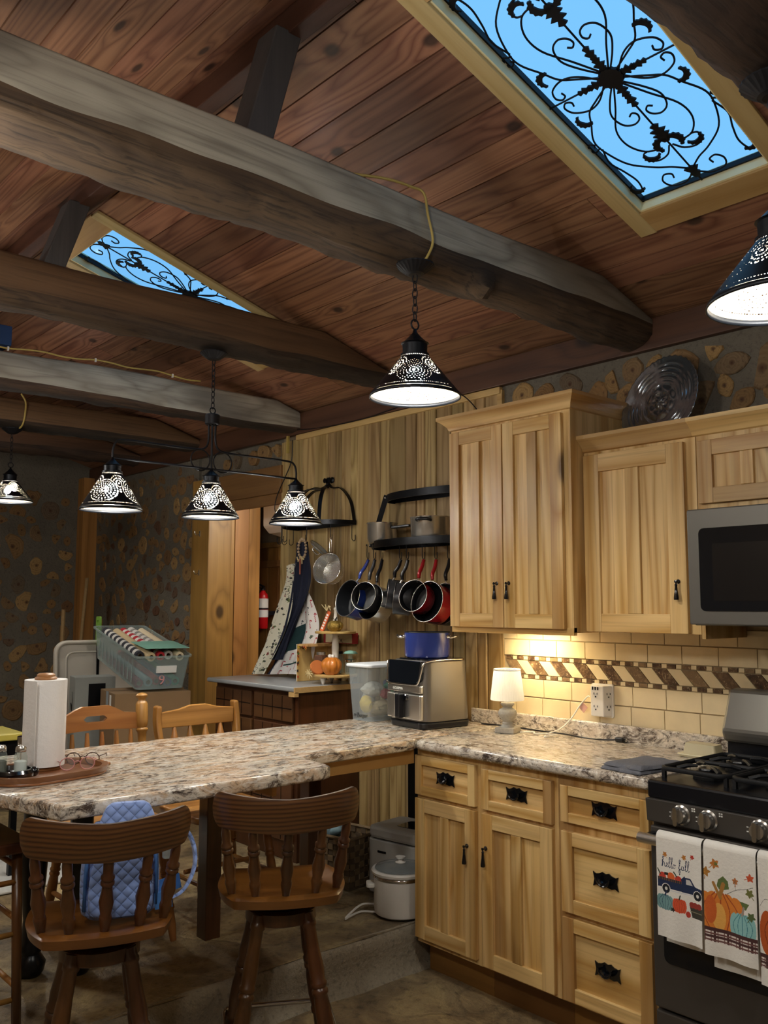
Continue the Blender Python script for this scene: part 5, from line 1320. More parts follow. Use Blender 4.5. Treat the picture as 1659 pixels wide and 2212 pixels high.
hd = MB().prism([(-.022, .045), (.012, .045), (.015, .155), (-.026, .155)], -.185, -.152, 'y').build('handle', 'black_enamel', af, bevel=.006)
MB().box(-.058, -.03, -.178, -.152, .042, .156).build('handle_trim', 'steel', af, bevel=.004)
MB().lathe([(.016, 0), (.016, -.006), (.012, -.009), (.001, -.009)], (.02, -.151, .138), 18, axis='y').build('release_button', 'black_gloss', af)
text('GOURMIA', .017, 'print_white', af, (-.045, -.1498, .171), (pi/2, 0, 0))
for sx in (-1, 1):
    for sy in (-1, 1): MB().box(sx*.1-.012, sx*.1+.012, sy*.1-.012, sy*.1+.012, -.001, .001).build('foot', 'black_enamel', af)
plain('enamel_blue', '#2d3d86', .22, .1, var=.06, sc=5, bstr=.0, Coat_Weight=.5); plain('pan_inner', '#16181c', .45, .1, var=.15, sc=70, bstr=.05)
pot = thing('blue_pot', 'blue enamel stock pot standing on the air fryer', 'pot', (-3.09, -.30, CT+.001+.3155))
MB().lathe([(.094,.0),(.103,.006),(.107,.02),(.108,.118),(.106,.118),(.1,.02),(.09,.01),(.001,.01)], (0,0,0), 44, caps=False).build('body', 'enamel_blue', pot, smooth=radians(40))
MB().lathe([(.001,-.0),(.094,.0)], (0,0,.0005), 44, caps=False).build('bottom', 'enamel_blue', pot)
MB().lathe([(.1055,.117),(.109,.119),(.109,.122),(.1045,.121)], (0,0,0), 44, caps=False).build('rim', 'pan_inner', pot, smooth=True)
MB().lathe([(.1045,.119),(.099,.02),(.09,.012),(.001,.012)], (0,0,0), 44, caps=False).build('lining', 'pan_inner', pot, smooth=True)
for a in (radians(215), radians(35)):
    P = [(.107*cos(a+d)*k, .107*sin(a+d)*k, .1-.004*k0) for d, k, k0 in ((-.34, 1., 0), (-.3, 1.14, 1), (-.15, 1.3, 0), (0, 1.34, -1), (.15, 1.3, 0), (.3, 1.14, 1), (.34, 1., 0))]
    MB().tube(smooth_path(P, 4), .0055, 8).build('handle', 'chrome', pot, smooth=True)
    for d in (-.34, .34): MB().ball((.109*cos(a+d), .109*sin(a+d), .1), .009, 10, 8).build('rivet', 'chrome', pot, smooth=True)
bn = thing('clear_bin', 'clear plastic bin with white lid full of snack bags', 'container', (-3.43, -.29, CT+.001))
glassy('bin_clear', '#e4ebee', .72, .2, '#c9d2d6')
b = MB(); P0 = rrect(-.075, .075, -.135, .135, .025, 4); P1 = rrect(-.09, .09, -.155, .155, .03, 4); n = len(P0)
b.v = [(x, y, .0) for x, y in P0]+[(x, y, .262) for x, y in P1]; b.f = [(i, (i+1) % n, (i+1) % n+n, i+n) for i in range(n)]+[tuple(range(n))[::-1]]; b.m = [0]*len(b.f)
b.build('tub', 'bin_clear', bn, smooth=radians(50))
plain('lid_white', '#d9dee2', .4, var=.03)
lid = round_edge_slab(rrect(-.1, .1, -.165, .165, .035, 5), .258, .274, .006, 3).build('lid', 'lid_white', bn, smooth=radians(50))
MB().box(.099, .103, -.06, .06, .236, .262).build('latch', 'bin_clear', bn)
text("m'Burger", .028, 'black_enamel', bn, (.0835, .04, .018), (radians(86.5), 0, pi/2), shear=.2)
text("m'Burger", .028, 'black_enamel', bn, (.005, -.1425, .018), (radians(86.5), 0, 0), shear=.2)
for k, (c_, x, y, z, sx, sy, sz) in enumerate((('#3d9a7a', .02, .06, .15, .05, .05, .04), ('#d8cfc0', -.01, -.05, .14, .06, .07, .045), ('#c9b088', .02, -.02, .05, .06, .1, .045), ('#b23c3c', .03, .0, .12, .03, .04, .03), ('#d5b23c', .0, -.1, .07, .05, .03, .05), ('#e3ddd2', .03, .06, .07, .04, .07, .05), ('#5f6f9a', -.03, .08, .16, .04, .04, .03), ('#bfb7a4', -.03, -.06, .09, .035, .05, .05))):
    o = thing('snack_bag', 'crumpled %s snack bag inside the clear bin' % ('green', 'white', 'tan', 'red', 'yellow', 'pale', 'blue', 'beige')[k], 'bag', (-3.43+x, -.29+y, CT+z-sz*.85), group='bags in the clear bin')
    b = MB().ball((0, 0, sz), 1, 26, 18, sc=(sx*.8, sy*.8, sz*.85)); b.v = [(v[0]*(1+.35*mnoise.noise(Vector(v)*55+Vector((k, 0, 0)))), v[1]*(1+.35*mnoise.noise(Vector(v)*55+Vector((0, k, 0)))), v[2]) for v in b.v]
    b.build('bag', cloth_mat(c_), o, smooth=radians(30))

# ------------------------------------------------------------------ paper towels, tray, shakers, glasses
plain('paper', '#e9e7e4', .9, 0, var=.03, sc=45, bstr=.5)
wood('tray_wood', '#8d5d31', '#754824', '#4a2c15', 'Y', ring=8, sc=6, var=.05, heart=.3, rough=.35, coat=.4)
wood('knob_wood', '#a9744a', '#8f5d38', '#6d4527', 'X', ring=8, sc=8, var=.05, heart=.2, rough=.4)
ty = thing('serving_tray', 'dark wooden serving tray under the paper towels and shakers', 'tray', (-3.02, -2.13, CT+.001), radians(10))
def oct_(a, b_, r): return [(x, y) for x, y in rrect(-a, a, -b_, b_, r, 5)]
round_edge_slab(oct_(.15, .20, .13), 0, .009, .003, 2).build('board', 'tray_wood', ty, smooth=radians(50))
b = MB(); A = oct_(.15, .2, .13); B = oct_(.135, .185, .12); n = len(A)
b.v = [(x, y, .009) for x, y in A]+[(x*1.03, y*1.03, .026) for x, y in A]+[(x*1.01, y*1.01, .026) for x, y in B]+[(x, y, .0095) for x, y in B]
for k in range(3): b.f += [(k*n+i, k*n+(i+1) % n, (k+1)*n+(i+1) % n, (k+1)*n+i) for i in range(n)]
b.m = [0]*len(b.f); b.build('rim', 'tray_wood', ty, smooth=radians(40))
MB().box(-.035, .035, .19, .235, .004, .018).build('handle', 'tray_wood', ty, bevel=.006)
pt_ = thing('paper_towel_roll', 'white paper towel roll on a wooden holder', 'paper towels', (-3.10, -2.105, CT+.011))
MB().lathe([(.06, 0), (.062, .005), (.05, .01)], (0, 0, 0), 28).build('holder_base', 'knob_wood', pt_, smooth=radians(40))
b = MB(); n = 60; R = .067
for z in (.012, .297):
    for i in range(n): g = 2*pi*i/n; q = R+(.004*(i/n)); b.v.append((q*cos(g+2.2), q*sin(g+2.2), z))
for i in range(n): b.f.append((i, (i+1) % n, (i+1) % n+n, i+n))
b.f += [tuple(range(n))[::-1], tuple(range(n, 2*n))]; b.m = [0]*len(b.f); b.build('roll', 'paper', pt_, smooth=radians(40))
MB().box(.0, .055, -.0715, -.0695, .012, .297).build('loose_sheet', 'paper', pt_, rot=(0, 0, radians(14)))
MB().lathe([(.008, .297), (.036, .2975), (.037, .303), (.03, .308), (.03, .313), (.024, .318), (.001, .32)], (0, 0, 0), 28).build('knob', 'knob_wood', pt_, smooth=radians(40))
glassy('shaker_glass', '#f2f8f6', .9, .05, '#dfeae6'); plain('salt_white', '#e8e8e6', .9)
plain('pepper', '#6d6a5e', .9, var=.4, sc=300)
ds = thing('shaker_holder', 'glossy black shaped holder with the shakers in it', 'holder', (-2.99, -2.245, CT+.011), radians(30))
b = MB().lathe([(.055, 0), (.068, .008), (.072, .02), (.066, .03), (.056, .03), (.052, .016), (.001, .012)], (0, 0, 0), 30, caps=True); b.v = [(v[0]*1.05, v[1]*(1+.06*sin(atan2(v[1], v[0])*5)), v[2]) for v in b.v]
b.build('dish', 'black_gloss', ds, smooth=radians(50))
MB().ball((.062, .03, .02), .016, 14, 10).build('boss', 'black_gloss', ds, smooth=True)
def shaker(label, x, y, fill, r=.021):
    s_ = thing('salt_shaker', label, 'shaker', (x, y, CT+.0255), group='glass shakers on the tray')
    MB().lathe([(r*.9, 0), (r, .003), (r, .05), (r*.85, .06), (r*.72, .066)], (0, 0, 0), 20).build('glass', 'shaker_glass', s_, smooth=radians(40))
    MB().lathe([(r*.84, .003), (r*.88, .006), (r*.88, .036), (r*.6, .039)], (0, 0, 0), 18).build('contents', fill, s_)
    MB().lathe([(r*.78, .066), (r*.82, .067), (r*.82, .08), (r*.6, .086), (.001, .087)], (0, 0, 0), 20).build('cap', 'steel', s_, smooth=radians(40))
shaker('glass salt shaker with metal cap in front of the paper roll', -2.985, -2.22, 'salt_white'); shaker('glass pepper shaker with metal cap at the left edge', -3.03, -2.268, 'pepper')
cj = thing('chrome_cup', 'small chrome cup of pens beside the paper towel roll', 'cup', (-3.19, -2.135, CT+.011))
MB().lathe([(.022, 0), (.024, .004), (.025, .1), (.023, .1), (.022, .006), (.001, .005)], (0, 0, 0), 20, caps=False).build('cup', 'chrome', cj, smooth=radians(40))
for k, c_ in enumerate(('#27306e', '#3d3d44', '#5d2f6b')): MB().tube([(.006*k-.006, .004*k, .008), (.01*k-.012, .006*k, .122)], .0035, 7).build('pen', cloth_mat(c_), cj)
plain('frame_pink', '#c98f8f', .3, var=.3, sc=120); plain('frame_tort', '#4a2f22', .3, var=.5, sc=120); glassy('lens', '#ffffff', .93, .03)
def eyeglasses(label, loc, rz, mat):
    g = thing('eyeglasses', label, 'glasses', loc, rz, 'reading glasses on the tray')
    for s in (-1, 1):
        MB().tube([(s*.032+.023*cos(t), 0, .021+.02*sin(t)) for t in [2*pi*i/24 for i in range(24)]], .0018, 6, True).build('rim', mat, g, smooth=True)
        MB().lathe([(.022, 0), (.001, .0006)], (s*.032, 0, .021), 20, axis='y', caps=False).build('lens', 'lens', g)
        MB().tube(smooth_path([(s*.055, 0, .028), (s*.06, .006, .03), (s*.062, .06, .026), (s*.058, .11, .022), (s*.056, .13, .008)], 4), .0016, 6).build('temple', mat, g, smooth=True)
    MB().tube(smooth_path([(-.01, 0, .026), (0, -.002, .03), (.01, 0, .026)], 4), .0018, 6).build('bridge', mat, g)
eyeglasses('pale pink reading glasses nearest the tray handle', (-2.99, -2.03, CT+.0115), radians(70), 'frame_pink')
eyeglasses('tortoiseshell reading glasses behind the pink pair', (-3.075, -1.975, CT+.0115), radians(55), 'frame_tort')

# ------------------------------------------------------------------ pressed glass plate above the cabinets
def plate_glass():
    t = NT('pressed_glass'); tr = t.n('BsdfTransparent', {'Color': lin('#b9c4cc')}); gl = t.n('BsdfGlossy', {'Color': (.9, .95, 1, 1), 'Roughness': .16}); df = t.n('BsdfDiffuse', {'Color': lin('#6f7a84')})
    m1 = t.n('MixShader', {0: .3, 1: gl.outputs[0], 2: df.outputs[0]}); ms = t.n('MixShader', {0: .42, 1: tr.outputs[0], 2: m1.outputs[0]}); t.nt.links.new(ms.outputs[0], t.out.inputs[0])
plate_glass()
b = MB(); nr, na = 40, 160
for i in range(nr+1):
    r = .2*i/nr
    for j in range(na):
        g = 2*pi*j/na; k = r/.2
        h = .01*k**3+.005*abs(sin(g*4))*(k < .42)*sin(k*28)+.006*(.46 < k < .92)*sin((k-.46)/.46*pi)*(1+sin(g*6))*sin(k*60)*.6+.003*(.92 < k < .98)*sin(g*60)*.5
        e = 1+.012*sin(g*40)*(i == nr); b.v.append((r*e*cos(g), r*e*sin(g), h))
for i in range(nr):
    for j in range(na):
        j2 = (j+1) % na
        b.f.append((i*na+j, i*na+j2, (i+1)*na+j2, (i+1)*na+j)); b.m.append(0)
pl = b.build('glass_plate', 'pressed_glass', smooth=True, loc=(-1.935, -.10, 2.112+.196), rot=(radians(76), 0, radians(-12)))
tag(pl, 'round pressed-glass plate leaning on the cabinets against the log-end wall', 'plate')
md = pl.modifiers.new('thick', 'SOLIDIFY'); md.thickness = .005

# ------------------------------------------------------------------ old cabinet with grey top
wood('old_brown', '#5f3a20', '#4a2b17', '#2d190d', 'X', ring=8, sc=6, var=.1, heart=.4, rough=.4, coat=.2)
wood('old_side', '#573218', '#452611', '#2c180a', 'Z', ring=5, sc=9, var=.05, heart=.5, rough=.4, fiber=.4)
plain('grey_laminate', '#8d9092', .35, 0, var=.06, sc=10, bstr=.01, Coat_Weight=.2); plain('raw_edge', '#b5915a', .8, 0, var=.2, sc=80, bstr=.3)
GZ = 1.06; oc = thing('old_cabinet', 'old brown cabinet with a grey laminate top beyond the peninsula', 'cabinet', (-4.34, -.24, UPPER+.003))
with Off(oc):
    MB().box(-4.76, -3.93, -.44, -.02, UPPER, GZ-.027).build('body', 'old_side', oc, bevel=.003)
    round_edge_slab([(-4.80, -.02), (-4.80, -.485), (-3.912, -.485), (-3.912, -.02)], GZ-.026, GZ, .008, 3).build('top', 'grey_laminate', oc, smooth=radians(50))
    MB().box(-3.911, -3.90, -.484, -.02, GZ-.03, GZ-.002).build('raw_end', 'raw_edge', oc); MB().box(-3.955, -3.90, -.486, -.46, GZ-.05, GZ-.027).build('raw_end', 'raw_edge', oc)
    for k, (a, e) in enumerate(((-4.74, -4.36), (-4.33, -3.96))):
        for z0, z1 in ((GZ-.19, GZ-.05), (UPPER+.1, GZ-.205)):
            d = MB().box(a, e, -.458, -.441, z0, z1).build('drawer' if z0 > .8 else 'door', 'old_brown', oc, bevel=.004)
            nx = 4; nz = 2 if z0 > .8 else 6
            for i in range(1, nx): MB().box(a+(e-a)*i/nx-.002, a+(e-a)*i/nx+.002, -.4595, -.4575, z0+.006, z1-.006).build('groove', 'black_metal', d)
            for j in range(1, nz): MB().box(a+.006, e-.006, -.4595, -.4575, z0+(z1-z0)*j/nz-.002, z0+(z1-z0)*j/nz+.002).build('groove', 'black_metal', d)

# ------------------------------------------------------------------ cookbook crate, tiered stand and what is on it
wood('pale_crate', '#c9a56b', '#b48d52', '#8d6836', 'Z', ring=8, sc=8, var=.08, heart=.2)
cr = thing('display_shelf', 'narrow wooden display shelf with white side on the grey top', 'shelf', (-4.155, -.14, GZ+.001))
MB().box(-.05, -.036, -.115, .11, 0, .21).build('side', 'pale_crate', cr, bevel=.002); MB().box(-.0525, -.0502, -.116, .111, -.0, .21).build('white_face', 'white_plastic', cr)
MB().box(-.036, .05, .095, .11, 0, .198).build('back', 'pale_crate', cr, bevel=.002); MB().box(-.036, .05, -.115, .11, .198, .212).build('top', 'pale_crate', cr, bevel=.002)
rr_ = random.Random(3)
for i in range(26):
    c_ = rr_.choice(('#4c6a2c', '#c07a2c', '#2b2019', '#b0522c', '#d3b13e')); a = rr_.random()
    x, z = (-.034+.085*a, .186+.01*rr_.random()) if i < 13 else (-.037+.006*rr_.random(), .012+.17*a)
    P = [(x+.009*(1 if q % 2 else .45)*cos(q*pi/4+a), z+.009*(1 if q % 2 else .45)*sin(q*pi/4+a)) for q in range(8)]
    MB().prism(P, -.12, -.1155, 'y').build('paper_leaf', cloth_mat(c_), cr)
bk_ = thing('cookbook', 'cookbook with red border standing on the wooden crate', 'book', (-4.07, -.045, GZ+.214))
MB().box(-.135, .135, -.02, .02, 0, .062).build('cover', cloth_mat('#8e2323'), bk_, bevel=.002); MB().box(-.112, .128, -.0215, -.02, .004, .054).build('label', cloth_mat('#b3a585'), bk_)
text('The', .018, 'black_enamel', bk_, (0, -.0218, .034), (pi/2, 0, 0)); text('COOK', .032, 'black_enamel', bk_, (0, -.0218, .006), (pi/2, 0, 0))
TX, TY = -3.965, -.165
ts = thing('tiered_stand', 'two-tier round wooden stand with white turned post', 'stand', (TX, TY, GZ+.001))
plain('white_wood', '#cfc8bd', .5, var=.05); wood('tier_wood', '#cba970', '#b48f55', '#8e6a38', 'X', ring=8, sc=7, var=.05, heart=.2)
for g in (.6, 2.7, 4.8): MB().lathe([(.006, 0), (.008, .004), (.018, .034), (.018, .038)], (.09*cos(g), .09*sin(g), 0), 14).build('foot', 'white_wood', ts, smooth=radians(40))
MB().lathe([(.122, .038), (.125, .042), (.125, .05), (.122, .052)], (0, 0, 0), 44).build('lower_tier', 'tier_wood', ts, smooth=radians(40))
MB().lathe([(.022, .052), (.024, .06), (.014, .07), (.012, .1), (.018, .14), (.02, .2), (.015, .26), (.014, .274)], (0, 0, 0), 20).build('post', 'white_wood', ts, smooth=radians(40))
MB().lathe([(.112, .274), (.115, .278), (.115, .285), (.112, .287)], (0, 0, 0), 44).build('upper_tier', 'tier_wood', ts, smooth=radians(40))
MB().lathe([(.016, .287), (.018, .292), (.012, .31), (.015, .34), (.01, .37), (.008, .4), (.013, .41), (.001, .425)], (0, 0, 0), 20).build('finial', 'white_wood', ts, smooth=radians(40))
def ribbed(r, h, lob, name, mat, parent, z=0, n=72, dep=.09):
    b = MB(); m_ = 16
    for j in range(m_+1):
        t = j/m_; R = r*(sin(pi*(.12+.76*t))**.7); zz = h*t+(-.12*h*(1-R/r) if t > .8 else 0)
        for i in range(n): g = 2*pi*i/n; q = R*(1-dep*abs(cos(g*lob/2))**6); b.v.append((q*cos(g), q*sin(g), z+zz))
    for j in range(m_):
        for i in range(n): b.f.append((j*n+i, j*n+(i+1) % n, (j+1)*n+(i+1) % n, (j+1)*n+i)); b.m.append(0)
    b.f += [tuple(range(n))[::-1], tuple(m_*n+i for i in range(n))]; b.m += [0, 0]
    return b.build(name, mat, parent, smooth=radians(60))
plain('pumpkin_orange', '#c9782c', .3, 0, var=.15, sc=30, Coat_Weight=.5); plain('glitter_gold', '#a98b45', .3, .8, var=.7, sc=260, bstr=1.); plain('raffia', '#cdb98a', .8, var=.2)
LT = GZ+.001+.0525; UT = GZ+.001+.2875
pk = thing('orange_pumpkin', 'glazed orange ceramic pumpkin jar on the lower tier', 'pumpkin', (TX+.045, TY-.062, LT)); ribbed(.058, .1, 9, 'jar', 'pumpkin_orange', pk)
for k in range(4): MB().ball((.012*cos(k*1.7), .012*sin(k*1.7), .1), .011, 10, 8).build('berry', 'white_plastic', pk, smooth=True)
tp = thing('pumpkin_lid', 'orange-brown pumpkin lid leaning against the ceramic pumpkin', 'lid', (TX-.042, TY-.092, LT))
MB().lathe([(.001, -.008), (.04, -.008), (.043, 0), (.04, .008), (.001, .01)], (0, 0, .036), 26, M=Matrix.Rotation(radians(62), 3, 'Y') @ Matrix.Rotation(radians(15), 3, 'X')).build('disc', cloth_mat('#b0642e'), tp, smooth=radians(40))
jr = thing('labelled_jar', 'square jar with brown pumpkin label on the lower tier', 'jar', (TX-.085, TY-.035, LT), radians(12))
MB().rbox(-.027, .027, -.027, .027, 0, .1, .008, 3).build('jar', cloth_mat('#6b4630'), jr, bevel=.002); MB().lathe([(.024, .1), (.026, .102), (.026, .116), (.024, .118)], (0, 0, 0), 24).build('lid', 'steel', jr, smooth=radians(40))
MB().box(-.024, .024, -.0285, -.027, .008, .094).build('label', cloth_mat('#5d3c2c'), jr)
text('Pumpkin', .0125, 'print_white', jr, (0, -.0288, .06), (pi/2, 0, 0)); text('ESPRESSO', .0095, 'print_white', jr, (0, -.0288, .026), (pi/2, 0, 0))
MB().lathe([(.008, -.0288), (.001, -.029)], (0, 0, .045), 16, axis='y', caps=False).build('print', 'pumpkin_orange', jr)
gj = thing('clear_jar', 'empty clear glass jar behind the labelled jar', 'jar', (TX-.045, TY+.055, LT))
MB().lathe([(.03, 0), (.032, .004), (.032, .085), (.025, .098), (.025, .106)], (0, 0, 0), 24).build('glass', 'shaker_glass', gj, smooth=radians(40)); MB().lathe([(.027, .1065), (.028, .107), (.028, .12), (.001, .121)], (0, 0, 0), 24).build('lid', 'black_metal', gj)
gp = thing('gold_pumpkin', 'gold glitter pumpkin on the upper tier', 'pumpkin', (TX+.055, TY-.045, UT)); ribbed(.046, .062, 8, 'body', 'glitter_gold', gp)
MB().tube([(0, 0, .05), (.004, 0, .068), (.012, .002, .078)], [.006, .004, .003], 7).build('stem', 'black_metal', gp)
for k in range(3): MB().tube(smooth_path([(0, 0, .056), (.012*cos(k*2.), .012*sin(k*2.), .074), (.02*cos(k*2.), .02*sin(k*2.), .068)], 3), .0012, 4).build('tendril', 'black_metal', gp)
og = thing('orange_sign', 'tall orange wooden tag with raffia leaning on the stand post', 'sign', (TX-.062, TY-.05, UT), radians(10))
MB().box(-.012, .012, -.005, .005, 0, .12).build('tag', cloth_mat('#d4663a'), og, rot=(radians(-6), radians(24), 0), bevel=.002)
for k in range(6): MB().box(-.007, .007, -.0056, -.005, .012+.016*k, .022+.016*k).build('print', 'print_white', og, rot=(radians(-6), radians(24), 0))
for k in range(5): MB().tube(smooth_path([(.049, -.012, .112), (.049+.02*cos(k*1.3+1.8), -.012, .125+.01*k*.4), (.049+.038*cos(k*1.3+1.8), -.014, .13+.02*sin(k))], 3), .002, 5).build('raffia', 'raffia', og)
rb_ = thing('raffia_bow', 'pale raffia bow tied at the edge of the lower tier', 'bow', (TX-.06, TY-.13, LT-.014))
for k in range(9): MB().tube(smooth_path([(0, 0, .02), (.022*cos(k*.7), -.008, .02+.014*sin(k*.7)), (.036*cos(k*.7), -.005, .016+.026*sin(k*.7))], 3), .0022, 5).build('strand', 'raffia', rb_)
dj = thing('glass_canister', 'glass canister with teal domed top at the back of the lower tier', 'jar', (TX+.072, TY+.05, LT))
MB().lathe([(.026, 0), (.03, .004), (.03, .06), (.026, .068)], (0, 0, 0), 26).build('glass', 'shaker_glass', dj, smooth=radians(40)); MB().lathe([(.032, .068), (.032, .078), (.026, .082), (.001, .083)], (0, 0, 0), 26).build('lid', 'chrome', dj, smooth=radians(40))
MB().lathe([(.012, .083), (.012, .11)], (0, 0, 0), 16).build('neck', 'shaker_glass', dj); MB().lathe([(.042, .112), (.03, .124), (.001, .13)], (0, 0, 0), 26).build('dome', cloth_mat('#86b5a5'), dj, smooth=True)

# ------------------------------------------------------------------ pot racks on the plank wall
def flat_bar(P, w_, th, name, parent, up=(0, 0, 1)):
    b = MB(); n = len(P); P = [Vector(p) for p in P]; up = Vector(up)
    for i, p in enumerate(P):
        t = (P[min(i+1, n-1)]-P[max(i-1, 0)]).normalized(); u = (up-t*up.dot(t)).normalized(); q = t.cross(u)
        for a, c in ((-1, -1), (1, -1), (1, 1), (-1, 1)): b.v.append(tuple(p+u*a*w_/2+q*c*th/2))
    for i in range(n-1):
        for j in range(4): b.f.append((i*4+j, i*4+(j+1) % 4, i*4+4+(j+1) % 4, i*4+4+j)); b.m.append(0)
    b.f += [(3, 2, 1, 0), tuple((n-1)*4+j for j in range(4))]; b.m += [0, 0]
    return b.build(name, 'black_metal', parent, smooth=radians(30))
def s_hook(parent, p, drop=.1, ang=0):
    c, s = cos(ang), sin(ang); p = Vector(p)
    pts = [(0, .018), (.008, .026), (.014, .018), (.012, 0), (.012, -drop+.012), (.018, -drop), (.03, -drop-.006), (.04, -drop+.004), (.04, -drop+.03)]
    MB().tube(smooth_path([p+Vector(((a-.006)*c, (a-.006)*s, z)) for a, z in pts], 4), .0022, 6).build('hook', 'black_metal', parent, smooth=True)
r1 = thing('pot_rack', 'black half-dome iron pot rack left of the shelf rack', 'pot rack', (-4.25, -.012, 1.95))
HX, HA, HB = -4.245, .285, .24
with Off(r1):
    hoop = [(HX+HA*cos(g), -.03-HB*sin(g), 1.965) for g in [pi*i/30 for i in range(31)]]
    flat_bar(hoop, .026, .005, 'hoop', r1); flat_bar([(HX-HA, -.025, 1.965), (HX+HA, -.025, 1.965)], .026, .005, 'wall_bar', r1)
    top = Vector((HX+.03, -.03, 2.215))
    for g in (.02, pi/2, pi-.02, pi*.28, pi*.72):
        e = Vector((HX+HA*cos(g), -.03-HB*sin(g), 1.965)); m1 = top.lerp(e, .5)+Vector((0, 0, .085)); m0 = top.lerp(e, .18)+Vector((0, 0, .015)); m2 = top.lerp(e, .85)+Vector((0, 0, .09))
        flat_bar(smooth_path([top, m0, m1, m2, e], 6), .022, .005, 'arch', r1, up=Vector((0, 0, 1)).cross(e-top) if g not in (.02, pi-.02) else (0, 1, 0))
    for s in (-1, 1): MB().lathe([(.018, 0), (.02, -.006), (.012, -.014), (.012, -.022), (.016, -.026)], (top.x+s*.022, -.016, 2.235), 14, axis='y').build('wall_boss', 'black_metal', r1)
    flat_bar([(top.x-.03, -.028, 2.235), (top.x+.03, -.028, 2.235)], .02, .006, 'bracket', r1)
    HK = {}
    for k, g in enumerate((.12, .62, 1.15, 1.75, 2.1, 2.5, 2.8, 3.05)):
        p = (HX+HA*cos(g), -.03-HB*sin(g), 1.95); HK[k] = p; s_hook(r1, p, .085, g+pi/2)
r2 = thing('shelf_rack', 'black two-tier iron shelf rack hung with saucepans', 'pot rack', (-3.3, -.012, 1.79))
SX = -3.30
with Off(r2):
    lo = [(SX+.42*cos(g), -.012-.25*sin(g)**.8, 1.812) for g in [pi*i/36 for i in range(37)]]; hi = [(SX+.34*cos(g), -.012-.17*sin(g)**.8, 2.065) for g in [pi*i/36 for i in range(37)]]
    flat_bar(lo, .038, .006, 'lower_hoop', r2); flat_bar(hi, .038, .006, 'upper_hoop', r2)
    flat_bar([(SX-.42, -.014, 1.812), (SX+.42, -.014, 1.812)], .03, .005, 'wall_bar', r2); flat_bar([(SX-.34, -.014, 2.065), (SX+.34, -.014, 2.065)], .03, .005, 'wall_bar', r2)
    for g in (2.55, .6):
        a = Vector((SX+.424*cos(g), -.012-.254*sin(g)**.8, 1.80)); e = Vector((SX+.344*cos(g), -.012-.174*sin(g)**.8, 2.08))
        flat_bar([a, e], .028, .005, 'strut', r2, up=(.6, .8, 0)) ; 
        for q in (a+Vector((-.004, -.006, .012)), e+Vector((-.004, -.006, -.012))): MB().ball(q, .007, 10, 8).build('bolt', 'chrome', r2, smooth=True)
    for k in range(9):
        x = SX-.34+.085*k; yb = -.012-.25*max(.01, 1-((x-SX)/.42)**2)**.4
        MB().tube([(x, -.014, 1.812), (x, yb+.004, 1.812)], .0035, 6).build('shelf_rod', 'black_metal', r2)
PZ = 1.8165
plain('aluminium', '#cfcfcc', .24, .92, var=.05, sc=8, bstr=.01)
p1 = thing('aluminium_pot', 'bright aluminium saucepan at the left end of the shelf', 'pot', (-3.60, -.14, PZ))
MB().lathe([(.06, 0), (.072, .006), (.08, .03), (.082, .105), (.086, .112), (.084, .114), (.079, .105), (.076, .03), (.066, .008), (.001, .006)], (0, 0, 0), 36, caps=False).build('body', 'aluminium', p1, smooth=radians(40))
MB().bar((.083, .0, .085), (.2, .02, .09), .026, .014).build('handle', 'black_enamel', p1, bevel=.004)
p2 = thing('steel_pot', 'stainless steel pot with black side handles on the shelf', 'pot', (-3.225, -.135, PZ))
MB().lathe([(.085, 0), (.1, .006), (.106, .03), (.108, .112), (.111, .116), (.109, .118), (.105, .11), (.102, .03), (.09, .008), (.001, .006)], (0, 0, 0), 40, caps=False).build('body', 'steel', p2, smooth=radians(40))
for a in (radians(-65), radians(115)):
    c, s = cos(a), sin(a); q = lambda r, t, z: (r*c-t*s, r*s+t*c, z)
    MB().tube(smooth_path([q(.107, -.035, .095), q(.122, -.033, .098), q(.13, -.02, .1), q(.132, 0, .1), q(.13, .02, .1), q(.122, .033, .098), q(.107, .035, .095)], 4), .0085, 8).build('handle', 'black_enamel', p2, smooth=True)
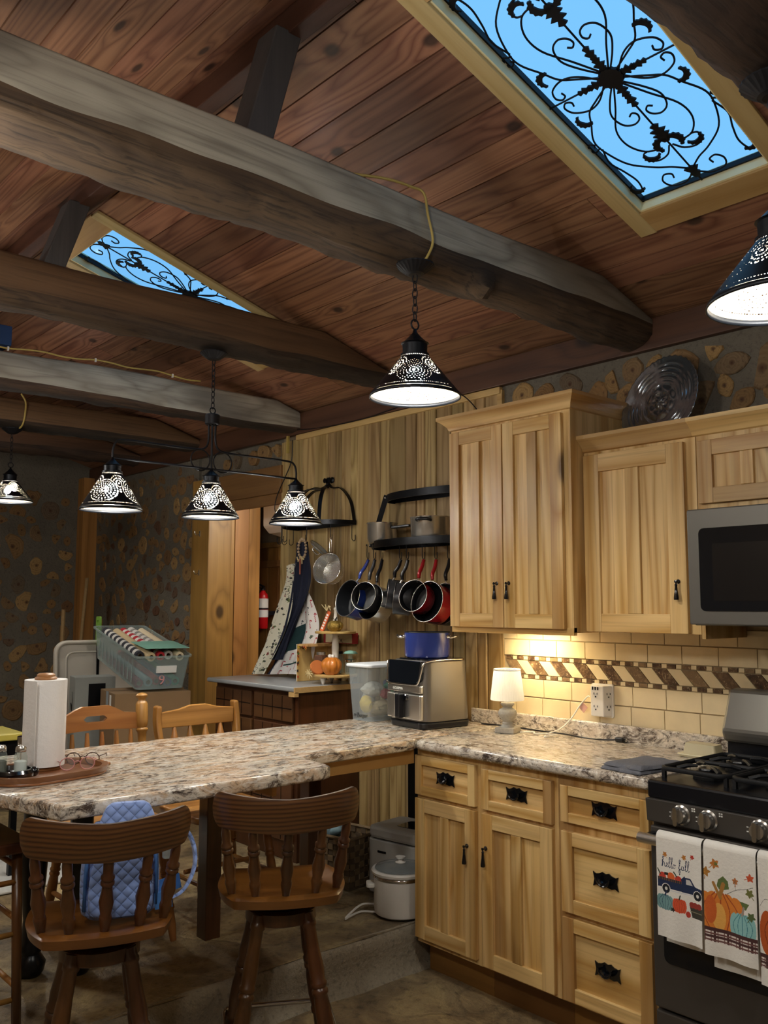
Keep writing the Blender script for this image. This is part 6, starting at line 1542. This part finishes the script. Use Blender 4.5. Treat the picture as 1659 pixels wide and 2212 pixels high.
# hanging saucepans: origin at the hook, handle straight down, mouth turned by (yaw, tilt)
plain('pan_grey', '#3a3b3e', .35, .5, var=.06, sc=8, bstr=.01); plain('pan_blue', '#1f3680', .25, .1, var=.05, bstr=0, Coat_Weight=.4); plain('pan_red', '#a3121f', .25, .1, var=.25, sc=120, bstr=.02, Coat_Weight=.4)
def saucepan(label, hook, R, H, hl, yaw, mat, hmat, tilt=0., roll=0., inner='pan_inner', bend=.02):
    o = thing('saucepan', label, 'pan', hook, group='pans hanging under the shelf rack'); hook = Vector(hook)
    M = Matrix.Rotation(yaw, 3, 'Z') @ Matrix.Rotation(roll, 3, 'Y') @ Matrix.Rotation(tilt, 3, 'X')      # pan axis: mouth along local -y
    c = Vector((0, 0, -hl-R))
    # body lathe axis y: mouth at y=-H/2
    pr = [(R*.86, H*.5), (R*.95, H*.47), (R, H*.38), (R*1.0, -H*.5), (R*1.025, -H*.5), (R*1.025, -H*.53)]
    b = MB().lathe([(.001, H*.5)]+pr, (0, 0, 0), 36, axis='y', caps=False); b.v = [tuple(M @ (Vector(v)+c)) for v in b.v]; b.build('body', mat, o, smooth=radians(40))
    b = MB().lathe([(R*1.0, -H*.52), (R*.975, -H*.5), (R*.97, H*.36), (R*.9, H*.44), (.001, H*.45)], (0, 0, 0), 36, axis='y', caps=False); b.v = [tuple(M @ (Vector(v)+c)) for v in b.v]; b.build('lining', inner, o, smooth=radians(40))
    b = MB().lathe([(R*1.028, -H*.525), (R*1.02, -H*.537), (R*.995, -H*.537), (R*.995, -H*.52), (R*1.028, -H*.525)], (0, 0, 0), 36, axis='y', caps=False); b.v = [tuple(M @ (Vector(v)+c)) for v in b.v]; b.build('rim', 'steel', o, smooth=True)
    P = [M @ Vector(p) for p in ((0, 0, .004), (0, -bend*.3, -hl*.3), (0, -bend, -hl*.6), (0, -bend*.4-H*.1, -hl*.85), (0, -H*.3, -hl-.004))]
    MB().tube(smooth_path(P[:4], 5), [.0085]*3+[.0095]*10+[.008]*3, 8).build('handle', hmat, o, smooth=True)
    MB().tube([P[3], P[4]], .005, 7).build('handle_rod', 'steel', o)
    return o
def hang(px, py, y=-.2): return atY(px, py, y)
def lohook(px, z=1.79, y=-.215):
    p = atY(px, 1185, y); return (p.x, y, z)
HG = [(792, 'dark blue saucepan with chrome and blue handle at the left', .098, .10, .125, radians(-4), 'pan_blue', 'enamel_blue', radians(-15), radians(10), -.20),
      (806, 'small charcoal saucepan in front of the blue one', .072, .085, .125, radians(16), 'pan_grey', 'pan_grey', radians(-12), radians(4), -.245),
      (822, 'stainless saucepan with black handle behind the charcoal ones', .092, .09, .15, radians(2), 'steel', 'black_enamel', radians(-16), radians(-8), -.16),
      (862, 'charcoal saucepan with curved black handle, tilted left', .075, .085, .105, radians(-40), 'pan_grey', 'black_enamel', radians(-8), radians(16), -.235),
      (877, 'grey saucepan seen from its side in the middle', .078, .085, .115, radians(-46), 'pan_grey', 'black_enamel', radians(-6), radians(-4), -.25),
      (911, 'small red saucepan with a red handle', .077, .085, .11, radians(14), 'pan_red', 'pan_red', radians(-14), radians(2), -.25),
      (938, 'large red saucepan with a red handle', .098, .09, .12, radians(6), 'pan_red', 'pan_red', radians(-14), radians(-6), -.20),
      (966, 'black frying pan half hidden by the tall cabinet', .1, .05, .12, radians(2), 'pan_inner', 'black_enamel', radians(-10), radians(-4), -.13)]
for px, lab, R, H, hl, yaw, mt, hm, ti, ro, y in HG:
    q = atY(px, 1208, y); s_hook(r2, Vector((q.x, y, 1.79))-r2.location, 1.79-q.z-.004, radians(-20)); saucepan(lab, (q.x+.022, y-.008, q.z-.008), R, H, hl, yaw, mt, hm, ti, ro)
# colander, glass lid, bead garland
cl = thing('colander', 'perforated aluminium colander hanging from the dome rack', 'colander', (0, 0, 0)); ck = HK[2]
q = atY(714, 1163, -.22); cl.location = q
MB().tube(smooth_path([(-.006, 0, -.09), (-.009, 0, -.03), (-.005, 0, .002), (.005, 0, .002), (.009, 0, -.03), (.006, 0, -.09)], 4), .0025, 6).build('handle', 'chrome', cl, smooth=True)
Mc = Matrix.Rotation(radians(22), 3, 'Z') @ Matrix.Rotation(radians(-16), 3, 'X'); cc = Vector((0, .0, -.18)); RC = .088
def perforated(f, nu, nv, hole, name, mat):
    b = MB(); b.v = [tuple(Mc @ Vector(f(i/nu, j/nv))+cc) for j in range(nv+1) for i in range(nu+1)]
    for j in range(nv):
        for i in range(nu):
            if not hole((i+.5)/nu, (j+.5)/nv): b.f.append((j*(nu+1)+i, j*(nu+1)+i+1, (j+1)*(nu+1)+i+1, (j+1)*(nu+1)+i)); b.m.append(0)
    return b.build(name, mat, cl, smooth=True, fix=False)
perforated(lambda u, v: ((RC-.02*v)*cos(2*pi*u), -.04+.075*v, (RC-.02*v)*sin(2*pi*u)), 180, 24, lambda u, v: v > .35 and (u*60) % 1 > .55 and (v*8) % 1 > .5, 'wall', 'aluminium')
perforated(lambda u, v: (-.068+.136*u, .036, -.068+.136*v), 102, 102, lambda u, v: hypot(u-.5, v-.5) > .5 or (((u*17+(.5 if int(v*17) % 2 else 0)) % 1 > .6) and (v*17) % 1 > .6), 'base', 'aluminium')
b = MB().tube([(RC*cos(t), -.041, RC*sin(t)) for t in [2*pi*i/40 for i in range(40)]], .003, 6, True); b.v = [tuple(Mc @ Vector(v)+cc) for v in b.v]; b.build('rim', 'chrome', cl, smooth=True)
for a in (-.6, 1.5, 3.5):
    b = MB().box(-.016, .016, .037, .05, -.01, .01); b.v = [tuple(Mc @ (Vector(v)+Vector((.045*cos(a), 0, .045*sin(a))))+cc) for v in b.v]; b.build('foot', 'aluminium', cl, bevel=.003)
ld = thing('pan_cover', 'round glass pan lid hooked on the dome rack', 'lid', atY(690, 1160, -.21))
Ml = Matrix.Rotation(radians(-58), 3, 'Z') @ Matrix.Rotation(radians(48), 3, 'X')
b = MB().lathe([(.062, 0), (.058, -.008), (.03, -.016), (.001, -.018)], (0, 0, 0), 36, axis='y', caps=False); b.v = [tuple(Ml @ Vector(v)+Vector((0, 0, -.06))) for v in b.v]; b.build('glass', 'lid_glass', ld, smooth=True)
b = MB().tube([(.0625*cos(t), 0, .0625*sin(t)) for t in [2*pi*i/36 for i in range(36)]], .0028, 6, True); b.v = [tuple(Ml @ Vector(v)+Vector((0, 0, -.06))) for v in b.v]; b.build('rim', 'chrome', ld, smooth=True)
b = MB().tube(smooth_path([(0, -.016, .025), (0, -.035, .022), (0, -.04, 0), (0, -.035, -.022), (0, -.016, -.025)], 4), .004, 7); b.v = [tuple(Ml @ Vector(v)+Vector((0, 0, -.06))) for v in b.v]; b.build('handle', 'chrome', ld, smooth=True)
plain('bead_tan', '#b39a7a', .6, var=.3, sc=40)
gd = thing('bead_garland', 'loop of pale wooden beads with ribbon on the dome rack', 'garland', atY(653, 1163, -.2))
for k in range(18): g = 2*pi*k/18; MB().ball((.026*cos(g)*.8, .02*cos(g)*.6, -.06+.056*sin(g)), .0085, 10, 8).build('bead', 'bead_tan', gd, smooth=True)
for k in range(5): MB().tube(smooth_path([(.0, 0, -.115), (.022*cos(k*1.2+.4), -.01, -.12+.012*sin(k*2.)), (.036*cos(k*1.2+.4), -.012, -.125+.025*sin(k*1.2))], 3), .004, 6).build('ribbon', 'raffia', gd)
MB().box(-.006, .006, -.016, -.012, -.21, -.12).build('tassel', cloth_mat('#8e4f3c'), gd)

# ------------------------------------------------------------------ aprons
def apron(label, L, Rr, y0, folds, painter, base, seed, n=.0026, amp=.018, loop=None, loopmat=None, back=None):
    """L, Rr: left and right outline points (px, py) from top to bottom, turned into real positions at depth y0"""
    LP = smooth_path([atY(a, b_, y0) for a, b_ in L], 6); RP = smooth_path([atY(a, b_, y0) for a, b_ in Rr], 6); m_ = len(LP)-1
    wmax = max((a-b_).length for a, b_ in zip(LP, RP)); h = sum((LP[i+1]-LP[i]).length for i in range(m_)); P = Paint(wmax, h, n, base); painter(P)
    o0 = LP[0].lerp(RP[0], .5)
    r = thing('apron', label, 'apron', o0, group='aprons hanging from the dome rack')
    def f(u, v):
        t = 1-v/h; i = min(m_-1, int(t*m_)); q = t*m_-i; a = LP[i].lerp(LP[i+1], q); b_ = RP[i].lerp(RP[i+1], q); s = u/wmax
        p = a.lerp(b_, s); d = amp*(.35+.65*t)*sin(s*folds*2*pi+seed+t*1.5)+.006*sin(s*17+t*9); return (p.x-o0.x, p.y-o0.y+d, p.z-o0.z)
    put('cloth', P.mesh(f, 'cloth'), r); return r
def toile(P):
    r = random.Random(4)
    for i in range(200):
        x, y = r.uniform(0, P.w), r.uniform(0, P.h); c_ = r.choice(('#2c2f2a', '#3c423a', '#57663c', '#7c3a34', '#2c2f2a')); k = r.random(); s = r.uniform(.006, .013)
        if k < .35: P.leaf(x, y, s, r.uniform(0, 6), c_)
        elif k < .6: P.ell(x, y, s*.7, s*.4, c_, r.uniform(0, 3)); 
        elif k < .8: P.curve([(x, y), (x+s, y+s*.6), (x+s*.3, y+s*1.6), (x-s, y+s*1.1)], .0032, c_, 3)
        else: P.rect(x, x+s, y, y+s*1.1, c_); P.rect(x+.002, x+s-.002, y+.002, y+s*1.1-.002, '#dfdccb')
def canes(P):
    r = random.Random(9); w_, h = P.w, P.h
    for i in range(9):
        for j in range(14):
            if (i+j) % 2: continue
            x, y = w_*(i+.3+.4*r.random())/9, h*(j+.3+.4*r.random())/14; k = r.random()
            if k < .35:
                pts = [(x, y-.02), (x+.002, y+.012), (x+.008, y+.02), (x+.015, y+.016)]; P.curve(pts, .0085, '#a33440' if k < .2 else '#26313a', 4)
                for q in range(4): P.line([(x-.004, y-.016+.009*q), (x+.006, y-.012+.009*q)], .003, '#dcd9d6')
            elif k < .65: P.leaf(x, y, .016, r.uniform(0, 6), '#41604e'); P.ell(x, y, .003, .003, '#a33440')
            elif k < .8: P.ell(x, y, .004, .004, '#32343a')
            else:
                for q in range(3): P.line([(x-.008*cos(q), y-.008*sin(q)), (x+.008*cos(q), y+.008*sin(q))], .002, '#a34450')
    P.rect(w_*.25, w_*.62, h*.34, h*.6, '#0f3033'); P.rect(w_*.0, w_*.14, 0, h, '#1a2140'); P.rect(w_*.3, w_*.95, h*.13, h*.155, '#123a36')
def navy_p(P): 
    for i in range(30): P.rect(P.w*(i/30), P.w*(i/30)+.003, 0, P.h, '#101528')
apron('cream apron with small dark printed motifs hanging in long folds', [(618, 1222), (612, 1262), (592, 1325), (568, 1390), (541, 1456)], [(640, 1216), (634, 1262), (628, 1330), (606, 1398), (574, 1456)], -.20, 1.4, toile, '#dcd9c6', .5)
apron('white apron with candy canes, green pocket and navy edges', [(640, 1285), (622, 1340), (608, 1390), (592, 1430), (578, 1456)], [(662, 1262), (676, 1300), (688, 1352), (680, 1400), (664, 1456)], -.16, 1.6, canes, '#d6d3d0', 2.)
apron('dark navy apron bunched on the first hook of the dome rack', [(640, 1172), (636, 1230), (632, 1290), (618, 1350), (590, 1425)], [(666, 1170), (674, 1230), (668, 1282), (640, 1350), (612, 1425)], -.185, 2.2, navy_p, '#171d36', 3., amp=.02)

# ------------------------------------------------------------------ doorway: extinguisher, wall heater
fe = thing('fire_extinguisher', 'red fire extinguisher hung on the boards in the doorway', 'extinguisher', (-5.555, .50, 1.30))
p_ = atY(567, 1358, .5); fe.location = (p_.x, .5, p_.z); plain('ext_red', '#b3121a', .3, 0, var=.05, bstr=.0, Coat_Weight=.4)
MB().lathe([(.036, 0), (.04, .006), (.04, .235), (.034, .258), (.018, .275), (.014, .285)], (0, 0, 0), 26).build('cylinder', 'ext_red', fe, smooth=radians(40))
for z0, z1 in ((.155, .225), (.085, .14)): MB().lathe([(.0408, z0), (.0412, z0+.001), (.0412, z1-.001), (.0408, z1)], (0, 0, 0), 26, caps=False).build('label_sticker', 'print_white', fe)
MB().lathe([(.0415, .143), (.043, .144), (.043, .153), (.0415, .154)], (0, 0, 0), 26, caps=False).build('strap', 'black_enamel', fe)
MB().lathe([(.014, .285), (.018, .288), (.018, .305), (.008, .31)], (0, 0, 0), 14).build('valve', 'black_enamel', fe)
MB().bar((-.04, -.01, .335), (.03, -.01, .312), .014, .01).build('lever', 'black_enamel', fe); MB().bar((-.05, -.01, .31), (.02, -.01, .3), .014, .008).build('lever', 'black_enamel', fe)
MB().box(-.02, .02, .035, .1, .1, .13).build('wall_bracket', 'black_enamel', fe)
hc = thing('air_conditioner', 'white split air conditioner unit high in the doorway', 'air conditioner', (-5.25, .58, 1.99))
MB().prism([(.0, 0), (-.14, .03), (-.19, .08), (-.19, .26), (-.16, .29), (.0, .29)], -.3, .35, 'x').build('casing', 'white_plastic', hc, bevel=.015)
MB().box(-.28, .33, -.135, -.03, .008, .016).build('louvre', 'pale_grey', hc, rot=(radians(-12), 0, 0))

# ------------------------------------------------------------------ stored things in the far corner
plain('cardboard', '#7d6243', .85, 0, var=.1, sc=12, bstr=.05); plain('box_grey', '#8b8d88', .8, var=.08); plain('bin_beige', '#b3ada1', .5, 0, var=.04, bstr=.01)
glassy('tote_clear', '#dfeae8', .66, .15, '#b9c8c6')
bx = thing('cardboard_box', 'big brown cardboard box under the clear tote', 'box', (-5.02, -.775, UPPER+.003), radians(-12))
MB().box(-.19, .19, -.22, .22, 0, .835).build('body', 'cardboard', bx, bevel=.003)
MB().box(-.003, .003, -.221, .221, .8355, .8365).build('flap_seam', 'black_metal', bx); MB().box(-.03, .03, -.2215, -.2203, .7, .836).build('tape', 'bin_clear', bx); MB().box(.06, .1, -.2215, -.2203, .72, .82).build('label', 'print_white', bx)
b2 = thing('appliance_box', 'grey printed carton behind the cardboard box', 'box', (-5.42, -.93, UPPER+.003), radians(-12))
MB().box(-.09, .09, -.12, .12, 0, .9).build('body', 'box_grey', b2, bevel=.003); MB().prism([(-.04, .74), (-.01, .70), (.02, .69), (.03, .76), (.015, .81), (.02, .73), (-.02, .74)], -.1215, -.12, 'y').build('print', 'black_metal', b2)
MB().box(.09, .0915, -.04, .06, .7, .86).build('print', 'black_metal', b2)
tb = thing('clear_tote', 'long clear tote of wrapping paper rolls balanced on the boxes', 'tote', (-4.80, -.90, UPPER+.003+.841), radians(-8))
TR = Matrix.Rotation(radians(0), 3, 'X')
A = rrect(-.145, .145, -.30, .54, .03, 4); B = rrect(-.165, .165, -.32, .57, .035, 4); n = len(A)
tb.rotation_euler = (radians(10), 0, radians(82)); tb.location = (-5.15, -.72, 1.055)
b = MB(); b.v = [(x, y, 0) for x, y in A]+[(x, y, .2) for x, y in B]+[(x*1.06, y*1.03, .2) for x, y in B]+[(x*1.06, y*1.03, .19) for x, y in B]
b.f = [(i, (i+1) % n, (i+1) % n+n, i+n) for i in range(n)]+[(i+n, (i+1) % n+n, (i+1) % n+2*n, i+2*n) for i in range(n)]+[(i+2*n, (i+1) % n+2*n, (i+1) % n+3*n, i+3*n) for i in range(n)]+[tuple(range(n))[::-1]]; b.m = [0]*len(b.f)
b.build('tub', 'tote_clear', tb, smooth=radians(40))
for k in range(10): MB().box(-.1595, -.1545, -.24+.075*k, -.232+.075*k, .03, .17).build('rib', 'tote_clear', tb, rot=(0, 0, 0))
MB().box(-.04, .08, -.322, -.312, .1, .14).build('label', 'print_white', tb); text('9', .08, 'frame_pink', tb, (.0, -.314, .03), (radians(82), 0, 0))
TM = tb.matrix_basis.copy()
cols = [('#7d2f4a', 'plum'), ('#8d9ea8', 'grey'), ('#b94a55', 'pink'), ('#4a5d8c', 'blue'), ('#3f8f7c', 'green'), ('#2d2c33', 'black and white'), ('#c9b28a', 'tan'), ('#b3202a', 'red striped'), ('#d7d3cc', 'white patterned'), ('#d9c9a9', 'cream')]
for k in range(10):
    c_, nm = cols[k]; lay = k//5; x = -.115+.056*(k % 5)+.005*lay; z = .028+.058*lay+(.075 if lay else 0)
    L = Matrix.Translation((x, .1+.02*(k % 3), z+.02*lay)) @ Matrix.Rotation(radians((k*37) % 13-6)*.1, 4, 'Z')
    o = thing('gift_wrap_roll', '%s gift wrap roll %s the clear tote' % (nm, 'lying at the top of' if lay else 'at the bottom of'), 'wrap roll', group='gift wrap rolls in the clear tote'); o.matrix_basis = TM @ L
    b = MB().lathe([(.012, -.36), (.026, -.36), (.026, .36), (.012, .36)], (0, 0, 0), 18, axis='y', caps=False); b.build('paper', cloth_mat(c_), o, smooth=radians(40))
    MB().lathe([(.0125, -.365), (.0125, .365)], (0, 0, 0), 14, axis='y', caps=False).build('core', 'cardboard', o)
    if k in (5, 7, 8):
        for q in range(8): MB().lathe([(.0264, -.33+.085*q), (.0264, -.29+.085*q)], (0, 0, 0), 18, axis='y', caps=False).build('stripe', cloth_mat({5: '#d3d0ca', 7: '#e3dfd8', 8: '#8d8a83'}[k]), o)
gb = thing('gift_bag', 'flat pale green gift bag lying on top of the wrap rolls', 'bag'); gb.matrix_basis = TM @ Matrix.Translation((.05, -.16, .226)) @ Matrix.Rotation(radians(-4), 4, 'X')
b = MB(); nx = 14
for s in (0, 1):
    for j in range(nx+1):
        for i in range(nx+1): u, v = i/nx, j/nx; b.v.append((-.15+.27*u, -.12+.3*v, (.014*sin(pi*u)*sin(pi*v)+.004*mnoise.noise((u*5, v*5, 1)))*s))
w1 = nx+1
for j in range(nx):
    for i in range(nx): a = j*w1+i; b.f += [(a, a+1, a+w1+1, a+w1), (a+w1*w1, a+w1*w1+w1, a+w1*w1+w1+1, a+w1*w1+1)]; b.m += [0, 0]
b.build('bag', cloth_mat('#7fb5a2'), gb, smooth=True)
tl2 = thing('tote_lid', 'big beige ribbed tote lid leaning behind the boxes', 'lid', (-5.76, -.66, UPPER+.003), radians(-8))
tl2.rotation_euler = (0, radians(-7), radians(-8))
MB().rbox(-.02, .0, -.34, .28, .0, 1.11, .08, 6, axis='x').build('panel', 'bin_beige', tl2, bevel=.004)
b = MB().tube([(.004, y, z) for y, z in rrect(-.325, .265, .015, 1.095, .07, 6)], .014, 8, True); b.build('rim', 'bin_beige', tl2, smooth=True)
MB().tube([(.0, y, z) for y, z in rrect(-.26, .2, .08, 1.03, .05, 5)], .007, 6, True).build('inner_rib', 'bin_beige', tl2, smooth=True)
for z in (.35, .7): MB().box(-.002, .008, -.32, -.26, z, z+.012).build('cross_rib', 'bin_beige', tl2)
lv = thing('green_level', 'green plastic tool handle sticking up behind the tote lid', 'tool', (-5.88, -.70, UPPER+.003), radians(-8))
b = MB(); O = rrect(-.04, .04, 1.06, 1.26, .01, 3); I = rrect(-.022, .022, 1.16, 1.235, .018, 3); n = len(O)
b.v = [(x, -.008, z) for x, z in O]+[(x, -.008, z) for x, z in I]+[(x, .008, z) for x, z in O]+[(x, .008, z) for x, z in I]
for i in range(n): j = (i+1) % n; b.f += [(i, j, n+j, n+i), (2*n+i, 3*n+i, 3*n+j, 2*n+j), (i, 2*n+i, 2*n+j, j), (n+i, n+j, 3*n+j, 3*n+i)]; b.m += [0]*4
plain('lime', '#6f9a3a', .4); b.build('handle', 'lime', lv, bevel=.003); MB().box(-.012, .012, -.008, .008, 0, 1.07).build('shaft', 'black_metal', lv)
sk = thing('wooden_stick', 'pale split wooden stick leaning in the far corner', 'stick', (-6.9, -.42, UPPER+.003)); plain('stick', '#8c7048', .8, var=.3, sc=40)
MB().tube(smooth_path([(0, 0, 0), (.01, .01, .5), (-.01, .03, 1.0), (.0, .06, 1.55)], 6), [.022]*10+[.014]*9, 8).build('stick', 'stick', sk, smooth=True)
sk2 = thing('wooden_stick', 'short pale wooden stick beside the taller stick in the corner', 'stick', (-6.9, -.55, UPPER+.003)); MB().tube([(0, 0, 0), (.0, .01, 1.3)], .016, 8).build('stick', 'stick', sk2)
yt = thing('yellow_side_table', 'small table with yellow edge behind the paper towel roll', 'table', (-4.78, -1.78, UPPER+.016)); plain('yellow_paint', '#b9ab4e', .4, var=.08)
MB().box(-.16, .16, -.13, .16, .655, .69).build('top', 'yellow_paint', yt, bevel=.006); MB().box(-.14, .14, -.11, .14, .56, .655).build('apron_box', 'black_metal', yt)
for sx in (-1, 1):
    for sy in (-1, 1): MB().box(sx*.125-.015, sx*.125+.015, .015+sy*.115-.015, .015+sy*.115+.015, 0, .56).build('leg', 'black_metal', yt)

# ------------------------------------------------------------------ cables and hooks
plain('cable_yellow', '#b7a057', .5); 
c1 = thing('yellow_cable', 'yellow cable running down the grey beam to the single pendant', 'cable', (-2.0, -1.35, 2.7))
with Off(c1): MB().tube(smooth_path([(-2.06, -1.62, 2.822), (-2.02, -1.5, 2.828), (-2.0, -1.42, 2.822), (-1.988, -1.375, 2.81), (-1.984, -1.36, 2.74), (-1.982, -1.34, 2.66), (-1.985, -1.36, 2.605), (-2.0, -1.37, 2.583)], 6), .0045, 7).build('cable', 'cable_yellow', c1, smooth=True)
c2 = thing('yellow_cable', 'yellow cable stapled along the top of the pale third beam', 'cable', (-4.5, -1.4, 2.76))
with Off(c2):
    P = [(-4.492, -2.1+.09*i, 2.772+.006*sin(i*1.7)+.018*mnoise.noise(((-2.1+.09*i)*1.3, 3, 0))) for i in range(16)]
    MB().tube(smooth_path(P, 4), .0045, 7).build('cable', 'cable_yellow', c2, smooth=True)
    for i in (3, 8, 13): MB().box(P[i][0]-.004, P[i][0]+.008, P[i][1]-.004, P[i][1]+.004, P[i][2]-.012, P[i][2]+.008).build('staple', 'white_plastic', c2)
c3 = thing('yellow_cable', 'short yellow cable dropping to the far left pendant', 'cable', (-5.75, -1.3, 2.7))
with Off(c3): MB().tube(smooth_path([(-5.74, -1.33, 2.83), (-5.74, -1.3, 2.78), (-5.742, -1.3, 2.7), (-5.76, -1.305, 2.64), (-5.8, -1.31, 2.618)], 6), .006, 7).build('cable', 'cable_yellow', c3, smooth=True)
c4 = thing('black_wire', 'thin black wire strung along the top of the plank wall', 'wire', (-3.7, -.04, 2.56))
with Off(c4): MB().tube(smooth_path([(-4.56, -.05, 2.59), (-4.3, -.04, 2.566), (-3.9, -.045, 2.555), (-3.6, -.04, 2.575), (-3.3, -.04, 2.61), (-3.1, -.045, 2.56), (-2.95, -.05, 2.42), (-2.9, -.06, 2.352)], 8), .003, 6).build('wire', 'black_enamel', c4, smooth=True)
c5 = thing('black_wire', 'black cord with tan end hanging at the doorway corner', 'wire', (-4.6, -.03, 2.4))
with Off(c5):
    MB().tube(smooth_path([(-4.58, -.035, 2.53), (-4.6, -.03, 2.4), (-4.66, -.035, 2.3), (-4.74, -.035, 2.2), (-4.77, -.035, 2.12), (-4.75, -.035, 2.06)], 6), .0035, 6).build('wire', 'black_enamel', c5, smooth=True); MB().box(-4.63, -4.615, -.05, -.035, 2.45, 2.56).build('tan_end', 'cable_yellow', c5, rot=(0, 0, 0))
for z in (2.0, 1.72):
    hk = thing('coat_hook', 'small metal hook on the doorway post, %s one' % ('upper' if z > 1.9 else 'lower'), 'hook', (-5.69, -.05, z), group='hooks on the doorway post')
    MB().box(-.006, .006, -.004, 0, -.02, .02).build('plate', 'steel', hk); MB().tube(smooth_path([(0, -.003, .0), (0, -.025, -.012), (0, -.04, 0), (0, -.042, .016)], 4), .003, 6).build('prong', 'steel', hk)
vt = MB().box(-.12, .12, -.12, .12, 0, .1).build('junction_box', cloth_mat('#25406a'), loc=(-4.62, -1.93, 2.775), bevel=.003); tag(vt, 'blue metal box sitting on the pale beam at the left edge', 'box')
# ------------------------------------------------------------------ under-cabinet light
uc = thing('under_cabinet_light', 'slim lit bar under the tall wall cabinet', 'lamp', (-2.62, -.12, 1.384))
MB().box(-.12, .12, -.02, .02, -.014, 0).build('housing', 'white_plastic', uc); emis('strip_glow', '#ffe6b4', 80.); MB().box(-.11, .11, -.015, .015, -.0165, -.0142).build('diffuser', 'strip_glow', uc)
